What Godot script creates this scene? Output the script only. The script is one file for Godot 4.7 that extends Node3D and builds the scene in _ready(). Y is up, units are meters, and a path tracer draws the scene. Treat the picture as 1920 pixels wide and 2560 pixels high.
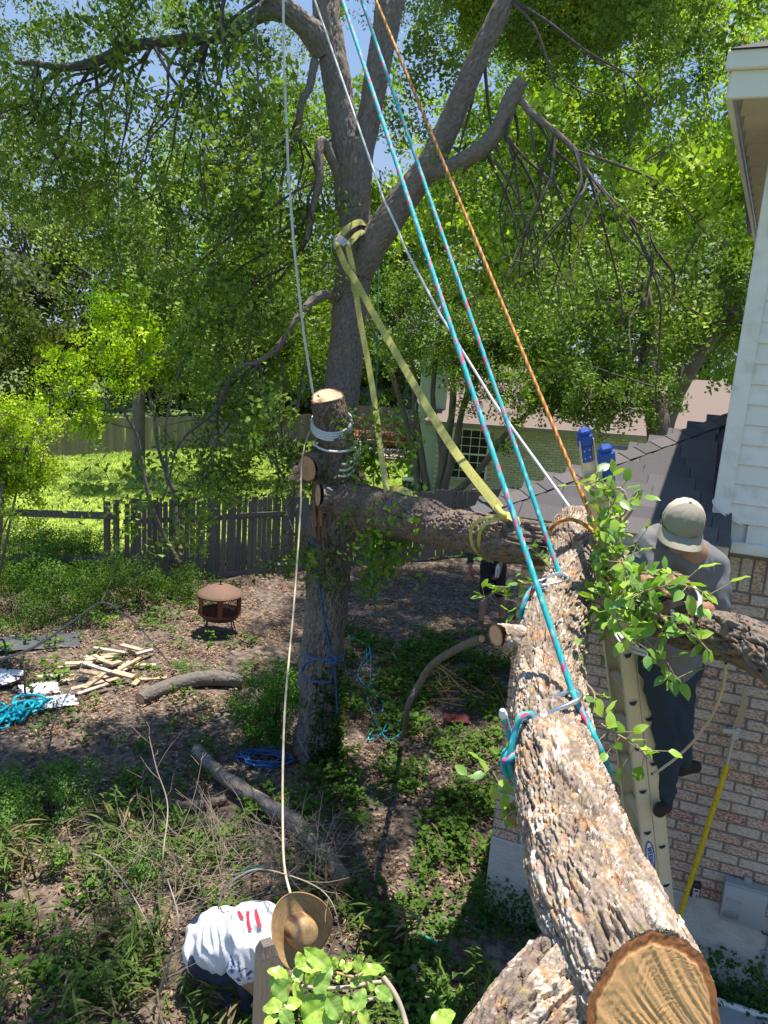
extends Node3D

var rng := RandomNumberGenerator.new()
var M := {}
var taken := {}
var rough_noise := FastNoiseLite.new()
var plate_noise := FastNoiseLite.new()
var soft_noise := FastNoiseLite.new()
var cell_noise := FastNoiseLite.new()
var furrow_noise := FastNoiseLite.new()
var clip := []  # [point, normal]: a saw plane that ends the next bark tube


func rf(a: float, b: float) -> float:
	return rng.randf_range(a, b)


func rdir() -> Vector3:
	var v := Vector3(rng.randfn(), rng.randfn(), rng.randfn())
	return v.normalized() if v.length() > 0.001 else Vector3.UP


# ---------------------------------------------------------------- mesh builder
class MB:
	var v := PackedVector3Array()
	var n := PackedVector3Array()
	var c := PackedColorArray()
	var uv := PackedVector2Array()
	var ix := PackedInt32Array()

	func vert(p: Vector3, nn: Vector3, col := Color.WHITE, t := Vector2.ZERO) -> int:
		v.append(p)
		n.append(nn)
		c.append(col)
		uv.append(t)
		return v.size() - 1

	func tri(a: int, b: int, d: int) -> void:
		ix.append(a)
		ix.append(b)
		ix.append(d)

	func quad(a: Vector3, b: Vector3, d: Vector3, e: Vector3, col := Color.WHITE, s := 1.0) -> void:
		# a, b, d, e counter-clockwise as seen from the front
		var nn := (b - a).cross(e - a).normalized()
		var w := a.distance_to(b) * s
		var h := a.distance_to(e) * s
		var i := vert(a, nn, col, Vector2(0, 0))
		vert(b, nn, col, Vector2(w, 0))
		vert(d, nn, col, Vector2(w, h))
		vert(e, nn, col, Vector2(0, h))
		tri(i, i + 2, i + 1)
		tri(i, i + 3, i + 2)

	func box(center: Vector3, size: Vector3, basis := Basis.IDENTITY, bevel := 0.0, col := Color.WHITE) -> void:
		var h := size * 0.5
		var b := minf(bevel, minf(h.x, minf(h.y, h.z)) * 0.9)
		for ax in 3:
			for sg in [-1.0, 1.0]:
				var nn := Vector3.ZERO
				nn[ax] = sg
				var t1 := Vector3.ZERO
				var t2 := Vector3.ZERO
				t1[(ax + 1) % 3] = 1.0
				t2[(ax + 2) % 3] = 1.0
				if sg < 0:
					t1 = -t1
				var u := absf(t1.dot(h)) - b
				var w := absf(t2.dot(h)) - b
				var o := nn * h[ax]
				quad(center + basis * (o - t1 * u - t2 * w), center + basis * (o + t1 * u - t2 * w), center + basis * (o + t1 * u + t2 * w), center + basis * (o - t1 * u + t2 * w), col)
		if b <= 0.0:
			return
		for ax in 3:  # edge chamfers along axis ax
			var a1 := (ax + 1) % 3
			var a2 := (ax + 2) % 3
			for s1 in [-1.0, 1.0]:
				for s2 in [-1.0, 1.0]:
					var p := Vector3.ZERO
					var q := Vector3.ZERO
					p[a1] = s1 * h[a1]
					p[a2] = s2 * (h[a2] - b)
					q[a1] = s1 * (h[a1] - b)
					q[a2] = s2 * h[a2]
					var l := Vector3.ZERO
					l[ax] = h[ax] - b
					if s1 * s2 > 0:
						quad(center + basis * (p - l), center + basis * (q - l) , center + basis * (q + l), center + basis * (p + l), col)
					else:
						quad(center + basis * (q - l), center + basis * (p - l), center + basis * (p + l), center + basis * (q + l), col)
		for sx in [-1.0, 1.0]:
			for sy in [-1.0, 1.0]:
				for sz in [-1.0, 1.0]:
					var s := Vector3(sx, sy, sz)
					var nn2 := basis * s.normalized()
					var k := Vector3(h.x, h.y - b, h.z - b) * s
					var l2 := Vector3(h.x - b, h.y, h.z - b) * s
					var m := Vector3(h.x - b, h.y - b, h.z) * s
					var i := vert(center + basis * k, nn2, col)
					vert(center + basis * l2, nn2, col)
					vert(center + basis * m, nn2, col)
					if sx * sy * sz > 0:
						tri(i, i + 2, i + 1)
					else:
						tri(i, i + 1, i + 2)

	# a grid of (rows x cols) vertices already appended from index i0; computes normals and faces
	func weave(i0: int, rows: int, cols: int, closed: bool, flip := false) -> void:
		for r in rows:
			for k in cols:
				var l := k - 1
				var m := k + 1
				if closed:
					l = cols - 2 if k == 0 else k - 1
					m = 1 if k == cols - 1 else k + 1
				else:
					l = maxi(l, 0)
					m = mini(m, cols - 1)
				var du := v[i0 + r * cols + m] - v[i0 + r * cols + l]
				var dv := v[i0 + mini(r + 1, rows - 1) * cols + k] - v[i0 + maxi(r - 1, 0) * cols + k]
				var nn := du.cross(dv)
				if nn.length_squared() < 1e-14:
					nn = n[i0 + r * cols + k] * (-1.0 if flip else 1.0)
				n[i0 + r * cols + k] = (-nn if flip else nn).normalized()
		for r in rows - 1:
			for k in cols - 1:
				var a := i0 + r * cols + k
				var b := a + cols
				if flip:
					tri(a, a + 1, b)
					tri(b, a + 1, b + 1)
				else:
					tri(a, b, a + 1)
					tri(b, b + 1, a + 1)

	# turn every face to the side its normals are on
	func orient() -> void:
		for q in range(0, ix.size(), 3):
			var a := ix[q]
			var b := ix[q + 1]
			var d := ix[q + 2]
			if (v[d] - v[a]).cross(v[b] - v[a]).dot(n[a] + n[b] + n[d]) < 0.0:
				ix[q + 1] = d
				ix[q + 2] = b

	func mesh() -> ArrayMesh:
		orient()
		var a := []
		a.resize(Mesh.ARRAY_MAX)
		a[Mesh.ARRAY_VERTEX] = v
		a[Mesh.ARRAY_NORMAL] = n
		a[Mesh.ARRAY_COLOR] = c
		a[Mesh.ARRAY_TEX_UV] = uv
		a[Mesh.ARRAY_INDEX] = ix
		var m := ArrayMesh.new()
		m.add_surface_from_arrays(Mesh.PRIMITIVE_TRIANGLES, a)
		return m


# ---------------------------------------------------------------- naming
func numbered(s: String) -> String:
	if not taken.has(s):
		taken[s] = 0
		return s
	taken[s] += 1
	return "%s_%03d" % [s, taken[s]]


func tag(o: Node3D, label := "", category := "", group := "", kind := "") -> Node3D:
	if label: o.set_meta("label", label)
	if category: o.set_meta("category", category)
	if group: o.set_meta("group", group)
	if kind: o.set_meta("kind", kind)
	return o


func thing(called: String, label: String, category: String, at := Vector3.ZERO, group := "") -> Node3D:
	var o := Node3D.new()
	o.name = numbered(called)
	add_child(o)
	o.position = at
	tag(o, label, category, group)
	return o


func obj(called: String, mesh: Mesh, material: Material, parent: Node3D = null, at := Vector3.ZERO) -> MeshInstance3D:
	var o := MeshInstance3D.new()
	o.mesh = mesh
	o.material_override = material
	if parent == null:
		o.name = numbered(called)
		add_child(o)
	else:
		o.name = called
		parent.add_child(o, true)
	o.position = at
	return o


func many(called: String, mesh: Mesh, material: Material, tr: Array, cols: Array, parent: Node3D = null) -> MultiMeshInstance3D:
	var mm := MultiMesh.new()
	mm.transform_format = MultiMesh.TRANSFORM_3D
	mm.use_colors = cols.size() > 0
	mm.mesh = mesh
	mm.instance_count = tr.size()
	for i in tr.size():
		mm.set_instance_transform(i, tr[i])
		if cols.size() > 0:
			mm.set_instance_color(i, cols[i])
	var o := MultiMeshInstance3D.new()
	o.multimesh = mm
	o.material_override = material
	o.set_meta("kind", "stuff")
	if parent == null:
		o.name = numbered(called)
		add_child(o)
	else:
		o.name = called
		parent.add_child(o, true)
	return o


# ---------------------------------------------------------------- materials
func lin(r: float, g: float, b: float) -> Color:
	return Color(r, g, b).linear_to_srgb()


func mat(key: String, col: Color, rough := 0.8, metal := 0.0) -> StandardMaterial3D:
	var m := StandardMaterial3D.new()
	m.albedo_color = col.linear_to_srgb()
	m.roughness = rough
	m.metallic = metal
	M[key] = m
	return m


func vmat(key: String, rough := 0.85) -> StandardMaterial3D:
	var m := mat(key, Color.WHITE, rough)
	m.vertex_color_use_as_albedo = true
	return m


func ntex(seed_: int, freq: float, octaves: int, cols: Array, size := 512, cellular := false, at := []) -> NoiseTexture2D:
	var f := FastNoiseLite.new()
	f.seed = seed_
	f.frequency = freq
	f.fractal_octaves = octaves
	f.noise_type = FastNoiseLite.TYPE_CELLULAR if cellular else FastNoiseLite.TYPE_SIMPLEX_SMOOTH
	var t := NoiseTexture2D.new()
	t.width = size
	t.height = size
	t.seamless = true
	t.noise = f
	if cols.size() > 0:
		var g := Gradient.new()
		var offs := PackedFloat32Array()
		var cc := PackedColorArray()
		for i in cols.size():
			offs.append(at[i] if at.size() else float(i) / (cols.size() - 1))
			cc.append(cols[i].linear_to_srgb())
		g.offsets = offs
		g.colors = cc
		t.color_ramp = g
	return t


func grain(m: StandardMaterial3D, seed_: int, freq: float, bump: float, scale: float, size := 512) -> void:
	var f := FastNoiseLite.new()
	f.seed = seed_
	f.frequency = freq
	f.fractal_octaves = 4
	var t := NoiseTexture2D.new()
	t.width = size
	t.height = size
	t.seamless = true
	t.as_normal_map = true
	t.bump_strength = bump
	t.noise = f
	m.normal_enabled = true
	m.normal_texture = t
	m.uv1_triplanar = true
	m.uv1_scale = Vector3.ONE * scale


func leafmat(key: String, tint: Color, amount: float, rough := 0.45) -> StandardMaterial3D:
	var m := vmat(key, rough)
	m.cull_mode = BaseMaterial3D.CULL_DISABLED
	m.backlight_enabled = true
	m.metallic_specular = 0.3
	m.backlight = Color(tint.r, tint.g, tint.b) * amount
	M[key] = m
	return m


# ---------------------------------------------------------------- tubes
func spline(pts: Array, step: float) -> Array:
	# pts: [Vector3, radius] -> denser list of the same, Catmull-Rom
	var out := []
	for i in pts.size() - 1:
		var p0: Array = pts[maxi(i - 1, 0)]
		var p1: Array = pts[i]
		var p2: Array = pts[i + 1]
		var p3: Array = pts[mini(i + 2, pts.size() - 1)]
		var a: Vector3 = p1[0]
		var b: Vector3 = p2[0]
		var k := maxi(1, int(ceil(a.distance_to(b) / (p1[2] if p1.size() > 2 else step))))
		for j in k:
			var t := float(j) / k
			out.append([a.cubic_interpolate(b, p0[0], p3[0], t), lerpf(p1[1], p2[1], smoothstep(0.0, 1.0, t))])
	out.append(pts[-1])
	return out


func frames(sp: Array) -> Array:
	var out := []
	var prev := Vector3.ZERO
	for i in sp.size():
		var a: Vector3 = sp[maxi(i - 1, 0)][0]
		var b: Vector3 = sp[mini(i + 1, sp.size() - 1)][0]
		var t := (b - a).normalized()
		if prev == Vector3.ZERO:
			prev = t.cross(Vector3.UP if absf(t.y) < 0.9 else Vector3.RIGHT).normalized()
		var nn := (prev - t * prev.dot(t)).normalized()
		prev = nn
		out.append(Basis(nn, t, nn.cross(t)))
	return out


func tube(mb: MB, pts: Array, step: float, sides: int, col := Color.WHITE, cap := true) -> void:
	var sp := spline(pts, step)
	var fr := frames(sp)
	var i0 := mb.v.size()
	var s := 0.0
	for i in sp.size():
		if i > 0:
			s += (sp[i][0] as Vector3).distance_to(sp[i - 1][0])
		var b: Basis = fr[i]
		var r: float = sp[i][1]
		for k in sides + 1:
			var a := TAU * k / sides
			var d := b.x * cos(a) + b.z * sin(a)
			mb.vert(sp[i][0] + d * r, d, col, Vector2(float(k) / sides, s))
	mb.weave(i0, sp.size(), sides + 1, true, true)
	if cap:
		for e in [0, sp.size() - 1]:
			var b2: Basis = fr[e]
			var nn := -b2.y if e == 0 else b2.y
			var c := mb.vert(sp[e][0] + nn * (sp[e][1] as float) * 0.25, nn, col)
			for k in sides:
				var a0: int = i0 + e * (sides + 1) + k
				if e == 0:
					mb.tri(c, a0, a0 + 1)
				else:
					mb.tri(c, a0 + 1, a0)


# bark: plates that stand proud of cracks, on a tube. style 0 grey strips, 1 dark oak plates, 2 lichened log, 3 grey smooth
func bark_tube(mb: MB, pts: Array, step: float, sides: int, amp: float, freq: float, stretch: float, style: int, lump := 0.06) -> void:
	var sp := spline(pts, step)
	var fr := frames(sp)
	var i0 := mb.v.size()
	var s := 0.0
	for i in sp.size():
		if i > 0:
			s += (sp[i][0] as Vector3).distance_to(sp[i - 1][0])
		var b: Basis = fr[i]
		var r: float = sp[i][1]
		var cpos: Vector3 = sp[i][0]
		for k in sides + 1:
			var a := TAU * (k % sides) / sides
			var d := b.x * cos(a) + b.z * sin(a)
			var q := Vector3(cos(a) * r, s / stretch, sin(a) * r) * freq
			var w := Vector3(soft_noise.get_noise_3dv(q * 1.3), soft_noise.get_noise_3dv(q * 1.3 + Vector3(31, 0, 7)) * 0.4, soft_noise.get_noise_3dv(q * 1.3 + Vector3(3, 50, 9)))
			q += w * 0.7
			var e := plate_noise.get_noise_3dv(q) + 1.0
			var p := cpos + d * r
			# long furrows that part and join, running with the grain, and short cracks across the ridges
			var f1 := absf(furrow_noise.get_noise_3dv(q * 0.62))
			var h := 0.0
			var fine := 0.2
			if style == 2:
				var f2 := absf(furrow_noise.get_noise_3dv(Vector3(q.x, q.y * 0.8, q.z) * 0.3 + Vector3(5, 9, 2)))
				h = 0.35 * smoothstep(0.0, 0.16, f1) + 0.7 * smoothstep(0.0, 0.1, f2) + 0.22 * smoothstep(0.02, 0.12, e) - 0.25
				h += 0.16 * cell_noise.get_noise_3dv(q) * smoothstep(0.0, 0.12, e)
				fine = 0.12
			else:
				h = 0.95 * smoothstep(0.0, 0.24, f1) + 0.2 * smoothstep(0.0, 0.15, e) - 0.1
			var rr := r * (1.0 + lump * soft_noise.get_noise_3dv(p * 3.0)) + amp * (h - 0.7) + amp * fine * rough_noise.get_noise_3dv(p * 46.0)
			var at := cpos + d * rr
			if clip.size():
				var past: float = (at - clip[0]).dot(clip[1])
				if past > 0.0:
					at -= b.y * past / b.y.dot(clip[1])
			mb.vert(at, d, bark_color(style, p, e, cell_noise.get_noise_3dv(q) if style == 2 else 0.0), Vector2(float(k) / sides, s))
	mb.weave(i0, sp.size(), sides + 1, true, true)


func bark_color(style: int, p: Vector3, e: float, cv := 0.0) -> Color:
	var a := soft_noise.get_noise_3dv(p * 9.0)
	var b := rough_noise.get_noise_3dv(p * 38.0 + Vector3(9, 4, 1))
	var c := rough_noise.get_noise_3dv(p * 17.0 + Vector3(40, 2, 6))
	var base := Color(0.155, 0.125, 0.115)
	if style == 0:
		base = Color(0.165, 0.13, 0.112).lerp(Color(0.27, 0.232, 0.208), clampf(0.5 + b * 1.3, 0, 1))
	elif style == 1:
		base = Color(0.12, 0.09, 0.07).lerp(Color(0.2, 0.165, 0.145), clampf(0.5 + b * 1.2, 0, 1)).lerp(Color(0.2, 0.12, 0.075), clampf(a * 1.4, 0, 1))
	elif style == 2:
		# each flake has a tone of its own; lichen crusts some flakes and spreads in small flecks
		var fl := soft_noise.get_noise_3dv(p * 75.0 + Vector3(1, 60, 3))
		base = Color(0.165, 0.125, 0.1).lerp(Color(0.34, 0.275, 0.225), clampf(0.5 + cv * 0.5 + b * 0.6 + fl * 0.4, 0, 1))
		base = base.lerp(Color(0.38, 0.21, 0.11), clampf((a - 0.12) * 2.4 + cv * 0.5 + fl * 0.5, 0, 0.8))
		var lich := smoothstep(0.22, 0.42, cv * 0.3 + c * 0.42 + a * 0.22 + fl * 0.55)
		base = base.lerp(Color(0.58, 0.57, 0.53), lich * 0.75)
		var spot := smoothstep(0.34, 0.4, soft_noise.get_noise_3dv(p * 31.0 + Vector3(5, 5, 80)))
		base = base.lerp(Color(0.42, 0.36, 0.1), spot * 0.3)
	elif style == 3:
		base = Color(0.11, 0.095, 0.085).lerp(Color(0.17, 0.155, 0.14), clampf(0.5 + b * 1.5, 0, 1))
	return base


# sawn end: a disc with growth rings and saw marks
func saw_face(mb: MB, c: Vector3, nrm: Vector3, up: Vector3, r: float, bark: float, wood: Color, rim: Color, marks: float, squash := 1.0) -> void:
	var z := nrm.normalized()
	var x := up.cross(z).normalized()
	var y := z.cross(x)
	var rings := 44 if r > 0.1 else 16
	var sides := 120 if r > 0.1 else 48
	var i0 := mb.v.size()
	for i in rings + 1:
		for k in sides + 1:
			var t := float(i) / rings
			var a := TAU * (k % sides) / sides
			var wob := 1.0 + 0.05 * soft_noise.get_noise_3dv(Vector3(cos(a), sin(a), 3.1) * 2.0) + 0.025 * rough_noise.get_noise_3dv(Vector3(cos(a), sin(a), 1.7) * 9.0)
			var rr := r * wob * t
			var px := cos(a) * rr * squash
			var py := sin(a) * rr
			var edge := (r - bark)
			var off := 0.0
			var col := wood
			var dist := rr / maxf(r, 0.001)
			if rr > edge * wob:
				col = rim.lerp(rim * 0.55, clampf(0.5 + soft_noise.get_noise_3dv(Vector3(px, py, 0) * 90.0), 0, 1))
				off = 0.1 * bark * rough_noise.get_noise_3dv(Vector3(px, py, 2) * 70.0) - 0.1 * bark
			else:
				var u := px * 0.78 - py * 0.62
				var vv := px * 0.62 + py * 0.78
				var fan := vv + 0.35 * u * (vv + 0.1) / 0.2
				var str1 := soft_noise.get_noise_3dv(Vector3(u * 1.5, fan * 75.0, 5.0))
				var str2 := soft_noise.get_noise_3dv(Vector3(u * 2.5, fan * 210.0, 9.0))
				off = marks * (str1 * 1.4 + str2 * 0.7)
				var ring := 0.5 + 0.5 * sin((rr + 0.004 * soft_noise.get_noise_3dv(Vector3(px, py, 0) * 25.0)) * TAU / 0.0065)
				col = wood.lerp(wood * Color(0.82, 0.74, 0.66), ring * 0.45)
				col = col.lerp(Color(wood.r * 1.12, wood.g * 1.08, wood.b * 1.0), clampf(str1 * 1.2, 0, 1))
				col = col.lerp(wood * Color(0.72, 0.6, 0.5), clampf(0.2 - dist, 0, 0.2) * 2.5)
			mb.vert(c + x * px + y * py + z * off, z, col, Vector2(px, py))
	mb.weave(i0, rings + 1, sides + 1, true, false)

# ---------------------------------------------------------------- the setting
func make_ground() -> void:
	var mb := MB.new()
	var n := 150
	for i in n + 1:
		for k in n + 1:
			var x := -12.0 + 22.0 * k / n
			var z := -15.5 + 16.5 * i / n
			var p := Vector3(x, 0, z)
			p.y = 0.05 * soft_noise.get_noise_3dv(p * 0.9) + 0.025 * rough_noise.get_noise_3dv(p * 3.0) - 0.004
			mb.vert(p, Vector3.UP, Color.WHITE, Vector2(x, z))
	mb.weave(0, n + 1, n + 1, false, true)
	# the rest of the sheet, out to the horizon
	var far := MB.new()
	for q in [[-600.0, -700.0, 600.0, -15.5], [-600.0, 1.0, 600.0, 300.0], [-600.0, -15.5, -12.0, 1.0], [10.0, -15.5, 600.0, 1.0]]:
		far.quad(Vector3(q[0], 0, q[3]), Vector3(q[2], 0, q[3]), Vector3(q[2], 0, q[1]), Vector3(q[0], 0, q[1]))
	tag(obj("meadow", far.mesh(), M.meadow), "rough green ground beyond the yards", "ground", "", "structure")
	var o := obj("ground", mb.mesh(), M.soil)
	tag(o, "brown leaf littered soil of the back yard", "ground", "", "structure")


func fence_z(x: float) -> float:
	return -13.03 - (x + 3.08) * 0.555


func make_lawn() -> void:
	var mb := MB.new()
	var n := 60
	for i in n + 1:
		for k in n + 1:
			var x := -24.0 + 34.0 * k / n
			var z0 := fence_z(x) - 0.15
			var z := lerpf(z0, -38.0, float(i) / n)
			mb.vert(Vector3(x, 0.012 + 0.02 * soft_noise.get_noise_2d(x * 0.7, z * 0.7), z), Vector3.UP, Color.WHITE, Vector2(x, z))
	mb.weave(0, n + 1, n + 1, false, false)
	var o := obj("lawn", mb.mesh(), M.turf)
	tag(o, "bright green mown lawn beyond the picket fence", "lawn", "", "structure")
	var tuft := MB.new()
	for j in 6:
		var a := rf(0, TAU)
		var d := Vector3(cos(a), 0, sin(a))
		var s := Vector3(-d.z, 0, d.x) * 0.006
		var base := d * rf(0.0, 0.05)
		var hh := rf(0.03, 0.06)
		var mid := base + d * 0.02 + Vector3.UP * hh * 0.6
		var tip := base + d * rf(0.04, 0.07) + Vector3.UP * hh
		var gn := (Vector3.UP * 0.5 - d).normalized()
		var i0 := tuft.vert(base - s, gn)
		tuft.vert(base + s, gn)
		tuft.vert(mid - s * 0.8, gn)
		tuft.vert(mid + s * 0.8, gn)
		tuft.vert(tip, (gn + Vector3.UP * 0.5).normalized())
		for t in [[0, 1, 2], [2, 1, 3], [2, 3, 4]]:
			tuft.tri(i0 + t[0], i0 + t[1], i0 + t[2])
	var tr := []
	var cc := []
	for i in 42000:
		var x := rf(-18.0, 7.0)
		var z := fence_z(x) - 0.1 - pow(rng.randf(), 1.5) * 20.0
		var sc := rf(0.7, 1.5) * (1.0 + maxf(0, -z - 16.0) * 0.06)
		tr.append(Transform3D(Basis(Vector3.UP, rf(0, TAU)).scaled(Vector3(sc * 1.3, sc, sc * 1.3)), Vector3(x, 0.012, z)))
		var g := rf(0.75, 1.2) * (1.0 + 0.25 * soft_noise.get_noise_2d(x * 2.0, z * 2.0))
		cc.append(Color(0.36 * g, 0.47 * g, 0.095 * g))
	var o2 := many("grass", tuft.mesh(), M.blade, tr, cc)
	tag(o2, "short bright grass blades of the lawn", "grass")


func picket_mesh(w: float, h: float, t: float, ear: float) -> ArrayMesh:
	var mb := MB.new()
	var pr := [Vector2(-w / 2, 0), Vector2(w / 2, 0), Vector2(w / 2, h - ear), Vector2(w / 2 - ear, h), Vector2(-w / 2 + ear, h), Vector2(-w / 2, h - ear)]
	var f: Array[Vector3] = []
	var b: Array[Vector3] = []
	for p in pr:
		f.append(Vector3(p.x, p.y, t / 2))
		b.append(Vector3(p.x, p.y, -t / 2))
	mb.quad(f[0], f[1], f[2], f[5])
	mb.quad(f[5], f[2], f[3], f[4])
	mb.quad(b[1], b[0], b[5], b[2])
	mb.quad(b[2], b[5], b[4], b[3])
	for i in 6:
		var j := (i + 1) % 6
		mb.quad(f[j], f[i], b[i], b[j])
	return mb.mesh()


func make_near_fence() -> void:
	var t := thing("picket_fence", "low weathered grey dog-eared picket fence between the yard and the lawn", "fence", Vector3(-3.08, 0, -13.03))
	var dir := Vector3(1, 0, -0.555).normalized()
	var turn := atan2(0.555, 1.0)
	t.rotation.y = turn
	var meshes := []
	for k in 4:
		meshes.append(picket_mesh(0.078 + 0.004 * k, 1.36 + 0.03 * k, 0.016, 0.018))
	var mats := [M.fence_a, M.fence_b, M.fence_c]
	var x := -1.35
	while x < 8.0:
		var p := obj("picket", meshes[rng.randi() % 4], mats[rng.randi() % 3], t, Vector3(x, 0.04 + rf(-0.02, 0.02), rf(-0.004, 0.004)))
		p.rotation.z = rf(-0.012, 0.012)
		x += 0.088 + (0.018 if rng.randf() < 0.2 else rf(-0.001, 0.004))
	for y in [0.22, 1.08]:
		var mb := MB.new()
		mb.box(Vector3(3.3, y, -0.035), Vector3(9.4, 0.085, 0.036), Basis.IDENTITY, 0.004)
		obj("rail", mb.mesh(), M.fence_b, t)
	var bb := MB.new()
	bb.box(Vector3(1.0, 1.12, 0.03), Vector3(0.95, 0.085, 0.03), Basis.IDENTITY, 0.004)
	obj("rail", bb.mesh(), M.fence_a, t)
	var kb := MB.new()
	kb.box(Vector3(1.6, 0.05, 0.03), Vector3(6.0, 0.1, 0.03), Basis.IDENTITY, 0.004)
	obj("kick_board", kb.mesh(), M.fence_c, t)
	for px in [-1.5, 0.9, 3.3, 5.7]:
		var pm := MB.new()
		pm.box(Vector3(px, 0.72, -0.1), Vector3(0.09, 1.44, 0.09), Basis.IDENTITY, 0.006)
		obj("post", pm.mesh(), M.fence_b, t)
	# open rails further left
	var t2 := thing("rail_fence", "open post and rail fence running left among the shrubs", "fence", Vector3(-4.6, 0, -12.4))
	t2.rotation.y = 0.2
	for px in [0.0, -2.4, -4.8]:
		var pm2 := MB.new()
		pm2.box(Vector3(px, 0.7, 0), Vector3(0.1, 1.4, 0.1), Basis.IDENTITY, 0.008)
		obj("post", pm2.mesh(), M.fence_a, t2)
	for y in [0.45, 1.2]:
		var rm := MB.new()
		rm.box(Vector3(-2.4, y, 0.07), Vector3(5.2, 0.12, 0.035), Basis(Vector3.FORWARD, 0.01), 0.005)
		obj("rail", rm.mesh(), M.fence_a, t2)


func make_far_fence() -> void:
	var a := Vector3(-11.08, 0, -24.24)
	var b := Vector3(-3.91, 0, -32.31)
	var d := (b - a).normalized()
	var t := thing("privacy_fence", "long grey board privacy fence at the back of the lawn", "fence", a)
	t.rotation.y = atan2(-d.z, d.x)
	var mesh := [picket_mesh(0.142, 1.2, 0.018, 0.012), picket_mesh(0.138, 1.215, 0.018, 0.014), picket_mesh(0.144, 1.19, 0.018, 0.01)]
	var mats := [M.far_fence_a, M.far_fence_b, M.far_fence_c]
	var x := -7.0
	while x < 14.5:
		var p := obj("board", mesh[rng.randi() % 3], mats[rng.randi() % 3], t, Vector3(x, rf(-0.01, 0.015) + 0.03, rf(-0.003, 0.003)))
		p.rotation.z = rf(-0.006, 0.006)
		x += 0.149
	for y in [0.3, 0.95]:
		var mb := MB.new()
		mb.box(Vector3(3.7, y, -0.03), Vector3(21.6, 0.09, 0.04))
		obj("rail", mb.mesh(), M.far_fence_b, t)


func brick_mesh(w: float, h: float, d: float, seed_: int) -> ArrayMesh:
	rng.seed = 900 + seed_
	var mb := MB.new()
	mb.box(Vector3.ZERO, Vector3(w, h, d), Basis.IDENTITY, 0.005)
	for i in mb.v.size():
		mb.v[i] += Vector3(rf(-0.0015, 0.0015), rf(-0.0015, 0.0015), rf(-0.0015, 0.001))
	return mb.mesh()


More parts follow.
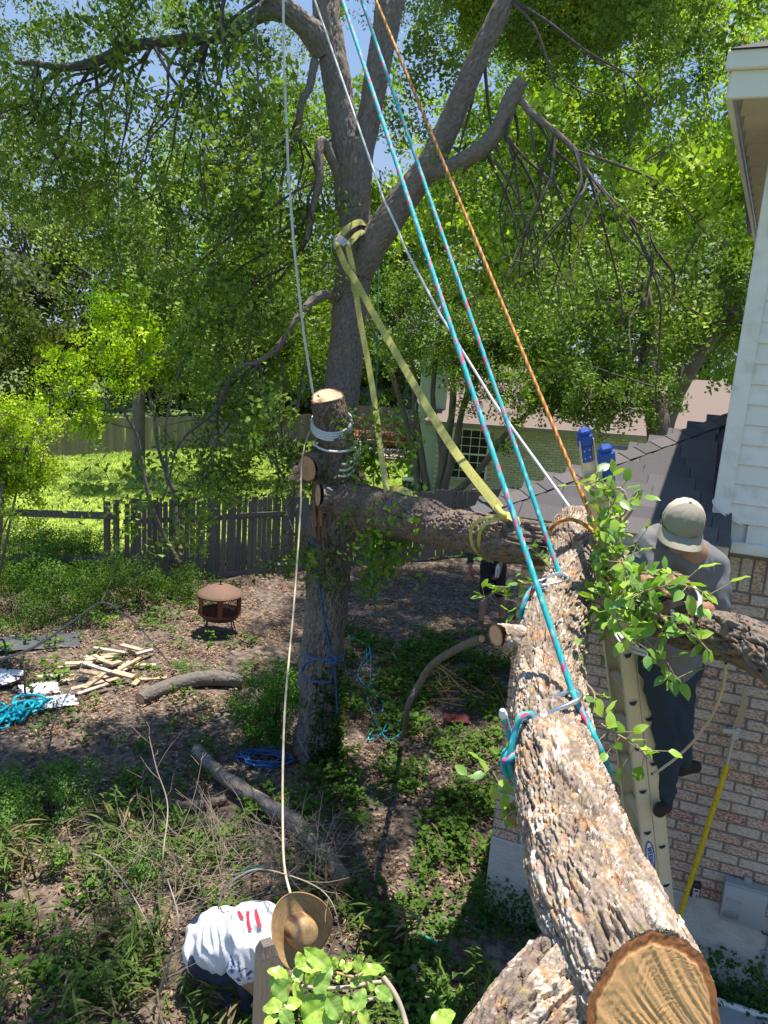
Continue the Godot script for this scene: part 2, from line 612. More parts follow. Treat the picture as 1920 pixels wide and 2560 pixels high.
func make_house() -> void:
	var u := Vector3(0.934, 0, 0.358)
	var h := thing("brick_house", "whitewashed brick house with white siding above at the right", "house", Vector3(0.99, 0, -5.21))
	h.basis = Basis(u, Vector3.UP, Vector3(-0.358, 0, 0.934))
	# foundation
	var fb := MB.new()
	fb.box(Vector3(2.5, 0.13, -3.0), Vector3(5.0, 1.0, 6.03), Basis.IDENTITY, 0.01)
	obj("foundation", fb.mesh(), M.concrete, h)
	# brick wall: mortar backing, then every brick
	var wm := MB.new()
	wm.box(Vector3(2.5, 1.86, -3.0), Vector3(4.988, 2.46, 5.984))
	var wall := obj("brick_wall", wm.mesh(), M.mortar, h)
	var variants := []
	for k in 5:
		variants.append(brick_mesh(0.199, 0.064, 0.06, k))
	var halfs := [brick_mesh(0.095, 0.064, 0.06, 8), brick_mesh(0.095, 0.064, 0.06, 9)]
	var soldiers := [brick_mesh(0.066, 0.22, 0.06, 10), brick_mesh(0.066, 0.22, 0.06, 11)]
	rng.seed = 77
	var mats := [M.brick_a, M.brick_b, M.brick_c, M.brick_d, M.brick_e, M.brick_a, M.brick_b, M.brick_c, M.brick_c, M.brick_e, M.brick_a]
	var rest := MB.new()
	var count := 0
	for row in 32:
		var y := 0.63 + 0.038 + row * 0.076
		var x := 0.002
		if row % 2 == 1:
			if y < 3.06:
				obj("brick", halfs[rng.randi() % 2], mats[rng.randi() % mats.size()], wall, Vector3(x + 0.0475, y, -0.029 + rf(-0.002, 0.002)))
				count += 1
			x += 0.105
		while x < 3.6:
			var over := y > 2.83 and x > 1.12
			if y < 3.06 and not over:
				if x < 2.0 and count < 288 and not (x > 0.22 and x < 0.62 and y < 2.1):
					var b := obj("brick", variants[rng.randi() % 5], mats[rng.randi() % mats.size()], wall, Vector3(x + 0.0995, y + rf(-0.001, 0.001), -0.029 + rf(-0.003, 0.003)))
					b.rotation.z = rf(-0.004, 0.004)
					count += 1
				else:
					rest.box(Vector3(x + 0.0995, y, -0.029), Vector3(0.199, 0.064, 0.06), Basis.IDENTITY, 0.005)
			x += 0.21
	for k in 32:
		var xs := 1.19 + 0.076 * k
		if count < 300:
			obj("brick", soldiers[rng.randi() % 2], mats[rng.randi() % mats.size()], wall, Vector3(xs, 2.95, -0.028 + rf(-0.002, 0.002)))
			count += 1
		else:
			rest.box(Vector3(xs, 2.95, -0.029), Vector3(0.066, 0.22, 0.06), Basis.IDENTITY, 0.005)
	obj("bricks_beyond", rest.mesh(), M.brick_b, wall).set_meta("kind", "stuff")
	# lower hip roof
	var pitch := 0.45
	var eave := 3.2
	var rm := MB.new()
	var zi := -1.23
	var top := eave + pitch * (0.35 - zi)
	# front slope beneath the shingles, left slope, and the closed soffit
	rm.quad(Vector3(-0.3, eave - 0.012, 0.35), Vector3(1.28, eave - 0.012, 0.35), Vector3(1.28, top - 0.012, zi), Vector3(1.26, top - 0.014, zi))
	rm.quad(Vector3(1.28, eave - 0.085, zi), Vector3(-0.3, eave - 0.085, 0.35), Vector3(-0.3, eave - 0.012, 0.35), Vector3(1.28, top - 0.012, zi))
	rm.quad(Vector3(1.27, eave - 0.085, zi), Vector3(1.28, eave - 0.085, zi), Vector3(1.28, eave - 0.085, 0.35), Vector3(-0.3, eave - 0.085, 0.35))
	var roof := obj("lower_roof", rm.mesh(), M.shingle_b, h)
	var sl := Vector3(0, pitch, -1).normalized()
	var up := Vector3(0, 1, pitch).normalized()
	var bas := Basis(Vector3.RIGHT, up, sl * -1.0)
	var shm := [M.shingle_a, M.shingle_b, M.shingle_c]
	var expo := 0.135
	for row in 12:
		var s0 := row * expo
		var zc := 0.36 - s0 / sqrt(1 + pitch * pitch)
		var yc := eave + pitch * (0.35 - zc)
		var xl := -0.3 + (0.35 - zc) + 0.02
		var xr := 1.28 if zc > 0.04 else 1.165
		var x := xl - 0.3 + fmod(row * 0.137, 0.3)
		while x < xr:
			var a := maxf(x, xl)
			var b := minf(x + 0.297, xr)
			if b - a > 0.03:
				var m := MB.new()
				m.box(Vector3.ZERO, Vector3(b - a, 0.007, expo + 0.03), Basis.IDENTITY, 0.002)
				var o := obj("shingle", m.mesh(), shm[rng.randi() % 3], roof)
				o.transform = Transform3D(bas * Basis(Vector3.RIGHT, 0.055), Vector3((a + b) / 2, yc, zc) + sl * (expo * 0.5) + up * (0.006 + rf(0, 0.0015)))
			x += 0.3
	for row in 18:  # hip caps
		var q := row * 0.095 + 0.02
		var c := Vector3(-0.3 + q, eave + pitch * q + 0.012, 0.35 - q)
		var hd := Vector3(1, pitch, -1).normalized()
		var side := hd.cross(Vector3.UP).normalized()
		var nn := side.cross(hd)
		var m2 := MB.new()
		var pts: Array[Vector3] = []
		for e in [-0.075, -0.012, 0.015, 0.12]:
			pts.append(Vector3(e, -absf(e) * (0.75 if e < 0 else 0.3), 0))
		for e2 in 3:
			for lay in [0.0, -0.008]:
				var a1 := pts[e2] + Vector3(0, lay, 0.085)
				var a2 := pts[e2 + 1] + Vector3(0, lay, 0.085)
				var a3 := pts[e2 + 1] + Vector3(0, lay - 0.008, -0.085)
				var a4 := pts[e2] + Vector3(0, lay - 0.008, -0.085)
				if lay == 0.0:
					m2.quad(a1, a2, a3, a4)
				else:
					m2.quad(a2, a1, a4, a3)
			m2.quad(pts[e2] + Vector3(0, -0.008, 0.085), pts[e2 + 1] + Vector3(0, -0.008, 0.085), pts[e2 + 1] + Vector3(0, 0, 0.085), pts[e2] + Vector3(0, 0, 0.085))
		var o2 := obj("ridge_shingle", m2.mesh(), shm[(row * 7) % 3], roof)
		o2.transform = Transform3D(Basis(side, nn, -hd), c + nn * 0.012)
	# fascia of the lower eave
	var fa := MB.new()
	fa.box(Vector3(0.49, eave - 0.05, 0.335), Vector3(1.57, 0.1, 0.022), Basis.IDENTITY, 0.003)
	fa.box(Vector3(0.1, eave - 0.05, -0.075), Vector3(0.022, 0.1, 1.1), Basis(Vector3.UP, -PI / 4), 0.003)
	obj("fascia", fa.mesh(), M.cream, h)
	# upper storey of lap siding
	var sb := MB.new()
	sb.box(Vector3(3.2, 4.36, -0.04), Vector3(4.05, 2.4, 0.13))
	sb.box(Vector3(3.6, 4.36, -3.1), Vector3(3.2, 2.4, 5.99))
	var side_wall := obj("upper_wall", sb.mesh(), M.white_paint, h)
	for k in 21:
		var yb := 3.17 + 0.122 * k
		var m3 := MB.new()
		m3.box(Vector3.ZERO, Vector3(4.05 if k > 0 else 3.9, 0.14, 0.014), Basis(Vector3.RIGHT, -0.11), 0.003)
		obj("siding_board", m3.mesh(), M.white_paint if k % 3 else M.white_paint_b, side_wall, Vector3(3.27 if k > 0 else 3.33, yb + 0.062, 0.046))
	var tb := MB.new()
	tb.box(Vector3(1.215, 4.53, 0.045), Vector3(0.1, 2.44, 0.05), Basis.IDENTITY, 0.004)
	obj("corner_trim", tb.mesh(), M.white_paint, h)
	var be := MB.new()
	be.box(Vector3(3.28, 3.135, 0.02), Vector3(3.96, 0.07, 0.13), Basis.IDENTITY, 0.004)
	obj("skirt_board", be.mesh(), M.white_paint, h)
	# cable clipped to the trim
	var cb := MB.new()
	tube(cb, [[Vector3(1.17, 3.42, 0.03), 0.005], [Vector3(1.16, 3.4, 0.08), 0.005], [Vector3(1.22, 3.34, 0.085), 0.005], [Vector3(1.34, 3.28, 0.075), 0.005]], 0.02, 6)
	obj("cable", cb.mesh(), M.white_paint_b, h)
	# upper eave: soffit, fascia, roof edge
	var so := MB.new()
	var corners := [Vector2(0.93, 0.55), Vector2(4.5, 0.55), Vector2(4.9, -5.2), Vector2(1.46, -5.2)]
	var soff := obj("soffit", so.mesh() if so.v.size() else BoxMesh.new(), M.soffit, h)
	var sm := MB.new()
	sm.quad(Vector3(0.93, 5.62, 0.55), Vector3(4.5, 5.62, 0.55), Vector3(4.9, 5.62, -5.2), Vector3(1.46, 5.62, -5.2))
	soff.mesh = sm.mesh()
	for k in 20:
		var z := 0.5 - 0.29 * k
		var xl2 := lerpf(0.95, 1.46, (0.55 - z) / 5.75)
		var m4 := MB.new()
		m4.box(Vector3.ZERO, Vector3(3.4, 0.016, 0.283), Basis.IDENTITY, 0.003)
		obj("soffit_board", m4.mesh(), M.soffit, soff, Vector3(xl2 + 1.72, 5.6, z - 0.14))
	var fm := MB.new()
	var rr := Basis(Vector3.UP, -0.0918)
	fm.box(Vector3(2.7, 5.645, 0.57), Vector3(3.6, 0.13, 0.03), Basis.IDENTITY, 0.004)
	fm.box(Vector3(2.69, 5.755, 0.59), Vector3(3.64, 0.09, 0.05), Basis.IDENTITY, 0.006)
	fm.box(Vector3(1.17, 5.645, -2.3), Vector3(0.03, 0.13, 5.75), rr, 0.004)
	obj("upper_fascia", fm.mesh(), M.white_paint_b, h)
	var ur := MB.new()
	ur.quad(Vector3(0.88, 5.8, 0.63), Vector3(4.5, 5.8, 0.63), Vector3(4.9, 7.4, -3.2), Vector3(2.4, 7.4, -3.2))
	ur.quad(Vector3(1.3, 5.8, -5.3), Vector3(0.88, 5.8, 0.63), Vector3(2.4, 7.4, -3.2), Vector3(2.9, 7.4, -5.3))
	obj("upper_roof", ur.mesh(), M.shingle_b, h)


func make_house_fittings() -> void:
	var hb := Basis(Vector3(0.934, 0, 0.358), Vector3.UP, Vector3(-0.358, 0, 0.934))
	# grey service box
	var t := thing("utility_box", "grey plastic cable service box on the wall beside the pole saw", "utility box", Vector3(2.617, 0.715, -4.586))
	t.basis = hb
	var mb := MB.new()
	mb.box(Vector3(0, 0, 0.04), Vector3(0.25, 0.28, 0.08), Basis.IDENTITY, 0.012)
	obj("housing", mb.mesh(), M.grey_plastic, t)
	var lid := MB.new()
	var i0 := 0
	for i in 9:
		for k in 2:
			var y := 0.145 - 0.29 * i / 8.0
			var zz := 0.088 + 0.03 * sin(PI * clampf((i / 8.0), 0, 1)) if i > 0 else 0.075
			lid.vert(Vector3(-0.13 + 0.26 * k, y, zz), Vector3.BACK, Color.WHITE, Vector2(k, i))
	lid.weave(i0, 9, 2, false, false)
	lid.box(Vector3(0, 0.14, 0.055), Vector3(0.262, 0.012, 0.08), Basis.IDENTITY, 0.004)
	lid.box(Vector3(-0.128, 0, 0.055), Vector3(0.008, 0.28, 0.075), Basis.IDENTITY, 0.003)
	lid.box(Vector3(0.128, 0, 0.055), Vector3(0.008, 0.28, 0.075), Basis.IDENTITY, 0.003)
	obj("cover", lid.mesh(), M.grey_plastic, t)
	for k in 8:
		var rb := MB.new()
		rb.box(Vector3(-0.105 + 0.012 * k, -0.03, 0.112), Vector3(0.005, 0.16, 0.012), Basis.IDENTITY, 0.002)
		obj("rib", rb.mesh(), M.grey_plastic, t)
	var br := MB.new()
	br.box(Vector3(0.01, 0.155, 0.02), Vector3(0.05, 0.04, 0.03), Basis.IDENTITY, 0.004)
	obj("bracket", br.mesh(), M.grey_plastic, t)
	var cb := MB.new()
	tube(cb, [[Vector3(0.11, -0.13, 0.03), 0.006], [Vector3(0.16, -0.19, 0.04), 0.006], [Vector3(0.28, -0.17, 0.03), 0.006], [Vector3(0.4, -0.16, 0.02), 0.006]], 0.03, 8)
	obj("cable", cb.mesh(), M.black_rubber, t)
	# conduit to the ground
	var c := MB.new()
	tube(c, [[Vector3.ZERO, 0.012], [Vector3(0, 0.65, 0), 0.012]], 0.2, 10)
	c.box(Vector3(0, 0.3, -0.01), Vector3(0.06, 0.02, 0.02), Basis.IDENTITY, 0.003)
	var co := obj("conduit", c.mesh(), M.dull_steel, null, Vector3(2.793, 0.08, -4.487))
	tag(co, "thin grey conduit running down the foundation below the service box", "conduit")
	# key box
	var kt := thing("key_box", "small black and silver key lock box low on the bricks behind the yellow pole", "lock box", Vector3(2.339, 0.695, -4.693))
	kt.basis = hb
	var kb := MB.new()
	kb.box(Vector3(0, 0, 0.025), Vector3(0.065, 0.11, 0.05), Basis.IDENTITY, 0.008)
	obj("housing", kb.mesh(), M.black_plastic, kt)
	var kf := MB.new()
	kf.box(Vector3(0.006, -0.012, 0.053), Vector3(0.042, 0.07, 0.008), Basis.IDENTITY, 0.003)
	obj("door", kf.mesh(), M.silver, kt)
	var ks := MB.new()
	ks.box(Vector3(0.006, 0.012, 0.0575), Vector3(0.022, 0.014, 0.004), Basis.IDENTITY, 0.001)
	obj("dial", ks.mesh(), M.black_plastic, kt)
	lettering("R", 0.022, M.black_plastic, kt, Vector3(0.012, -0.028, 0.0575), Basis.IDENTITY)
	# white framed thing at the foot of the wall
	var pf := thing("storm_window", "white metal framed panel lying at the foot of the foundation wall", "panel", Vector3(2.76, 0.05, -4.273))
	pf.basis = hb
	var w1 := MB.new()
	w1.box(Vector3(-0.1, 0, -0.02), Vector3(1.2, 0.045, 0.03), Basis.IDENTITY, 0.004)
	w1.box(Vector3(-0.1, 0, 0.6), Vector3(1.2, 0.045, 0.03), Basis.IDENTITY, 0.004)
	w1.box(Vector3(-0.7, 0, 0.29), Vector3(0.03, 0.045, 0.62), Basis.IDENTITY, 0.004)
	obj("frame", w1.mesh(), M.white_paint, pf)
	var w2 := MB.new()
	w2.box(Vector3(-0.1, -0.01, 0.29), Vector3(1.16, 0.01, 0.6))
	obj("panel", w2.mesh(), M.grey_plastic, pf)


func lettering(text: String, size: float, m: Material, parent: Node3D, at: Vector3, b: Basis, called := "lettering") -> void:
	var f := SystemFont.new()
	f.font_names = PackedStringArray(["Droid Sans"])
	f.font_weight = 700
	var tm := TextMesh.new()
	tm.text = text
	tm.font = f
	tm.font_size = 64
	tm.pixel_size = size / 48.0
	tm.depth = 0.002
	var o := obj(called, tm, m, parent)
	o.transform = Transform3D(b, at)


func make_neighbour() -> void:
	var t := thing("neighbour_house", "pale brick single storey house with a brown shingle roof behind the picket fence", "house", Vector3(1.35, 0, -21.5))
	var wm := MB.new()
	wm.box(Vector3(5.5, 1.16, -3.5), Vector3(11.0, 2.4, 6.98))
	var wall := obj("wall", wm.mesh(), M.pale_mortar, t)
	var bm := MB.new()
	rng.seed = 5
	for row in 29:
		var x := -0.02 + (0.115 if row % 2 else 0.0)
		while x < 7.0:
			var y := 0.32 + row * 0.073
			if y < 2.3 and not (x > 0.25 and x < 1.42 and y > 0.72 and y < 2.16):
				var g := rf(0.85, 1.08)
				bm.box(Vector3(x + 0.11, y, 0.0), Vector3(0.215, 0.061, 0.03 + rf(0, 0.006)), Basis.IDENTITY, 0.0, Color(0.55 * g, 0.53 * g, 0.44 * g))
			x += 0.228
	obj("brickwork", bm.mesh(), M.vertex_rough, wall).set_meta("kind", "stuff")
	var fm := MB.new()
	fm.box(Vector3(3.5, 0.14, 0.02), Vector3(7.1, 0.32, 0.05), Basis.IDENTITY, 0.01)
	obj("foundation", fm.mesh(), M.concrete, t)
	# window
	var w := obj("window", _frame_mesh(Vector3(0.94, 1.45, 0.03), 1.0, 1.4), M.white_paint, t)
	var gm := MB.new()
	gm.box(Vector3(0.94, 1.45, 0.012), Vector3(0.96, 1.36, 0.008))
	obj("pane", gm.mesh(), M.dark_glass, w)
	for k in 3:
		var mm := MB.new()
		mm.box(Vector3(0.94 - 0.25 + 0.25 * k, 1.45, 0.026), Vector3(0.018, 1.36, 0.012))
		obj("muntin", mm.mesh(), M.white_paint, w)
	for k in 5:
		var mm2 := MB.new()
		mm2.box(Vector3(0.94, 0.98 + 0.235 * k, 0.027), Vector3(0.96, 0.018 if k != 2 else 0.05, 0.014))
		obj("muntin", mm2.mesh(), M.white_paint, w)
	var sm := MB.new()
	sm.box(Vector3(0.94, 0.73, 0.05), Vector3(1.1, 0.05, 0.09), Basis.IDENTITY, 0.005)
	obj("sill", sm.mesh(), M.pale_mortar, w)
	# roof
	var rm := MB.new()
	var e := 2.36
	var p := 0.34
	rm.quad(Vector3(-0.4, e, 0.5), Vector3(11.5, e, 0.5), Vector3(9.4, e + p * 4.5, -4.0), Vector3(1.6, e + p * 4.5, -4.0))
	rm.quad(Vector3(-0.4, e, -8.5), Vector3(-0.4, e, 0.5), Vector3(1.6, e + p * 4.5, -4.0), Vector3(1.6, e + p * 4.5, -4.02))
	rm.quad(Vector3(11.5, e, 0.5), Vector3(11.5, e, -8.5), Vector3(9.4, e + p * 4.5, -4.02), Vector3(9.4, e + p * 4.5, -4.0))
	rm.quad(Vector3(11.5, e, -8.5), Vector3(-0.4, e, -8.5), Vector3(1.6, e + p * 4.5, -4.02), Vector3(9.4, e + p * 4.5, -4.02))
	rm.quad(Vector3(-0.4, e - 0.01, -8.5), Vector3(11.5, e - 0.01, -8.5), Vector3(11.5, e - 0.01, 0.5), Vector3(-0.4, e - 0.01, 0.5))
	var roof := obj("roof", rm.mesh(), M.brown_roof, t)
	var tabs := MB.new()
	var upn := Vector3(0, 1, p).normalized()
	var bas := Basis(Vector3.RIGHT, upn, Vector3(0, -p, 1).normalized())
	for row in 32:
		var zc := 0.5 - row * 0.14
		var x0 := -0.4 + (0.5 - zc) * 0.45
		var x1 := 11.5 - (0.5 - zc) * 0.46
		var x := x0 + fmod(row * 0.13, 0.3)
		while x < x1 - 0.3:
			var g := rf(0.8, 1.15)
			tabs.box(Vector3(x + 0.15, e + p * (0.5 - zc) + 0.012, zc - 0.07), Vector3(0.29, 0.012, 0.15), bas * Basis(Vector3.RIGHT, 0.05), 0.0, Color(0.2 * g, 0.152 * g, 0.135 * g))
			x += 0.3
	obj("shingles", tabs.mesh(), M.vertex_rough, roof).set_meta("kind", "stuff")
	var gm2 := MB.new()
	gm2.box(Vector3(5.55, e - 0.07, 0.49), Vector3(11.9, 0.14, 0.05), Basis.IDENTITY, 0.006)
	obj("fascia", gm2.mesh(), M.taupe, t)
	# chimney clad in mint boards
	var cm := MB.new()
	cm.box(Vector3(-0.18, 2.1, -0.9), Vector3(0.72, 4.2, 1.2))
	var ch := obj("chimney", cm.mesh(), M.mint, t)
	for k in 26:
		var bm2 := MB.new()
		bm2.box(Vector3(-0.18, 0.1 + 0.16 * k, -0.295), Vector3(0.74, 0.165, 0.012), Basis(Vector3.RIGHT, 0.05))
		obj("siding_board", bm2.mesh(), M.mint, ch)
	var cc := MB.new()
	cc.box(Vector3(-0.18, 4.28, -0.9), Vector3(0.86, 0.16, 1.34), Basis.IDENTITY, 0.01)
	obj("chimney_cap", cc.mesh(), M.taupe, ch)
	# air conditioner
	var ac := thing("air_conditioner", "dark green air conditioner cabinet beside the mint clad chimney", "air conditioner", Vector3(0.75, 0, -20.6))
	var am := MB.new()
	am.box(Vector3(0, 0.38, 0), Vector3(0.62, 0.7, 0.62), Basis.IDENTITY, 0.02)
	obj("cabinet", am.mesh(), M.dark_green, ac)
	var at := MB.new()
	at.box(Vector3(0, 0.75, 0), Vector3(0.64, 0.04, 0.64), Basis.IDENTITY, 0.01)
	obj("top", at.mesh(), M.dark_green, ac)
	for k in 10:
		var sl := MB.new()
		sl.box(Vector3(0, 0.1 + 0.06 * k, 0.315), Vector3(0.58, 0.02, 0.015))
		obj("slat", sl.mesh(), M.dark_green, ac)


func _frame_mesh(c: Vector3, w: float, h: float) -> ArrayMesh:
	var mb := MB.new()
	mb.box(c + Vector3(-w / 2, 0, 0), Vector3(0.05, h + 0.05, 0.05))
	mb.box(c + Vector3(w / 2, 0, 0), Vector3(0.05, h + 0.05, 0.05))
	mb.box(c + Vector3(0, h / 2, 0.001), Vector3(w - 0.05, 0.05, 0.05))
	mb.box(c + Vector3(0, -h / 2, 0.001), Vector3(w - 0.05, 0.05, 0.05))
	return mb.mesh()


func make_deck() -> void:
	var t := thing("deck", "raised wooden deck with red brown railings left of the mint chimney", "deck", Vector3(-2.3, 0, -29.0))
	var d := MB.new()
	d.box(Vector3(1.7, -0.06, -1.2), Vector3(3.6, 0.36, 3.0), Basis.IDENTITY, 0.01)
	obj("skirt", d.mesh(), M.red_wood, t)
	for k in 15:
		var b := MB.new()
		b.box(Vector3(1.7, 0.145, 0.2 - 0.2 * k), Vector3(3.6, 0.03, 0.19), Basis.IDENTITY, 0.004)
		obj("board", b.mesh(), M.pale_deck, t)
	for lvl in [[0.0, 0.15, 0.62, 0.3], [0.0, 0.5, 0.72, -2.6]]:
		var z: float = lvl[3]
		var y0: float = lvl[1]
		var hh: float = lvl[2]
		for r in [y0 + 0.06, y0 + hh]:
			var m := MB.new()
			m.box(Vector3(1.7, r, z), Vector3(3.6, 0.05, 0.09), Basis.IDENTITY, 0.005)
			obj("railing", m.mesh(), M.red_wood, t)
		for k in 27:
			var m2 := MB.new()
			m2.box(Vector3(0.0 + 0.13 * k, y0 + hh / 2 + 0.03, z), Vector3(0.035, hh - 0.06, 0.035))
			obj("baluster", m2.mesh(), M.red_wood, t)
		for px in [-0.05, 1.75, 3.45]:
			var m3 := MB.new()
			m3.box(Vector3(px, y0 + hh / 2 - 0.1, z + 0.01), Vector3(0.1, hh + 0.3, 0.1), Basis.IDENTITY, 0.008)
			obj("post", m3.mesh(), M.red_wood, t)
	# upper platform
	var up := MB.new()
	up.box(Vector3(1.7, 0.42, -4.0), Vector3(3.6, 0.3, 2.7), Basis.IDENTITY, 0.01)
	obj("platform", up.mesh(), M.red_wood, t)
	var tb := MB.new()
	tb.box(Vector3(1.2, 0.62, -0.9), Vector3(1.2, 0.05, 0.7), Basis.IDENTITY, 0.01)
	for sx in [-0.5, 0.5]:
		for sz in [-0.25, 0.25]:
			tb.box(Vector3(1.2 + sx, 0.38, -0.9 + sz), Vector3(0.06, 0.44, 0.06))
	var to := obj("patio_table", tb.mesh(), M.pale_deck, null, Vector3(-2.3, 0, -29.0))
	tag(to, "pale slatted patio table on the red deck", "table")
	# pale outbuilding behind
	var g := thing("garage", "pale house with a light grey roof far behind the deck", "house", Vector3(-1.5, 0, -38.0))
	var gw := MB.new()
	gw.box(Vector3(1, 1.0, -2), Vector3(9.0, 2.0, 4.0))
	obj("wall", gw.mesh(), M.mint, g)
	var gr := MB.new()
	gr.quad(Vector3(-3.8, 1.9, 0.4), Vector3(5.8, 1.9, 0.4), Vector3(5.8, 2.9, -2.6), Vector3(-3.8, 2.9, -2.6))
	gr.quad(Vector3(5.8, 1.9, -5.0), Vector3(-3.8, 1.9, -5.0), Vector3(-3.8, 2.9, -2.6), Vector3(5.8, 2.9, -2.6))
	obj("roof", gr.mesh(), M.light_roof, g)
	var bf := thing("board_fence", "short brown board fence standing behind the deck", "fence", Vector3(-3.4, 0, -34.5))
	for k in 36:
		obj("board", picket_mesh(0.142, 1.62, 0.018, 0.01) if k == 0 else (bf.get_child(0) as MeshInstance3D).mesh, [M.far_fence_a, M.far_fence_b, M.far_fence_c][k % 3], bf, Vector3(0.149 * k, 0, 0))

# ---------------------------------------------------------------- foliage
func leaf_into(mb: MB, base: Vector3, dir: Vector3, up: Vector3, l: float, w: float, col: Color, fold := 0.25, seg := 1) -> void:
	var t := dir.normalized()
	var s := t.cross(up).normalized()
	if s.length_squared() < 0.5:
		s = t.cross(Vector3.RIGHT).normalized()
	var nn := s.cross(t)
	if seg == 1:
		var m := base + t * l * 0.5
		var i0 := mb.vert(base, (nn - t * 0.3).normalized(), col)
		mb.vert(m + s * w * 0.5 + nn * w * fold, (nn - s * fold).normalized(), col)
		mb.vert(base + t * l - nn * l * 0.12, (nn + t * 0.35).normalized(), col)
		mb.vert(m - s * w * 0.5 + nn * w * fold, (nn + s * fold).normalized(), col)
		mb.tri(i0, i0 + 1, i0 + 2)
		mb.tri(i0, i0 + 2, i0 + 3)
		return
	# a broader leaf with a midrib: rows of three vertices
	var i1 := mb.v.size()
	var n := seg * 2 + 1
	for i in n + 1:
		var q := float(i) / n
		var wd := w * 0.5 * pow(sin(PI * pow(q, 0.85)), 0.7) if i > 0 and i < n else w * 0.03
		var c := base + t * l * q - nn * l * 0.22 * q * q + nn * l * 0.04 * sin(q * 9.0)
		for k in [-1.0, 0.0, 1.0]:
			var lift: float = absf(k) * wd * fold * 1.6
			var shade := 0.93 if k == 0.0 else 1.0
			mb.vert(c + s * wd * k + nn * lift, (nn - s * k * fold + t * 0.35 * q).normalized(), Color(col.r * shade, col.g * shade, col.b * shade), Vector2(k * 0.5 + 0.5, q))
	for i in n:
		for k in 2:
			var a := i1 + i * 3 + k
			mb.tri(a, a + 1, a + 3)
			mb.tri(a + 1, a + 4, a + 3)


# a twig along +Y with leaves either side
func sprig_mesh(seed_: int, n: int, length: float, ll: float, lw: float, spread := 0.8, bark := Color(0.12, 0.1, 0.08)) -> ArrayMesh:
	var r := RandomNumberGenerator.new()
	r.seed = seed_
	var mb := MB.new()
	tube(mb, [[Vector3.ZERO, ll * 0.045], [Vector3(length * 0.06, length * 0.55, 0), ll * 0.035], [Vector3(0, length, length * 0.05), ll * 0.015]], length * 0.4, 3, bark, false)
	for i in n:
		var q := (i + 0.6) / n
		var a := i * 2.4 + r.randf_range(-0.5, 0.5)
		var out := Vector3(cos(a), r.randf_range(0.2, 0.9), sin(a)).normalized()
		var side := r.randf_range(0.0, length * 0.22) * spread
		var b := Vector3(length * 0.06 * sin(q * PI), length * q, 0) + Vector3(out.x, 0, out.z) * side
		var g := r.randf_range(0.75, 1.2)
		leaf_into(mb, b, out + Vector3(0, r.randf_range(-0.7, 0.4), 0), Vector3.UP + Vector3(r.randf_range(-0.6, 0.6), 0, r.randf_range(-0.6, 0.6)), ll * r.randf_range(0.75, 1.2), lw * r.randf_range(0.8, 1.2), Color(g, g, g * r.randf_range(0.8, 1.0)))
	return mb.mesh()


# sprigs in clumps: each clump [centre, radii]; droop turns them down
func fill_clumps(clumps: Array, density: float, size: float, droop: float, cols: Array, tr: Array, cc: Array) -> void:
	for cl in clumps:
		var c: Vector3 = cl[0]
		var r: Vector3 = cl[1]
		var n := int(9.0 * density * (r.x * r.y + r.y * r.z + r.z * r.x) / (size * size))
		var hue: float = rf(0.0, 1.0)
		for i in n:
			var d := rdir()
			var k := pow(rng.randf(), 0.55)
			var p := c + Vector3(d.x * r.x, d.y * r.y, d.z * r.z) * k
			# ragged outline and holes
			if soft_noise.get_noise_3dv(p / size * 0.55) < -0.12 + 0.35 * (k - 0.6):
				continue
			var y := (d + Vector3(0, -droop, 0) + rdir() * 0.7).normalized()
			var x := y.cross(rdir()).normalized()
			var b := Basis(x, y, x.cross(y)) * size * rf(0.7, 1.25)
			tr.append(Transform3D(b, p))
			var q := clampf(hue * 0.6 + rf(0.0, 0.4), 0, 1)
			var a: Color = cols[0]
			cc.append(a.lerp(cols[1], q) * rf(0.9, 1.4))


func crown_clumps(c: Vector3, r: Vector3, n: int, cr: float) -> Array:
	var out := []
	for i in n:
		var d := rdir()
		var k := pow(rng.randf(), 0.4)
		var s := rf(0.65, 1.25) * cr
		out.append([c + Vector3(d.x * r.x, d.y * r.y, d.z * r.z) * k, Vector3(s, s * rf(0.55, 0.85), s)])
	return out


func limb_to(mb: MB, a: Vector3, ra: float, b: Vector3, rb: float, sag: float, sides := 6, step := 0.4) -> void:
	var m1 := a.lerp(b, 0.35) + rdir() * a.distance_to(b) * 0.09 + Vector3.UP * sag
	var m2 := a.lerp(b, 0.7) + rdir() * a.distance_to(b) * 0.09 + Vector3.UP * sag * 0.7
	tube(mb, [[a, ra], [m1, lerpf(ra, rb, 0.4)], [m2, lerpf(ra, rb, 0.75)], [b, rb]], step, sides, bark_color(3, b, 0.5) * rf(0.9, 1.1))


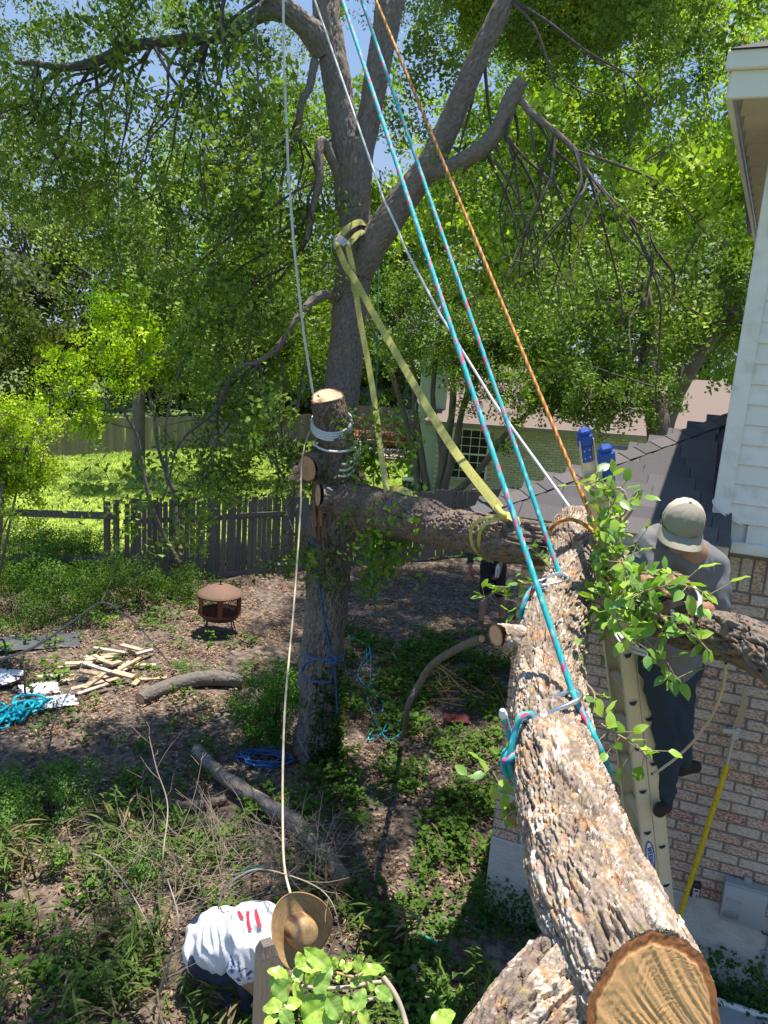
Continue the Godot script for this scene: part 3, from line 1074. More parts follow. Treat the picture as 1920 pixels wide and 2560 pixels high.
# a whole tree: stems (arrays of [point, radius]), crown clumps, one limb into each clump
func tree(called: String, label: String, stems: Array, style: int, clumps: Array, density: float, size: float, droop: float, cols: Array, sprig: Mesh, leaf: Material, group := "", bark_step := 0.08, sides := 14) -> Node3D:
	var at: Vector3 = stems[0][0][0]
	var t := thing(called, label, "tree", at, group)
	for st in stems:
		var local := []
		for p in st:
			local.append([p[0] - at, p[1]])
		var mb := MB.new()
		bark_tube(mb, local, bark_step, sides, minf(0.014, local[0][1] * 0.12), 9.0 / maxf(local[0][1] * 6.0, 0.6), 4.0, style, 0.1)
		obj("trunk" if st == stems[0] else "stem", mb.mesh(), M.bark, t)
	var tr := []
	var cc := []
	var lc := []
	var lb := MB.new()
	for cl in clumps:
		lc.append([cl[0] - at, cl[1]])
		var best: Array = []
		var bd := 1e9
		for st in stems:
			for j in range(maxi(1, st.size() / 2), st.size()):
				var dd: float = (st[j][0] as Vector3).distance_to(cl[0]) + rf(0.0, 0.8)
				if dd < bd:
					bd = dd
					best = st[j]
		var from: Vector3 = best[0] + Vector3.UP * rf(-0.25, 0.05) * bd
		limb_to(lb, from - at if from.y > 1.0 else best[0] - at, minf(best[1] * 0.5, 0.008 + bd * 0.009), cl[0] - at, 0.006 + size * 0.008, 0.12 * bd * rf(-0.4, 1.0))
		for e in 2:
			var tip: Vector3 = cl[0] - at + Vector3(rf(-1, 1) * cl[1].x, rf(-1.0, 0.6) * cl[1].y, rf(-1, 1) * cl[1].z)
			limb_to(lb, cl[0] - at, 0.006 + size * 0.01, tip, 0.004, 0.0, 4)
	var o := obj("branches", lb.mesh(), M.bark, t)
	o.set_meta("kind", "stuff")
	fill_clumps(lc, density, size, droop, cols, tr, cc)
	many("crown", sprig, leaf, tr, cc, t)
	return t


func make_background_trees() -> void:
	var far_sprig := sprig_mesh(3, 17, 1.0, 0.32, 0.19, 1.3)
	var olive := [Color(0.144, 0.17, 0.0928), Color(0.239, 0.272, 0.167)]
	var green := [Color(0.145, 0.248, 0.0498), Color(0.4, 0.524, 0.0995)]
	var lime := [Color(0.277, 0.431, 0.0708), Color(0.592, 0.66, 0.142)]
	var specs := [
		[Vector3(-19.477, 7.457, -41.597), Vector3(6.5, 7.0, 4.0), olive, "grey green oak at the far left beyond the privacy fence", 34],
		[Vector3(-14.114, 6.197, -45.418), Vector3(6.5, 7.5, 4.0), olive, "dull olive oak beyond the privacy fence behind the yellow tree", 30],
		[Vector3(-6.196, 9.036, -39.889), Vector3(6.0, 8.0, 4.0), green, "tall green tree beyond the lawn just left of the big trunk", 34],
		[Vector3(0.146, 10.046, -38.059), Vector3(6.0, 8.5, 4.0), green, "tall green tree behind the neighbour chimney", 34],
		[Vector3(4.839, 10.859, -35.165), Vector3(5.5, 9.0, 4.0), lime, "bright green tree behind the ridge of the neighbour house", 40],
		[Vector3(8.315, 11.41, -32.215), Vector3(5.2, 9.0, 4.0), lime, "tall sunlit lime green tree above the neighbour roof", 44],
		[Vector3(13.991, 11.484, -35.299), Vector3(6.0, 9.5, 4.0), lime, "large pale green tree behind the white siding corner", 40],
	]
	for s in specs:
		var c: Vector3 = s[0]
		var base := Vector3(c.x, 0, c.z)
		var r: Vector3 = s[1]
		var stems := [[[base, 0.34], [base + Vector3(0.2, 2.5, 0), 0.28], [base + Vector3(-0.2, 5.5, 0.2), 0.2], [base + Vector3(0.1, maxf(c.y, 6.0), 0), 0.12]]]
		tree("background_tree", s[3], stems, 3, crown_clumps(c, r, s[4], 1.9), 0.62, 0.95, 0.5, s[2], far_sprig, M.leaf_far, "trees beyond the lawn", 0.5, 9)
	# hedge mass low behind the far fence
	var tr := []
	var cc := []
	var hedge := []
	for i in 90:
		var hx := -32.0 + i * 0.75
		hedge.append([Vector3(hx, rf(0.3, 3.4), -37.5 - rf(0, 4.0) + maxf(0, -9.0 - hx) * 0.72), Vector3(1.7, 1.3, 1.5)])
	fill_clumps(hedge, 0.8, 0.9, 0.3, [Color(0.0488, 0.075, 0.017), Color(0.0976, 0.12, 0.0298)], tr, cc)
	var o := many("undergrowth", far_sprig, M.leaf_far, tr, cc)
	tag(o, "dark tangled undergrowth beyond the back fence", "undergrowth")
	# oak behind the dark roof, two leaning trunks
	var mid_sprig := sprig_mesh(5, 16, 1.0, 0.28, 0.17, 1.2)
	var dark := [Color(0.0758, 0.146, 0.0331), Color(0.242, 0.365, 0.0746)]
	var o1: Vector3 = Vector3(5.991, 2.632, -17.048)
	var oak_stems := [
		[[Vector3(o1.x, 0, o1.z), 0.34], [o1, 0.27], [Vector3(5.649, 3.817, -17.301), 0.24], [Vector3(5.619, 4.822, -17.516), 0.2], [Vector3(5.396, 5.915, -17.749), 0.13]],
		[[Vector3(6.015, 2.734, -17.07), 0.22], [Vector3(6.323, 3.763, -17.29), 0.2], [Vector3(6.654, 4.492, -17.241), 0.16], [Vector3(7.077, 5.306, -17.108), 0.11], [Vector3(7.58, 6.08, -16.762), 0.06]],
	]
	var oc := crown_clumps(Vector3(6.097, 5.795, -18.235), Vector3(2.6, 1.6, 2.0), 26, 0.6)
	oc += crown_clumps(Vector3(4.136, 4.822, -17.516), Vector3(1.8, 1.1, 1.4), 20, 0.55)
	oc += crown_clumps(Vector3(7.093, 5.225, -17.602), Vector3(1.2, 1.2, 1.2), 14, 0.5)
	tree("oak_tree", "dark leaning oak with two thick trunks behind the dark shingle roof", oak_stems, 1, oc, 0.6, 0.38, 0.5, dark, mid_sprig, M.leaf_dark, "", 0.15, 12)
	# crape myrtle clump before the neighbour wall
	var cm := []
	for q in [[Vector3(0.86, 0.36, -18.608), Vector3(0.576, 1.916, -18.941), Vector3(0.006, 3.453, -19.269), Vector3(-0.646, 4.744, -19.033)], [Vector3(1.085, 0.431, -18.624), Vector3(0.74, 2.04, -18.967), Vector3(0.506, 3.375, -19.252), Vector3(0.36, 4.941, -19.586)], [Vector3(1.318, 0.391, -18.615), Vector3(1.329, 1.855, -18.928), Vector3(1.014, 3.173, -19.413), Vector3(1.13, 5.444, -19.694)], [Vector3(1.361, 0.435, -18.42), Vector3(1.638, 2.026, -18.657), Vector3(1.823, 3.263, -18.819), Vector3(2.481, 4.518, -18.78)], [Vector3(1.253, 0.43, -18.521), Vector3(1.486, 2.671, -18.897), Vector3(1.504, 3.9, -19.057), Vector3(1.883, 5.581, -19.314)], [Vector3(1.414, 0.404, -18.311), Vector3(2.248, 1.574, -18.152), Vector3(2.802, 2.511, -18.045), Vector3(3.615, 3.448, -17.734)]]:
		var b0: Vector3 = q[0]
		cm.append([[Vector3(b0.x, 0, b0.z), 0.11], [q[0] + Vector3.UP * 0.1, 0.1], [q[1], 0.085], [q[2], 0.06], [q[3], 0.03]])
	var cmc := crown_clumps(Vector3(0.818, 4.972, -19.593), Vector3(2.0, 1.3, 1.6), 26, 0.55)
	cmc += crown_clumps(Vector3(2.781, 4.322, -18.432), Vector3(1.9, 1.4, 1.4), 34, 0.5)
	cmc += crown_clumps(Vector3(4.076, 3.565, -16.225), Vector3(1.9, 0.5, 0.8), 34, 0.4)
	cmc += [[Vector3(3.898, 4.022, -16.527), Vector3(0.8, 0.45, 0.6)], [Vector3(3.369, 3.471, -17.023), Vector3(0.7, 0.4, 0.6)], [Vector3(4.752, 3.611, -16.235), Vector3(0.7, 0.4, 0.6)], [Vector3(2.575, 3.607, -17.256), Vector3(0.6, 0.4, 0.6)], [Vector3(2.029, 3.542, -17.856), Vector3(0.6, 0.4, 0.5)], [Vector3(4.243, 3.214, -15.945), Vector3(0.5, 0.3, 0.5)], [Vector3(5.586, 4.143, -16.348), Vector3(0.6, 0.4, 0.6)], [Vector3(2.963, 2.859, -17.915), Vector3(0.6, 0.3, 0.5)], [Vector3(2.391, 2.163, -17.971), Vector3(0.4, 0.25, 0.4)], [Vector3(3.833, 3.359, -17.715), Vector3(0.6, 0.35, 0.5)], [Vector3(0.168, 2.789, -19.127), Vector3(0.5, 0.4, 0.4)]]
	var near_sprig := sprig_mesh(7, 16, 1.0, 0.27, 0.16, 1.2)
	tree("crape_myrtle", "dark multi-stemmed crape myrtle before the neighbour brick wall", cm, 3, cmc, 0.62, 0.36, 0.4, dark, near_sprig, M.leaf_dark, "", 0.2, 8)
	# shade tree on the lawn
	var lt := [[[Vector3(-7.056, 0, -21.508), 0.26], [Vector3(-7.06, 0.406, -21.481), 0.19], [Vector3(-7.083, 1.843, -21.583), 0.17], [Vector3(-7.089, 3.125, -21.755), 0.16], [Vector3(-6.811, 4.414, -21.928), 0.11]]]
	var ltc := crown_clumps(Vector3(-5.212, 5.291, -22.217), Vector3(4.2, 2.4, 2.6), 44, 0.8)
	tree("lawn_tree", "shade tree with a straight grey trunk standing on the lawn", lt, 3, ltc, 0.55, 0.48, 0.5, [Color(0.0732, 0.13, 0.017), Color(0.171, 0.25, 0.0298)], mid_sprig, M.leaf_dark, "", 0.12, 14)
	var lt2 := [[[Vector3(-4.39, 0, -30.501), 0.3], [Vector3(-4.446, 0.709, -30.442), 0.22], [Vector3(-4.574, 3.063, -30.433), 0.2], [Vector3(-4.483, 4.847, -30.814), 0.13]]]
	tree("lawn_tree", "second darker lawn tree by the far end of the privacy fence", lt2, 3, crown_clumps(Vector3(-4.664, 4.834, -30.811), Vector3(4.5, 2.2, 3.0), 26, 1.0), 0.5, 0.6, 0.5, dark, mid_sprig, M.leaf_dark, "", 0.2, 10)
	# yellow leaved young tree at the fence
	var yg: Vector3 = Vector3(-3.516, 0, -13.011)
	var ys := [
		[[yg, 0.05], [Vector3(-3.482, 0.678, -12.541), 0.045], [Vector3(-3.525, 1.465, -12.607), 0.04], [Vector3(-3.649, 1.855, -12.588), 0.036], [Vector3(-3.856, 2.371, -12.698), 0.03], [Vector3(-3.976, 2.97, -12.826), 0.024], [Vector3(-4.262, 3.709, -12.983), 0.014]],
		[[Vector3(-3.416, 0.413, -12.484), 0.045], [Vector3(-3.72, 1.016, -12.409), 0.04], [Vector3(-3.91, 1.646, -12.339), 0.034], [Vector3(-4.067, 2.394, -12.396), 0.03], [Vector3(-4.168, 2.693, -12.358), 0.026], [Vector3(-4.504, 3.19, -12.361), 0.02], [Vector3(-5.008, 3.522, -12.33), 0.012]],
		[[Vector3(-3.649, 1.855, -12.588), 0.028], [Vector3(-3.733, 2.607, -12.748), 0.022], [Vector3(-3.679, 3.142, -12.863), 0.018], [Vector3(-3.501, 3.912, -13.027), 0.01]],
	]
	var ycl := []
	for q in [[Vector3(-5.466, 3.202, -12.262), 0.3], [Vector3(-5.082, 3.517, -12.329), 0.36], [Vector3(-5.405, 3.71, -12.575), 0.26], [Vector3(-4.78, 3.9, -12.615), 0.42], [Vector3(-4.585, 4.362, -12.918), 0.42], [Vector3(-4.795, 4.658, -13.186), 0.3], [Vector3(-4.206, 3.865, -12.812), 0.45], [Vector3(-4.825, 3.029, -12.225), 0.3], [Vector3(-4.615, 2.682, -12.151), 0.22], [Vector3(-5.02, 2.654, -12.145), 0.2], [Vector3(-3.996, 4.333, -13.117), 0.4], [Vector3(-4.327, 3.343, -12.496), 0.34], [Vector3(-4.327, 4.779, -13.417), 0.35], [Vector3(-5.437, 2.922, -12.1), 0.2]]:
		ycl.append([q[0], Vector3(q[1], q[1] * 0.55, q[1])])
	tree("young_tree", "young tree with yellow green leaves leaning over the picket fence", ys, 3, ycl, 1.5, 0.24, 0.1, [Color(0.3, 0.5, 0.035), Color(0.56, 0.68, 0.05)], near_sprig, M.leaf_yellow, "", 0.1, 8)
	# greener young tree right of it
	var gg: Vector3 = Vector3(-1.471, 0, -14.113)
	var gs := [
		[[gg, 0.07], [Vector3(-1.653, 0.742, -14.6), 0.06], [Vector3(-1.853, 1.884, -14.844), 0.05], [Vector3(-2.115, 2.755, -15.029), 0.04], [Vector3(-2.305, 3.63, -15.216), 0.02]],
		[[Vector3(-1.576, 0.303, -14.506), 0.05], [Vector3(-1.793, 1.873, -14.944), 0.045], [Vector3(-1.856, 2.764, -15.134), 0.035], [Vector3(-1.751, 3.844, -15.364), 0.02]],
		[[Vector3(-1.73, 1.181, -14.694), 0.03], [Vector3(-2.108, 1.808, -14.623), 0.025], [Vector3(-2.418, 2.25, -14.513), 0.018], [Vector3(-2.824, 2.929, -14.453), 0.01]],
	]
	var gcl := crown_clumps(Vector3(-3.092, 3.934, -14.77), Vector3(1.5, 0.95, 1.0), 26, 0.45)
	gcl += crown_clumps(Vector3(-2.242, 4.523, -15.407), Vector3(1.3, 1.2, 1.0), 20, 0.45)
	gcl += crown_clumps(Vector3(-3.916, 4.698, -14.217), Vector3(0.9, 0.7, 0.8), 14, 0.4)
	tree("young_tree", "green multi-stemmed young tree at the fence behind the sawn stub", gs, 3, gcl, 0.5, 0.3, 0.35, [Color(0.0854, 0.16, 0.017), Color(0.195, 0.3, 0.0298)], near_sprig, M.leaf_mid, "", 0.15, 8)
	# bush at the left edge
	var bc := crown_clumps(Vector3(-4.502, 2.792, -8.902), Vector3(0.55, 0.6, 0.5), 26, 0.24)
	var bs := [[[Vector3(-5.617, 0, -10.53), 0.03], [Vector3(-4.484, 1.78, -8.686), 0.022], [Vector3(-4.494, 2.686, -8.88), 0.012]], [[Vector3(-5.617, 0, -10.53), 0.025], [Vector3(-4.231, 2.81, -8.906), 0.012], [Vector3(-4.029, 3.037, -8.955), 0.006]]]
	bc += [[Vector3(-4.118, 3.138, -8.976), Vector3(0.14, 0.1, 0.14)], [Vector3(-4.026, 2.611, -8.864), Vector3(0.12, 0.1, 0.12)], [Vector3(-4.104, 2.179, -8.771), Vector3(0.14, 0.1, 0.14)], [Vector3(-4.336, 2.003, -8.734), Vector3(0.25, 0.14, 0.2)]]
	tree("tall_bush", "bright leafy bush at the left edge of the yard", bs, 3, bc, 1.2, 0.17, 0.1, [Color(0.305, 0.46, 0.0425), Color(0.488, 0.62, 0.0595)], near_sprig, M.leaf_mid, "", 0.1, 8)


# ---------------------------------------------------------------- the big tree
func make_main_tree() -> void:
	var at: Vector3 = Vector3(-0.536, 0, -7.35)
	var t := thing("big_tree", "big rough barked tree with sawn stubs and a long limb reaching to the house", "tree", at)
	var sh := func(a: Array) -> Array:
		var o := []
		for p in a:
			o.append([p[0] - at, p[1]])
		return o
	var trunk := [[Vector3(-0.561, -0.19, -7.35), 0.26], [Vector3(-0.555, 0.073, -7.36), 0.224], [Vector3(-0.527, 0.649, -7.37), 0.197], [Vector3(-0.51, 1.409, -7.38), 0.198], [Vector3(-0.506, 2.047, -7.38), 0.211], [Vector3(-0.502, 2.476, -7.38), 0.238], [Vector3(-0.464, 2.809, -7.36), 0.226], [Vector3(-0.468, 3.088, -7.33), 0.224]]
	var mb := MB.new()
	bark_tube(mb, sh.call(trunk), 0.013, 180, 0.034, 32.0, 9.0, 0, 0.1)
	obj("trunk", mb.mesh(), M.bark, t)
	# the grey seam that runs up the left of the trunk into the tall stem
	var seam := [[Vector3(-0.651, 0.72, -7.42), 0.125], [Vector3(-0.612, 1.487, -7.42), 0.118], [Vector3(-0.61, 2.114, -7.46), 0.121], [Vector3(-0.596, 2.574, -7.55), 0.145], [Vector3(-0.564, 3.032, -7.66), 0.168], [Vector3(-0.521, 3.494, -7.75), 0.173], [Vector3(-0.496, 3.955, -7.82), 0.172], [Vector3(-0.49, 4.411, -7.9), 0.167], [Vector3(-0.475, 4.865, -7.98), 0.176], [Vector3(-0.49, 5.223, -8.02), 0.166], [Vector3(-0.522, 5.574, -8.05), 0.17], [Vector3(-0.54, 5.922, -8.08), 0.191], [Vector3(-0.558, 6.138, -8.1), 0.191]]
	mb = MB.new()
	bark_tube(mb, sh.call(seam), 0.016, 120, 0.016, 38.0, 8.0, 0, 0.06)
	obj("tall_stem", mb.mesh(), M.bark, t)
	var forks := [
		[[Vector3(-0.592, 5.961, -8.08), 0.141], [Vector3(-0.681, 6.381, -8.1), 0.131], [Vector3(-0.769, 6.794, -8.12), 0.134], [Vector3(-0.863, 7.162, -8.15), 0.129], [Vector3(-0.929, 7.655, -8.2), 0.115], [Vector3(-1.024, 8.469, -8.3), 0.087]],
		[[Vector3(-0.475, 5.973, -8.1), 0.114], [Vector3(-0.406, 6.446, -8.12), 0.108], [Vector3(-0.347, 6.912, -8.15), 0.116], [Vector3(-0.284, 7.418, -8.2), 0.129], [Vector3(-0.222, 7.978, -8.3), 0.097], [Vector3(-0.128, 8.805, -8.4), 0.075]],
		[[Vector3(-0.412, 4.911, -7.95), 0.138], [Vector3(-0.294, 5.177, -7.9), 0.145], [Vector3(-0.196, 5.344, -7.88), 0.149], [Vector3(-0.021, 5.614, -7.85), 0.134], [Vector3(0.205, 5.943, -7.8), 0.119], [Vector3(0.337, 6.239, -7.78), 0.104], [Vector3(0.437, 6.496, -7.75), 0.099], [Vector3(0.605, 6.936, -7.7), 0.088], [Vector3(0.769, 7.322, -7.65), 0.083], [Vector3(0.936, 7.837, -7.6), 0.065], [Vector3(1.171, 8.389, -7.5), 0.047]],
		[[Vector3(0.195, 5.831, -7.78), 0.066], [Vector3(0.362, 5.878, -7.7), 0.074], [Vector3(0.501, 5.934, -7.6), 0.077], [Vector3(0.668, 6.04, -7.5), 0.076], [Vector3(0.792, 6.202, -7.45), 0.075], [Vector3(0.866, 6.421, -7.4), 0.07], [Vector3(0.919, 6.519, -7.38), 0.065], [Vector3(0.958, 6.575, -7.36), 0.045]],
		[[Vector3(-0.88, 6.902, -8.1), 0.111], [Vector3(-0.962, 7.04, -8.05), 0.123], [Vector3(-1.102, 7.139, -8), 0.1], [Vector3(-1.251, 7.22, -7.95), 0.095], [Vector3(-1.419, 7.313, -7.9), 0.086], [Vector3(-1.723, 7.434, -7.8), 0.067], [Vector3(-2.091, 7.471, -7.6), 0.045]],
		[[Vector3(-1.249, 7.166, -7.95), 0.065], [Vector3(-1.392, 7.168, -7.9), 0.069], [Vector3(-1.541, 7.105, -7.9), 0.065], [Vector3(-1.721, 6.951, -7.85), 0.056], [Vector3(-1.935, 6.898, -7.85), 0.054], [Vector3(-2.136, 6.852, -7.8), 0.051], [Vector3(-2.436, 6.81, -7.8), 0.047], [Vector3(-2.676, 6.731, -7.75), 0.043], [Vector3(-2.936, 6.581, -7.7), 0.04], [Vector3(-3.193, 6.502, -7.65), 0.032], [Vector3(-3.425, 6.502, -7.6), 0.023], [Vector3(-3.612, 6.485, -7.55), 0.015]],
		[[Vector3(0.897, 6.442, -7.4), 0.031], [Vector3(0.973, 6.395, -7.38), 0.033], [Vector3(1.055, 6.306, -7.35), 0.031], [Vector3(1.266, 6.155, -7.3), 0.026], [Vector3(1.435, 6.014, -7.25), 0.022], [Vector3(1.569, 5.823, -7.2), 0.016], [Vector3(1.835, 5.572, -7.15), 0.012], [Vector3(2.134, 5.353, -7.1), 0.008]],
		[[Vector3(-0.955, 6.823, -8), 0.04], [Vector3(-0.99, 6.564, -7.95), 0.035], [Vector3(-1.056, 6.403, -7.9), 0.031], [Vector3(-1.079, 6.137, -7.9), 0.027], [Vector3(-1.162, 5.955, -7.85), 0.018]],
		[[Vector3(-0.629, 5.751, -8), 0.05], [Vector3(-0.819, 6.072, -7.9), 0.049], [Vector3(-0.856, 6.016, -7.85), 0.044], [Vector3(-0.836, 5.718, -7.8), 0.038], [Vector3(-0.89, 5.464, -7.8), 0.029], [Vector3(-0.927, 5.158, -7.75), 0.022]],
		[[Vector3(-0.6, 4.666, -7.8), 0.041], [Vector3(-0.772, 4.648, -7.7), 0.045], [Vector3(-0.974, 4.412, -7.6), 0.038], [Vector3(-1.127, 4.139, -7.5), 0.029], [Vector3(-1.283, 3.999, -7.4), 0.022], [Vector3(-1.48, 3.901, -7.3), 0.015], [Vector3(-1.646, 3.543, -7.3), 0.011]],
	]
	var amps := [0.016, 0.016, 0.016, 0.012, 0.016, 0.012, 0.006, 0.007, 0.008, 0.008]
	for i in forks.size():
		mb = MB.new()
		var f: Array = forks[i]
		bark_tube(mb, sh.call(f), 0.024, 72 if f[0][1] > 0.1 else 30, amps[i], 38.0, 7.0, 0 if i != 5 else 3, 0.08)
		obj("fork" if i < 3 else "limb", mb.mesh(), M.bark, t)
	# the front stem, sawn off
	var stump := [[Vector3(-0.382, 2.698, -7.25), 0.268], [Vector3(-0.428, 3.021, -7.2), 0.211], [Vector3(-0.485, 3.286, -7.17), 0.17], [Vector3(-0.538, 3.48, -7.15), 0.155], [Vector3(-0.591, 3.705, -7.13), 0.145]]
	mb = MB.new()
	bark_tube(mb, sh.call(stump), 0.012, 130, 0.026, 30.0, 4.0, 1, 0.12)
	obj("sawn_stem", mb.mesh(), M.bark, t)
	var f0: Array = stump[4]
	mb = MB.new()
	saw_face(mb, f0[0] - at + Vector3(0, 0.012, 0.012), Vector3(-0.05, 0.86, 0.52), Vector3(0, 0.5, -0.86), f0[1] * 1.06, 0.016, Color(0.62, 0.42, 0.27), Color(0.24, 0.1, 0.05), 0.0012)
	obj("cut_face", mb.mesh(), M.cut_wood, t)
	# lower stub, pointing left and forward
	var stub := [[Vector3(-0.461, 3.074, -7.429), 0.181], [Vector3(-0.558, 3.154, -7.292), 0.16], [Vector3(-0.638, 3.105, -7.129), 0.135], [Vector3(-0.731, 3.071, -6.968), 0.119]]
	mb = MB.new()
	bark_tube(mb, sh.call(stub), 0.012, 80, 0.02, 20.0, 2.0, 1, 0.12)
	obj("stub", mb.mesh(), M.bark, t)
	var f1: Array = stub[3]
	mb = MB.new()
	var sd := Vector3(-0.62, -0.12, 0.77)
	saw_face(mb, f1[0] - at + sd * 0.01, sd, Vector3.UP, f1[1] * 1.08, 0.014, Color(0.6, 0.36, 0.22), Color(0.22, 0.09, 0.045), 0.0012, 0.95)
	obj("cut_face", mb.mesh(), M.cut_wood, t)
	# splintered hinge left on that stub
	mb = MB.new()
	for i in 14:
		var o := Vector3(-0.055 + rf(-0.03, 0.02), rf(-0.085, 0.02), 0.05)
		var l := rf(0.05, 0.13)
		var c0: Vector3 = f1[0] - at + o
		mb.box(c0 + sd * l * 0.5, Vector3(rf(0.012, 0.03), rf(0.012, 0.035), l), Basis.looking_at(-(sd + rdir() * 0.12), Vector3.UP), 0.004, Color(0.62, 0.4, 0.27) * rf(0.8, 1.1))
	obj("splinters", mb.mesh(), M.cut_wood, t)
	# small stub below with a narrow cut
	var stub2 := [[Vector3(-0.408, 2.779, -7.11), 0.136], [Vector3(-0.54, 2.82, -6.986), 0.108], [Vector3(-0.606, 2.831, -6.947), 0.098]]
	mb = MB.new()
	bark_tube(mb, sh.call(stub2), 0.014, 60, 0.016, 22.0, 2.5, 0, 0.12)
	obj("stub", mb.mesh(), M.bark, t)
	var f2: Array = stub2[2]
	mb = MB.new()
	saw_face(mb, f2[0] - at + Vector3(-0.016, 0, 0), Vector3(-0.93, 0.0, 0.36), Vector3.UP, f2[1] * 1.08, 0.006, Color(0.56, 0.4, 0.26), Color(0.24, 0.12, 0.06), 0.001, 0.9)
	obj("cut_face", mb.mesh(), M.cut_wood, t)
	# torn wood below
	mb = MB.new()
	for i in 22:
		var p: Vector3 = [Vector3(-0.602, 2.519, -7.16), 0.022][0] - at + Vector3(rf(-0.06, 0.07), rf(-0.16, 0.2), rf(-0.03, 0.03))
		mb.box(p, Vector3(rf(0.012, 0.03), rf(0.12, 0.3), rf(0.01, 0.02)), Basis(Vector3.BACK, rf(-0.12, 0.2)) * Basis(Vector3.UP, rf(-0.6, 0.6)), 0.003, [Color(0.2, 0.09, 0.055), Color(0.3, 0.15, 0.08), Color(0.38, 0.2, 0.1), Color(0.16, 0.1, 0.08)][i % 4])
	obj("torn_wood", mb.mesh(), M.cut_wood, t)
	# the long limb, past the log and on to the right over the yard
	var limb := [[Vector3(-0.413, 2.795, -7.165), 0.154], [Vector3(-0.268, 2.779, -6.936), 0.197], [Vector3(-0.08, 2.812, -6.555), 0.194], [Vector3(0.117, 2.874, -6.108), 0.178], [Vector3(0.303, 2.948, -5.663), 0.161], [Vector3(0.437, 2.982, -5.313), 0.138], [Vector3(0.584, 3.066, -4.871), 0.127], [Vector3(0.721, 3.107, -4.572), 0.131], [Vector3(0.851, 3.148, -4.356), 0.122], [Vector3(1.002, 3.13, -4.424), 0.121], [Vector3(1.217, 3.111, -4.625), 0.112], [Vector3(1.32, 3.112, -4.471), 0.097], [Vector3(1.354, 3.048, -3.997), 0.093], [Vector3(1.37, 3.024, -3.583), 0.095], [Vector3(1.39, 3.088, -3.188), 0.089], [Vector3(1.419, 3.154, -2.947), 0.092], [Vector3(1.478, 3.168, -2.796), 0.094], [Vector3(1.544, 3.142, -2.637), 0.095], [Vector3(1.717, 2.964, -2.497), 0.106]]
	mb = MB.new()
	bark_tube(mb, sh.call(limb), 0.0105, 130, 0.028, 28.0, 3.6, 1, 0.1)
	obj("long_limb", mb.mesh(), M.bark, t)
	# fine hanging branches
	var tw := MB.new()
	var tips := []
	var starts := [[5, 3], [5, 4], [5, 5], [5, 6], [5, 7], [5, 8], [5, 9], [5, 10], [5, 10], [4, 4], [4, 5], [4, 6], [7, 3], [7, 4], [8, 3], [8, 5], [9, 3], [9, 4], [9, 5], [6, 2], [6, 3], [6, 4], [6, 5], [6, 6], [6, 7], [3, 3], [3, 4], [3, 5], [2, 7], [2, 8], [5, 4], [5, 6], [5, 7], [9, 4], [6, 3], [6, 5], [8, 4], [7, 2]]
	for s in starts:
		var p0: Array = forks[s[0]][s[1]]
		for rep in 2:
			var a: Vector3 = p0[0] - at
			var dir := Vector3(rf(-0.9, 0.5) if s[0] in [4, 5, 7, 8, 9] else rf(-0.4, 0.9), rf(-1.3, -0.3), rf(-0.6, 0.6)).normalized()
			if s[0] in [6, 3, 2] and rep == 0:
				dir.y = -0.9
			var l := rf(0.8, 2.0)
			var b := a + dir * l * 0.5 + rdir() * 0.15
			var c := b + (dir + Vector3(0, -0.4, 0) + rdir() * 0.4).normalized() * l * 0.5
			tube(tw, [[a, minf(p0[1] * 0.5, 0.02)], [a.lerp(b, 0.5) + rdir() * 0.08, 0.014], [b, 0.011], [b.lerp(c, 0.5) + rdir() * 0.08, 0.008], [c, 0.004]], 0.15, 6, Color(0.105, 0.09, 0.08) * rf(0.8, 1.3))
			if rng.randf() < (0.45 if s[0] == 5 else (0.12 if s[0] in [2, 3, 6] else 1.0)):
				tips.append([b, 0.8])
				tips.append([c, 1.0])
			for e in 2:
				var d2 := c.lerp(b, rf(0, 1))
				var e2 := d2 + (dir * 0.6 + rdir()).normalized() * rf(0.3, 0.7)
				tube(tw, [[d2, 0.007], [d2.lerp(e2, 0.5) + rdir() * 0.05, 0.005], [e2, 0.003]], 0.15, 5, Color(0.11, 0.095, 0.085))
				if rng.randf() < (0.4 if s[0] == 5 else (0.1 if s[0] in [2, 3, 6] else 1.0)):
					tips.append([e2, 0.8])
	obj("branches", tw.mesh(), M.bark, t).set_meta("kind", "stuff")
	var sprouts := []
	var clumps := []
	for tp in tips:
		var r: float = rf(0.16, 0.36) * tp[1]
		clumps.append([tp[0], Vector3(r, r * 0.8, r)])
	# leafy sprouts on the limb beside the fork
	for q in [[Vector3(-0.164, 3.351, -6.823), 0.16], [Vector3(-0.028, 3.482, -6.851), 0.17], [Vector3(0.008, 3.268, -6.754), 0.18], [Vector3(-0.148, 3.157, -6.731), 0.14], [Vector3(0.13, 3.304, -6.864), 0.14], [Vector3(-0.301, 3.453, -6.947), 0.12], [Vector3(-0.105, 2.728, -6.23), 0.2], [Vector3(0.087, 2.773, -5.933), 0.18], [Vector3(0.23, 2.968, -5.616), 0.15], [Vector3(-0.091, 2.539, -6.19), 0.16], [Vector3(-0.021, 2.373, -6.154), 0.14], [Vector3(0.1, 2.578, -6.096), 0.15], [Vector3(-0.236, 2.73, -6.537), 0.15], [Vector3(0.132, 2.403, -6.161), 0.1]]:
		sprouts.append([q[0] - at, Vector3(q[1], q[1], q[1])])
	var st := []
	var sc := []
	fill_clumps(sprouts, 0.62, 0.19, 0.2, [Color(0.1, 0.2, 0.03), Color(0.22, 0.38, 0.05)], st, sc)
	many("sprouts", sprig_mesh(12, 9, 1.0, 0.3, 0.19, 1.2), M.leaf_mid, st, sc, t)
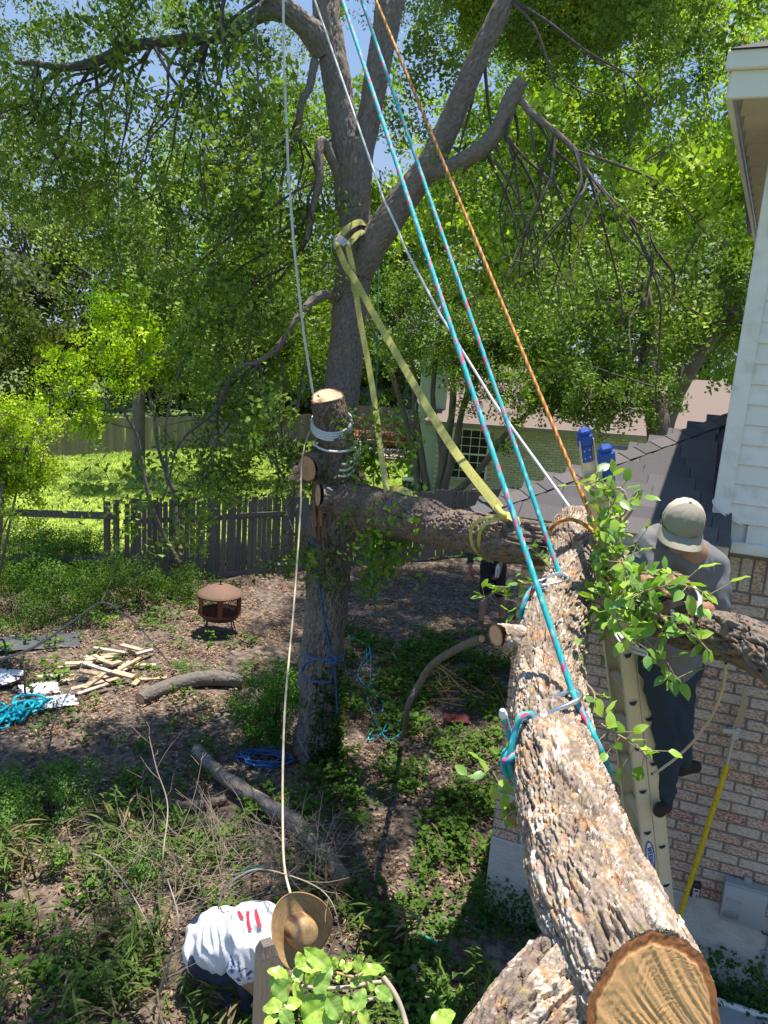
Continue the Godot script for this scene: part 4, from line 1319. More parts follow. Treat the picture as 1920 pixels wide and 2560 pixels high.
	# leafy mass in the upper left and along the top, between the branches
	for q in [[Vector3(-7.078, 7.997, -14.922), 0.94], [Vector3(-6.262, 9.443, -15.23), 0.67], [Vector3(-6.299, 8.865, -13.675), 0.81], [Vector3(-4.596, 9.202, -13.747), 0.81], [Vector3(-3.974, 9.759, -15.093), 0.81], [Vector3(-4.198, 7.541, -14.517), 0.61], [Vector3(-3.666, 7.313, -14.366), 0.61], [Vector3(-4.945, 7.833, -13.864), 0.47], [Vector3(-6.124, 7.119, -14.223), 0.67], [Vector3(-2.874, 8.996, -14.624), 0.47], [Vector3(-3.269, 8.072, -14.324), 0.40], [Vector3(-5.298, 6.328, -13.338), 0.67], [Vector3(-4.291, 6.476, -13.779), 0.67], [Vector3(-3.324, 6.523, -13.686), 0.67], [Vector3(-2.635, 7.408, -14.489), 0.54], [Vector3(-2.287, 8.603, -15.153), 0.47], [Vector3(-2.612, 6.34, -14.568), 0.54], [Vector3(-1.879, 6.524, -13.994), 0.54], [Vector3(-6.401, 6.255, -13.732), 0.67], [Vector3(-2.946, 9.444, -14.105), 0.54], [Vector3(-1.948, 8.942, -13.692), 0.40], [Vector3(-6.4, 6.777, -13.127), 0.67], [Vector3(-5.359, 7.096, -13.911), 0.54], [Vector3(0.099, 8.111, -10.549), 0.5], [Vector3(0.365, 7.623, -10.445), 0.45], [Vector3(-0.82, 8.174, -10.46), 0.3], [Vector3(1.42, 8.187, -10.258), 0.6], [Vector3(2.015, 7.994, -10.32), 0.6], [Vector3(2.819, 8.256, -10.478), 0.6], [Vector3(3.482, 8.042, -10.636), 0.6], [Vector3(2.406, 8.418, -10.308), 0.5], [Vector3(2.546, 7.296, -10.477), 0.5], [Vector3(3.312, 7.351, -10.693), 0.5], [Vector3(3.884, 8.493, -10.937), 0.6], [Vector3(-0.054, 7.061, -10.427), 0.4]]:
		clumps.append([q[0] - at, Vector3(q[1], q[1] * 0.7, q[1])])
	# the canopy above the picture
	for q in main_canopy():
		clumps.append([q[0] - at, q[1]])
	var tr := []
	var cc := []
	fill_clumps(clumps, 1.0, 0.3, 0.6, [Color(0.065, 0.125, 0.03), Color(0.28, 0.4, 0.07)], tr, cc)
	many("crown", sprig_mesh(11, 16, 1.0, 0.21, 0.13, 1.1), M.leaf_near, tr, cc, t)


func main_canopy() -> Array:
	var out := []
	for q in CANOPY:
		for i in int(q[2]):
			var d := rdir() * pow(rng.randf(), 0.5)
			var s := rf(0.4, 0.75)
			out.append([Vector3(q[0].x + d.x * q[1].x, q[0].y + d.y * q[1].y, q[0].z + d.z * q[1].z), Vector3(s, s * 0.6, s)])
	return out


# [centre, radii, clumps] of the leafy limbs overhead
const CANOPY := [
	[Vector3(1.7, 10.3, -11.6), Vector3(2.5, 1.0, 2.6), 115],
	[Vector3(0.9, 10.8, -7.4), Vector3(1.2, 0.8, 0.9), 7],
	[Vector3(-2.3, 10.5, -7.7), Vector3(2.2, 0.8, 0.4), 12],
	[Vector3(-1.4, 11.0, -5.6), Vector3(2.4, 0.8, 0.9), 8],
	[Vector3(2.2, 10.5, -14.6), Vector3(3.0, 1.0, 2.0), 100],
	[Vector3(5.0, 10.5, -12.0), Vector3(1.8, 1.2, 1.8), 12],
]

# ---------------------------------------------------------------- the log in front
func make_log() -> void:
	var at: Vector3 = Vector3(0.738, 2.771, -2.711)
	var t := thing("hanging_log", "thick lichen covered log with a sawn face nearest, slung from the turquoise ropes", "log", at)
	var sh := func(a: Array) -> Array:
		var o := []
		for p in a:
			o.append([p[0] - at] + p.slice(1))
		return o
	var fine := func(a: Array) -> Array: return a + [0.0046]
	var path := [[Vector3(1.128, 3.295, -4.408), 0.041], [Vector3(1.116, 3.292, -4.367), 0.094], [Vector3(1.101, 3.268, -4.3), 0.122], [Vector3(1.076, 3.213, -4.186), 0.13], [Vector3(1.049, 3.129, -4.046), 0.134], [Vector3(0.989, 3.044, -3.843), 0.135], [Vector3(0.887, 2.98, -3.574), 0.147], [Vector3(0.804, 2.915, -3.304), 0.148], [Vector3(0.765, 2.832, -3.082), 0.146], [Vector3(0.736, 2.788, -2.868), 0.144], [Vector3(0.717, 2.75, -2.676), 0.152], [Vector3(0.695, 2.722, -2.466), 0.158], fine.call([Vector3(0.693, 2.7, -2.257), 0.164]), fine.call([Vector3(0.692, 2.686, -2.069), 0.17]), fine.call([Vector3(0.7, 2.677, -1.904), 0.174]), fine.call([Vector3(0.722, 2.655, -1.777), 0.176]), fine.call([Vector3(0.741, 2.63, -1.7), 0.172]), fine.call([Vector3(0.761, 2.596, -1.6), 0.165]), [Vector3(0.777, 2.553, -1.509), 0.158]]
	var f: Array = [(path[16][0] as Vector3).lerp(path[17][0], 0.95), path[16][1]]
	var ax: Vector3 = (path[16][0] - path[14][0]).normalized()
	var nrm := (ax + Vector3(0.02, 0.55, 0.1)).normalized()
	var mb := MB.new()
	clip = [f[0] - at, nrm]
	bark_tube(mb, sh.call(path), 0.0072, 270, 0.03, 30.0, 4.5, 2, 0.09)
	clip = []
	obj("log", mb.mesh(), M.bark_log, t)
	mb = MB.new()
	saw_face(mb, f[0] - at + nrm * 0.004, nrm, Vector3.UP, f[1] * 1.31, 0.028, Color(0.62, 0.36, 0.165), Color(0.36, 0.14, 0.05), 0.0028, 0.82)
	obj("cut_face", mb.mesh(), M.cut_wood, t)
	# second leg of the fork, going down left out of the picture
	var leg := [[Vector3(0.735, 2.645, -1.918), 0.1], [Vector3(0.674, 2.59, -1.844), 0.127], [Vector3(0.584, 2.54, -1.762), 0.139], [Vector3(0.488, 2.478, -1.677), 0.143], [Vector3(0.383, 2.391, -1.598), 0.141], [Vector3(0.281, 2.298, -1.537), 0.138]]
	mb = MB.new()
	bark_tube(mb, sh.call(leg), 0.0052, 230, 0.03, 30.0, 4.5, 2, 0.12)
	obj("fork_leg", mb.mesh(), M.bark_log, t)
	# stub on the left with a sawn end
	var stub := [[Vector3(0.751, 2.911, -3.304), 0.085], [Vector3(0.654, 2.936, -3.309), 0.07], [Vector3(0.597, 2.954, -3.292), 0.059], [Vector3(0.55, 2.97, -3.265), 0.052]]
	mb = MB.new()
	bark_tube(mb, sh.call(stub), 0.008, 70, 0.013, 26.0, 2.0, 2, 0.1)
	obj("stub", mb.mesh(), M.bark_log, t)
	var g: Array = stub[3]
	mb = MB.new()
	saw_face(mb, g[0] - at + Vector3(-0.01, 0, 0), Vector3(-0.82, -0.05, 0.45), Vector3.UP, g[1] * 1.05, 0.01, Color(0.56, 0.34, 0.21), Color(0.3, 0.13, 0.06), 0.0012)
	obj("cut_face", mb.mesh(), M.cut_wood, t)
	# loose lichen tufts and bark flakes that stand off the surface
	var fl := MB.new()
	for i in 260:
		var k := rng.randi_range(2, 15)
		var p0: Array = path[k]
		var p1: Array = path[k + 1] if k < 16 else path[k]
		var q := rng.randf()
		var c: Vector3 = (p0[0] as Vector3).lerp(p1[0], q)
		var r := lerpf(p0[1], p1[1], q)
		var axd: Vector3 = (p1[0] - p0[0]).normalized()
		var d := rdir()
		d = (d - axd * d.dot(axd)).normalized()
		if d.y < -0.4:
			continue
		var s := rf(0.003, 0.009)
		var fl_dir := (axd * (1 if rng.randf() > 0.5 else -1) + d * rf(0.1, 0.8) + rdir() * 0.5).normalized()
		var col: Color = [Color(0.58, 0.57, 0.53), Color(0.5, 0.5, 0.44), Color(0.34, 0.25, 0.18), Color(0.42, 0.24, 0.12), Color(0.3, 0.22, 0.16)][rng.randi() % 5]
		leaf_into(fl, c - at + d * r * 1.0, fl_dir, d, s * 2.4, s * 1.6, col, 0.3)
	obj("bark_flakes", fl.mesh(), M.vertex_rough_2, t).set_meta("kind", "stuff")

# ---------------------------------------------------------------- ropes and slings
func rope_mesh(mb: MB, pts: Array, r: float, style: int, straight := false, step := 0.02) -> void:
	var sp := []
	var src := []
	for p in pts:
		src.append([p, r])
	if straight:
		for i in src.size() - 1:
			var k := maxi(1, int(src[i][0].distance_to(src[i + 1][0]) / step))
			for j in k:
				sp.append([(src[i][0] as Vector3).lerp(src[i + 1][0], float(j) / k), r])
		sp.append(src[-1])
	else:
		sp = spline(src, step)
	var fr := frames(sp)
	var sides := 12
	var i0 := mb.v.size()
	var s := 0.0
	for i in sp.size():
		if i > 0:
			s += (sp[i][0] as Vector3).distance_to(sp[i - 1][0])
		var b: Basis = fr[i]
		for k in sides + 1:
			var a := TAU * (k % sides) / sides
			var d := b.x * cos(a) + b.z * sin(a)
			var w1 := sin(3.0 * a + s / r * 2.2)
			var w2 := sin(3.0 * a - s / r * 2.2)
			var rr := r * (1.0 + 0.07 * maxf(w1, w2))
			var col := Color(0.72, 0.73, 0.74)
			if style == 0:  # turquoise with pink and blue tracer
				col = Color(0.0, 0.34, 0.4) if w1 > w2 else Color(0.01, 0.42, 0.45)
				var seg := rough_noise.get_noise_2d(s * 9.0, floorf(a / TAU * 4.0) * 3.7)
				var q := fmod(a / TAU + s * 4.0 + 20.0, 0.5)
				if seg > 0.14 and q < 0.2:
					col = Color(0.6, 0.07, 0.17)
				elif seg < -0.16 and q > 0.2 and q < 0.32:
					col = Color(0.05, 0.12, 0.4)
				elif absf(seg) < 0.05 and w1 > 0.3:
					col = Color(0.3, 0.55, 0.55)
			elif style == 1:  # orange with yellow fleck
				col = Color(0.55, 0.17, 0.03) if w1 > w2 else Color(0.48, 0.11, 0.025)
				if fmod(a / TAU + s * 7.0 + 20.0, 0.5) < 0.14:
					col = Color(0.6, 0.48, 0.1)
				elif fmod(a / TAU - s * 6.0 + 40.0, 1.0) < 0.12:
					col = Color(0.12, 0.07, 0.05)
			elif style == 2:  # white
				col = Color(0.62, 0.64, 0.67) if w1 > w2 else Color(0.7, 0.71, 0.73)
			elif style == 3:  # tan
				col = Color(0.5, 0.43, 0.31) if w1 > w2 else Color(0.56, 0.5, 0.38)
			elif style == 4:  # dark blue
				col = Color(0.03, 0.1, 0.28) if w1 > w2 else Color(0.05, 0.16, 0.38)
			elif style == 5:  # bright turquoise
				col = Color(0.0, 0.4, 0.52) if w1 > w2 else Color(0.01, 0.48, 0.58)
			elif style == 6:  # green teal
				col = Color(0.01, 0.2, 0.17) if w1 > w2 else Color(0.02, 0.26, 0.2)
			elif style == 7:  # yellow
				col = Color(0.5, 0.36, 0.06) if w1 > w2 else Color(0.56, 0.28, 0.05)
			mb.vert(sp[i][0] + d * rr, d, col, Vector2(a, s))
	mb.weave(i0, sp.size(), sides + 1, true, true)


func rope(called: String, label: String, strands: Array, r: float, style: int, group := "", category := "rope", step := 0.02) -> MeshInstance3D:
	var mb := MB.new()
	for st in strands:
		rope_mesh(mb, st[0], r, style, st[1], step)
	var o := obj(called, mb.mesh(), M.rope)
	tag(o, label, category, group)
	if called in ["rigging_rope", "orange_rope"]:
		o.position = Vector3(-0.012, 0.035, 0.05)
	return o


func on_beyond(a: Vector3, b: Vector3, more: float) -> Vector3:
	return b + (b - a).normalized() * more


func ribbon(mb: MB, pts: Array, w: float, th: float, face: Vector3, step := 0.04, straight := false) -> void:
	var src := []
	for p in pts:
		src.append([p, w])
	var sp := spline(src, step) if not straight else src
	var i0 := mb.v.size()
	for i in sp.size():
		var a: Vector3 = sp[maxi(i - 1, 0)][0]
		var b: Vector3 = sp[mini(i + 1, sp.size() - 1)][0]
		var t := (b - a).normalized()
		var s := t.cross(face).normalized()
		var n := s.cross(t)
		var c: Vector3 = sp[i][0]
		for q in [[-0.5, 0.5], [0.5, 0.5], [0.5, -0.5], [-0.5, -0.5], [-0.5, 0.5]]:
			mb.vert(c + s * w * q[0] + n * th * q[1], n * signf(q[1]), Color.WHITE, Vector2(q[0], i))
	mb.weave(i0, sp.size(), 5, true, true)


func make_ropes() -> void:
	var a1: Vector3 = Vector3(0.789, 2.914, -2.824)
	var b1: Vector3 = Vector3(-0.522, 6.441, -5.693)
	rope("rigging_rope", "turquoise and pink rope threaded through the large carabiner on the near log", [[[on_beyond(a1, b1, 2.5), a1], true], [[a1, Vector3(0.809, 2.879, -2.765), Vector3(0.837, 2.831, -2.694), Vector3(0.87, 2.773, -2.65), Vector3(0.913, 2.698, -2.675), Vector3(0.962, 2.583, -2.773), Vector3(0.967, 2.491, -2.907)], false]], 0.0125, 0, "turquoise rigging ropes")
	var a2: Vector3 = Vector3(0.913, 3.121, -3.778)
	var b2: Vector3 = Vector3(-0.458, 6.803, -6.589)
	rope("rigging_rope", "turquoise and pink rope threaded through the small carabiner on the far log", [[[on_beyond(a2, b2, 2.5), a2], true], [[a2, Vector3(0.928, 3.087, -3.709), Vector3(0.944, 3.027, -3.553), Vector3(0.96, 2.972, -3.419), Vector3(0.971, 2.906, -3.384), Vector3(0.975, 2.804, -3.434), Vector3(0.947, 2.74, -3.523)], false], [[Vector3(0.791, 3.058, -3.724), Vector3(0.753, 3.02, -3.695), Vector3(0.726, 2.972, -3.644), Vector3(0.729, 2.901, -3.659), Vector3(0.807, 2.813, -3.743)], false]], 0.0125, 0, "turquoise rigging ropes")
	# knot and tail at the left of the log
	var kn := MB.new()
	rope_mesh(kn, [Vector3(0.511, 2.867, -2.681), Vector3(0.536, 2.806, -2.698), Vector3(0.557, 2.75, -2.707), Vector3(0.547, 2.688, -2.694), Vector3(0.548, 2.628, -2.701), Vector3(0.585, 2.565, -2.739)], 0.0125, 0)
	rope_mesh(kn, [Vector3(0.629, 2.849, -2.748), Vector3(0.582, 2.857, -2.709), Vector3(0.564, 2.808, -2.699), Vector3(0.553, 2.753, -2.677), Vector3(0.55, 2.687, -2.663), Vector3(0.576, 2.618, -2.689), Vector3(0.612, 2.537, -2.754)], 0.0125, 0)
	rope_mesh(kn, [Vector3(0.629, 2.817, -2.772), Vector3(0.597, 2.79, -2.736), Vector3(0.574, 2.741, -2.715), Vector3(0.532, 2.712, -2.678), Vector3(0.528, 2.671, -2.67), Vector3(0.559, 2.633, -2.682), Vector3(0.581, 2.664, -2.689), Vector3(0.58, 2.708, -2.698), Vector3(0.561, 2.736, -2.673)], 0.0125, 0)
	rope_mesh(kn, [Vector3(0.59, 2.718, -2.731), Vector3(0.555, 2.722, -2.65), Vector3(0.535, 2.703, -2.646), Vector3(0.528, 2.692, -2.684), Vector3(0.544, 2.701, -2.727)], 0.0125, 0)
	var ko := thing("rope_knot", "tangled turquoise and pink knot with a white tipped tail at the log's left side", "rope knot", Vector3(0.55, 2.734, -2.683))
	obj("strands", kn.mesh(), M.rope, ko, -ko.position)
	var tip := MB.new()
	tube(tip, [[Vector3(0.503, 2.891, -2.676), 0.012], [Vector3(0.509, 2.873, -2.682), 0.016], [Vector3(0.517, 2.852, -2.688), 0.0135]], 0.006, 12, Color(0.75, 0.75, 0.75))
	obj("taped_end", tip.mesh(), M.vertex_rough, ko, -ko.position)
	ko.position += Vector3(-0.015, 0.03, 0.05)
	# carabiners
	carabiner("large polished steel carabiner lying across the near part of the log", [Vector3(0.593, 2.807, -2.76), Vector3(0.635, 2.832, -2.74), Vector3(0.706, 2.872, -2.733), Vector3(0.771, 2.901, -2.744), Vector3(0.808, 2.912, -2.772), Vector3(0.818, 2.914, -2.813), Vector3(0.802, 2.909, -2.843), Vector3(0.759, 2.891, -2.844), Vector3(0.696, 2.851, -2.836), Vector3(0.639, 2.811, -2.822), Vector3(0.607, 2.803, -2.8)], 0.0105)
	carabiner("smaller grey carabiner lying across the far part of the log", [Vector3(0.776, 3.063, -3.674), Vector3(0.816, 3.079, -3.657), Vector3(0.886, 3.099, -3.661), Vector3(0.933, 3.103, -3.682), Vector3(0.946, 3.115, -3.715), Vector3(0.925, 3.123, -3.737), Vector3(0.881, 3.109, -3.745), Vector3(0.827, 3.083, -3.739), Vector3(0.783, 3.071, -3.716)], 0.0095)
	# orange rope
	var a3: Vector3 = Vector3(1.149, 3.283, -3.997)
	var b3: Vector3 = Vector3(-0.352, 6.81, -6.59)
	rope("orange_rope", "orange rope tied round the far end of the log and running up", [[[on_beyond(a3, b3, 2.0), a3], true], [[Vector3(0.921, 3.186, -4.18), Vector3(0.915, 3.244, -4.111), Vector3(0.933, 3.306, -4.073), Vector3(0.985, 3.34, -4.05), Vector3(1.044, 3.338, -4.029), Vector3(1.106, 3.307, -4.002), Vector3(1.144, 3.277, -3.975), Vector3(1.16, 3.237, -4.007), Vector3(1.163, 3.184, -4.078)], false], [[Vector3(1.113, 3.296, -3.979), Vector3(1.142, 3.303, -3.97), Vector3(1.16, 3.278, -3.975), Vector3(1.14, 3.261, -3.961), Vector3(1.122, 3.284, -3.966)], false], [[Vector3(1.147, 3.267, -3.973), Vector3(1.164, 3.252, -3.888), Vector3(1.185, 3.223, -3.779), Vector3(1.203, 3.198, -3.723)], false]], 0.0105, 1)
	# white lines
	rope("white_line", "slanting white rope from the tree top down to the log's far end", [[[Vector3(-1.366, 8.228, -8.017), Vector3(-0.903, 7.085, -7.365), Vector3(-0.172, 5.332, -6.377), Vector3(-0.055, 5.118, -6.229), Vector3(0.012, 4.969, -6.146), Vector3(0.3, 4.467, -5.681), Vector3(0.689, 3.886, -5.148), Vector3(1.106, 3.342, -4.469)], true]], 0.0085, 2, "", "rope", 0.05)
	rope("white_line", "white rope hanging nearly straight down to the sawn stem", [[[Vector3(-1.171, 7.807, -7.11), Vector3(-1.12, 6.936, -7.026), Vector3(-1.081, 6.397, -6.962), Vector3(-1.02, 5.685, -6.963), Vector3(-0.947, 5.036, -6.978), Vector3(-0.834, 4.308, -7.027), Vector3(-0.729, 3.748, -7.112)], true]], 0.011, 2, "", "rope", 0.05)
	var coil := []
	var sc: Vector3 = Vector3(-0.547, 3.487, -7.21)
	for j in 4:
		var ring := []
		for k in 15:
			var a := TAU * k / 14.0
			ring.append(sc + Vector3(cos(a) * 0.186, 0.02 - 0.021 * j - sin(a) * 0.1, sin(a) * 0.2 + 0.02))
		coil.append([ring, false])
	var one := []
	for k in 12:
		var a := -0.4 + 3.9 * k / 11.0
		one.append(Vector3(-0.491, 3.307, -7.172) + Vector3(cos(a) * 0.2, -0.01 - sin(a) * 0.05, sin(a) * 0.2 + 0.03))
	coil.append([one, false])
	for j in 3:
		coil.append([[Vector3(-0.415, 3.14, -6.911) + Vector3(-0.01 * j, -0.055 * j, 0), Vector3(-0.355, 3.155, -6.873) + Vector3(0, -0.055 * j, 0), Vector3(-0.3, 3.195, -6.913) + Vector3(0, -0.052 * j, 0), Vector3(-0.272, 3.268, -7.02) + Vector3(0.004 * j, -0.04 * j, 0), Vector3(-0.269, 3.323, -7.175) + Vector3(0, -0.03 * j, 0)], false])
	rope("rope_coil", "white rope wound in coils round the sawn stem of the big tree", coil, 0.011, 2, "", "rope", 0.03)
	rope("tan_line", "slack tan rope hanging from the white coils down to the straw hatted person", [[[Vector3(-0.716, 3.458, -7.255), Vector3(-0.764, 3.322, -7.072), Vector3(-0.775, 3.133, -6.879), Vector3(-0.749, 2.914, -6.679), Vector3(-0.729, 2.751, -6.542), Vector3(-0.675, 2.125, -5.897), Vector3(-0.634, 1.616, -5.277), Vector3(-0.575, 1.327, -4.806), Vector3(-0.51, 1.039, -4.438), Vector3(-0.465, 0.92, -4.259), Vector3(-0.4, 0.869, -4.095), Vector3(-0.367, 0.71, -4.112)], false]], 0.0078, 3, "", "rope", 0.05)
	# blue line on the trunk
	rope("blue_line", "dark blue rope tied round the lower trunk of the big tree with a knot", [[[Vector3(-0.73, 2.665, -7.29), Vector3(-0.685, 2.404, -7.234), Vector3(-0.594, 1.954, -7.189), Vector3(-0.535, 1.63, -7.171), Vector3(-0.445, 1.251, -7.162), Vector3(-0.386, 1.005, -7.171), Vector3(-0.357, 0.808, -7.17), Vector3(-0.334, 0.552, -7.177)], false], [[Vector3(-0.713, 1.14, -7.241), Vector3(-0.58, 1.158, -7.081), Vector3(-0.433, 1.163, -7.072), Vector3(-0.332, 1.177, -7.126), Vector3(-0.295, 1.166, -7.277)], false], [[Vector3(-0.717, 0.954, -7.232), Vector3(-0.656, 1.102, -7.13), Vector3(-0.488, 1.168, -7.073), Vector3(-0.316, 1.142, -7.118), Vector3(-0.281, 1.029, -7.248)], false], [[Vector3(-0.727, 0.877, -7.266), Vector3(-0.594, 0.908, -7.109), Vector3(-0.423, 0.91, -7.11)], false], [[Vector3(-0.417, 1.225, -7.054), Vector3(-0.367, 1.196, -7.028), Vector3(-0.391, 1.15, -7.018), Vector3(-0.422, 1.192, -7.027)], false]], 0.0095, 4)
	rope("teal_line", "thin dark teal rope hanging close along the left edge of the tall stem", [[[Vector3(-0.626, 5.359, -8.428), Vector3(-0.631, 4.682, -8.079), Vector3(-0.65, 4.218, -7.928), Vector3(-0.664, 3.761, -7.78), Vector3(-0.675, 3.395, -7.702)], false]], 0.007, 6, "thin teal ropes hanging by the stem", "rope", 0.06)
	rope("teal_line", "thin teal rope hanging free right of the tall stem down to the ground", [[[Vector3(-0.246, 5.124, -8.582), Vector3(-0.207, 4.446, -8.437), Vector3(-0.177, 3.714, -8.383), Vector3(-0.146, 2.964, -8.325), Vector3(-0.113, 2.275, -8.383), Vector3(-0.077, 1.601, -8.648), Vector3(-0.011, 0.955, -9.021)], false]], 0.007, 6, "thin teal ropes hanging by the stem", "rope", 0.06)
	# chain low on the trunk
	var ch := MB.new()
	for i in 22:
		var q := i / 21.0
		var c: Vector3 = Vector3(-0.713, 0.311, -7.094).lerp(Vector3(-0.584, 0.064, -7.093), q) + Vector3(0, 0, 0.02 * sin(q * PI))
		var bas := Basis(Vector3.BACK, -0.9) * Basis(Vector3.RIGHT, PI / 2 * (i % 2))
		var ring := []
		for k in 9:
			var a := TAU * k / 8.0
			ring.append([c + bas * Vector3(cos(a) * 0.016, sin(a) * 0.009, 0), 0.0028])
		tube(ch, ring, 0.01, 5, Color.WHITE, false)
	tag(obj("chain", ch.mesh(), M.dull_steel), "short steel chain round the foot of the big tree", "chain")
	# slings
	var s1 := MB.new()
	ribbon(s1, [Vector3(-0.606, 5.088, -7.613), Vector3(-0.513, 4.913, -7.525), Vector3(-0.42, 4.8, -7.449), Vector3(-0.187, 4.45, -7.16), Vector3(0.401, 3.609, -5.6), Vector3(0.694, 3.303, -4.512)], 0.062, 0.004, Vector3(-0.5, 0.3, 0.9))
	ribbon(s1, [Vector3(-0.606, 5.088, -7.613), Vector3(-0.622, 5.138, -7.624), Vector3(-0.589, 5.228, -7.694), Vector3(-0.521, 5.303, -7.71), Vector3(-0.44, 5.363, -7.774), Vector3(-0.376, 5.373, -7.878), Vector3(-0.358, 5.38, -8.084)], 0.06, 0.004, Vector3(0, 0.2, 1))
	ribbon(s1, [Vector3(0.676, 3.28, -4.405), Vector3(0.605, 3.264, -4.422), Vector3(0.551, 3.211, -4.492), Vector3(0.537, 3.131, -4.557), Vector3(0.563, 3.044, -4.58), Vector3(0.625, 2.977, -4.627), Vector3(0.694, 2.918, -4.737)], 0.02, 0.004, Vector3(-0.3, 0.4, 1))
	ribbon(s1, [Vector3(0.681, 3.272, -4.393), Vector3(0.629, 3.248, -4.408), Vector3(0.59, 3.199, -4.449), Vector3(0.581, 3.124, -4.494), Vector3(0.606, 3.045, -4.539), Vector3(0.661, 2.973, -4.605), Vector3(0.721, 2.914, -4.736)], 0.02, 0.004, Vector3(-0.3, 0.4, 1))
	ribbon(s1, [Vector3(0.694, 3.296, -4.388), Vector3(0.736, 3.297, -4.358), Vector3(0.768, 3.283, -4.324), Vector3(0.791, 3.282, -4.324)], 0.05, 0.004, Vector3(0.2, 0.6, 0.8))
	tube(s1, [[Vector3(0.66, 3.33, -4.436), 0.017], [Vector3(0.674, 3.315, -4.392), 0.021], [Vector3(0.693, 3.295, -4.367), 0.024], [Vector3(0.709, 3.277, -4.384), 0.017]], 0.01, 12)
	tag(obj("sling", s1.mesh(), M.sling), "taut yellow webbing sling from the tall stem to a knot beside the eave", "sling", "yellow webbing slings")
	var s2 := MB.new()
	ribbon(s2, [Vector3(-0.521, 5.129, -7.622), Vector3(-0.48, 4.994, -7.573), Vector3(-0.444, 4.87, -7.536), Vector3(-0.439, 4.767, -7.545), Vector3(-0.399, 4.649, -7.519), Vector3(-0.352, 4.448, -7.425), Vector3(-0.182, 3.829, -7.079), Vector3(-0.043, 3.234, -6.542), Vector3(0.013, 3.032, -6.295)], 0.055, 0.004, Vector3(-0.3, 0.2, 0.9))
	ribbon(s2, [Vector3(-0.521, 5.129, -7.622), Vector3(-0.489, 5.17, -7.651), Vector3(-0.439, 5.239, -7.707), Vector3(-0.388, 5.282, -7.777), Vector3(-0.355, 5.322, -7.97)], 0.055, 0.004, Vector3(0, 0.2, 1))
	ribbon(s2, [Vector3(0.006, 3.013, -6.393), Vector3(0.05, 3.053, -6.32), Vector3(0.11, 3.079, -6.203), Vector3(0.196, 3.087, -5.949), Vector3(0.257, 3.042, -5.786), Vector3(0.255, 2.979, -5.67), Vector3(0.235, 2.923, -5.658), Vector3(0.212, 2.829, -5.74)], 0.06, 0.004, Vector3(-0.2, 0.5, 1))
	var s2o := thing("sling", "slack yellow webbing sling looped over the long limb near the fork", "sling", Vector3(0.013, 3.032, -6.295), "yellow webbing slings")
	obj("webbing", s2.mesh(), M.sling, s2o, -s2o.position)
	var sb := MB.new()
	tube(sb, [[Vector3(-0.623, 5.206, -7.587), 0.012], [Vector3(-0.645, 5.179, -7.581), 0.012], [Vector3(-0.644, 5.129, -7.571), 0.012], [Vector3(-0.633, 5.081, -7.571), 0.01]], 0.02, 8)
	tube(sb, [[Vector3(-0.534, 5.154, -7.556), 0.008], [Vector3(-0.511, 5.129, -7.54), 0.008], [Vector3(-0.492, 5.097, -7.543), 0.008]], 0.02, 8)
	ribbon(sb, [Vector3(-0.617, 5.177, -7.55), Vector3(-0.574, 5.159, -7.536), Vector3(-0.531, 5.128, -7.54)], 0.07, 0.006, Vector3(0, 0.2, 1))
	obj("buckle", sb.mesh(), M.dull_steel, s2o, -s2o.position)
	# ropes on the ground
	var heap := []
	for j in 10:
		var c: Vector3 = Vector3(-3.89, 0, -7.502)
		var l := []
		for k in 6:
			l.append(c + Vector3(rf(-0.2, 0.16) + 0.06 * k - 0.1, 0.02 + rf(0, 0.12), rf(-0.22, 0.22) - 0.06 * k))
		heap.append([l, false])
	rope("rope_heap", "bright turquoise rope lying in a heap at the left edge of the yard", heap, 0.014, 5, "", "rope", 0.03)
	var pile := []
	for j in 9:
		var c: Vector3 = Vector3(-1.045, 0, -7.097)
		var l := []
		for k in 7:
			var a := k * 1.1 + j
			l.append(c + Vector3(cos(a) * rf(0.1, 0.32), 0.025 + rf(0, 0.05), sin(a) * rf(0.08, 0.22)))
		pile.append([l, false])
	pile.append([[Vector3(-1.092, 0.03, -7.084), Vector3(-0.96, 0.04, -7.461), Vector3(-0.776, 0.05, -7.568), Vector3(-0.681, 0.451, -7.124)], false])
	rope("rope_heap", "thin blue rope coiled loosely on the ground left of the tree foot", pile, 0.007, 4, "", "rope", 0.03)
	var yl := []
	for j in 7:
		var l := []
		for k in 7:
			l.append(Vector3(0.2 + rf(-0.5, 1.0) + 0.08 * k, 0.02 + rf(0, 0.03), -8.6 - rf(0, 1.8)))
		yl.append([l, false])
	rope("yellow_line", "tangled thin yellow and orange rope strewn behind the big trunk", yl, 0.007, 7, "", "rope", 0.04)
	var bl := []
	for j in 3:
		bl.append([[Vector3(-0.272, 0.03, -10.549), Vector3(-0.059, 0.03, -10.234), Vector3(-0.088, 0.03, -9.284), Vector3(0.08, 0.03, -8.513), Vector3(0.073, 0.03, -7.725), Vector3(0.383, 0.03, -8.091)].map(func(p): return p + Vector3(rf(-0.15, 0.15), 0.01 * j, rf(-0.15, 0.15))), false])
	rope("blue_line", "loose blue rope trailing over the shaded ground right of the trunk", bl, 0.007, 5, "", "rope", 0.04)
	rope("green_rope", "short length of green rope on the ground near the foundation corner", [[[Vector3(0.4, 0.03, -4.867), Vector3(0.468, 0.06, -4.816), Vector3(0.551, 0.05, -4.777), Vector3(0.634, 0.03, -4.737), Vector3(0.702, 0.02, -4.737)], false]], 0.012, 6)
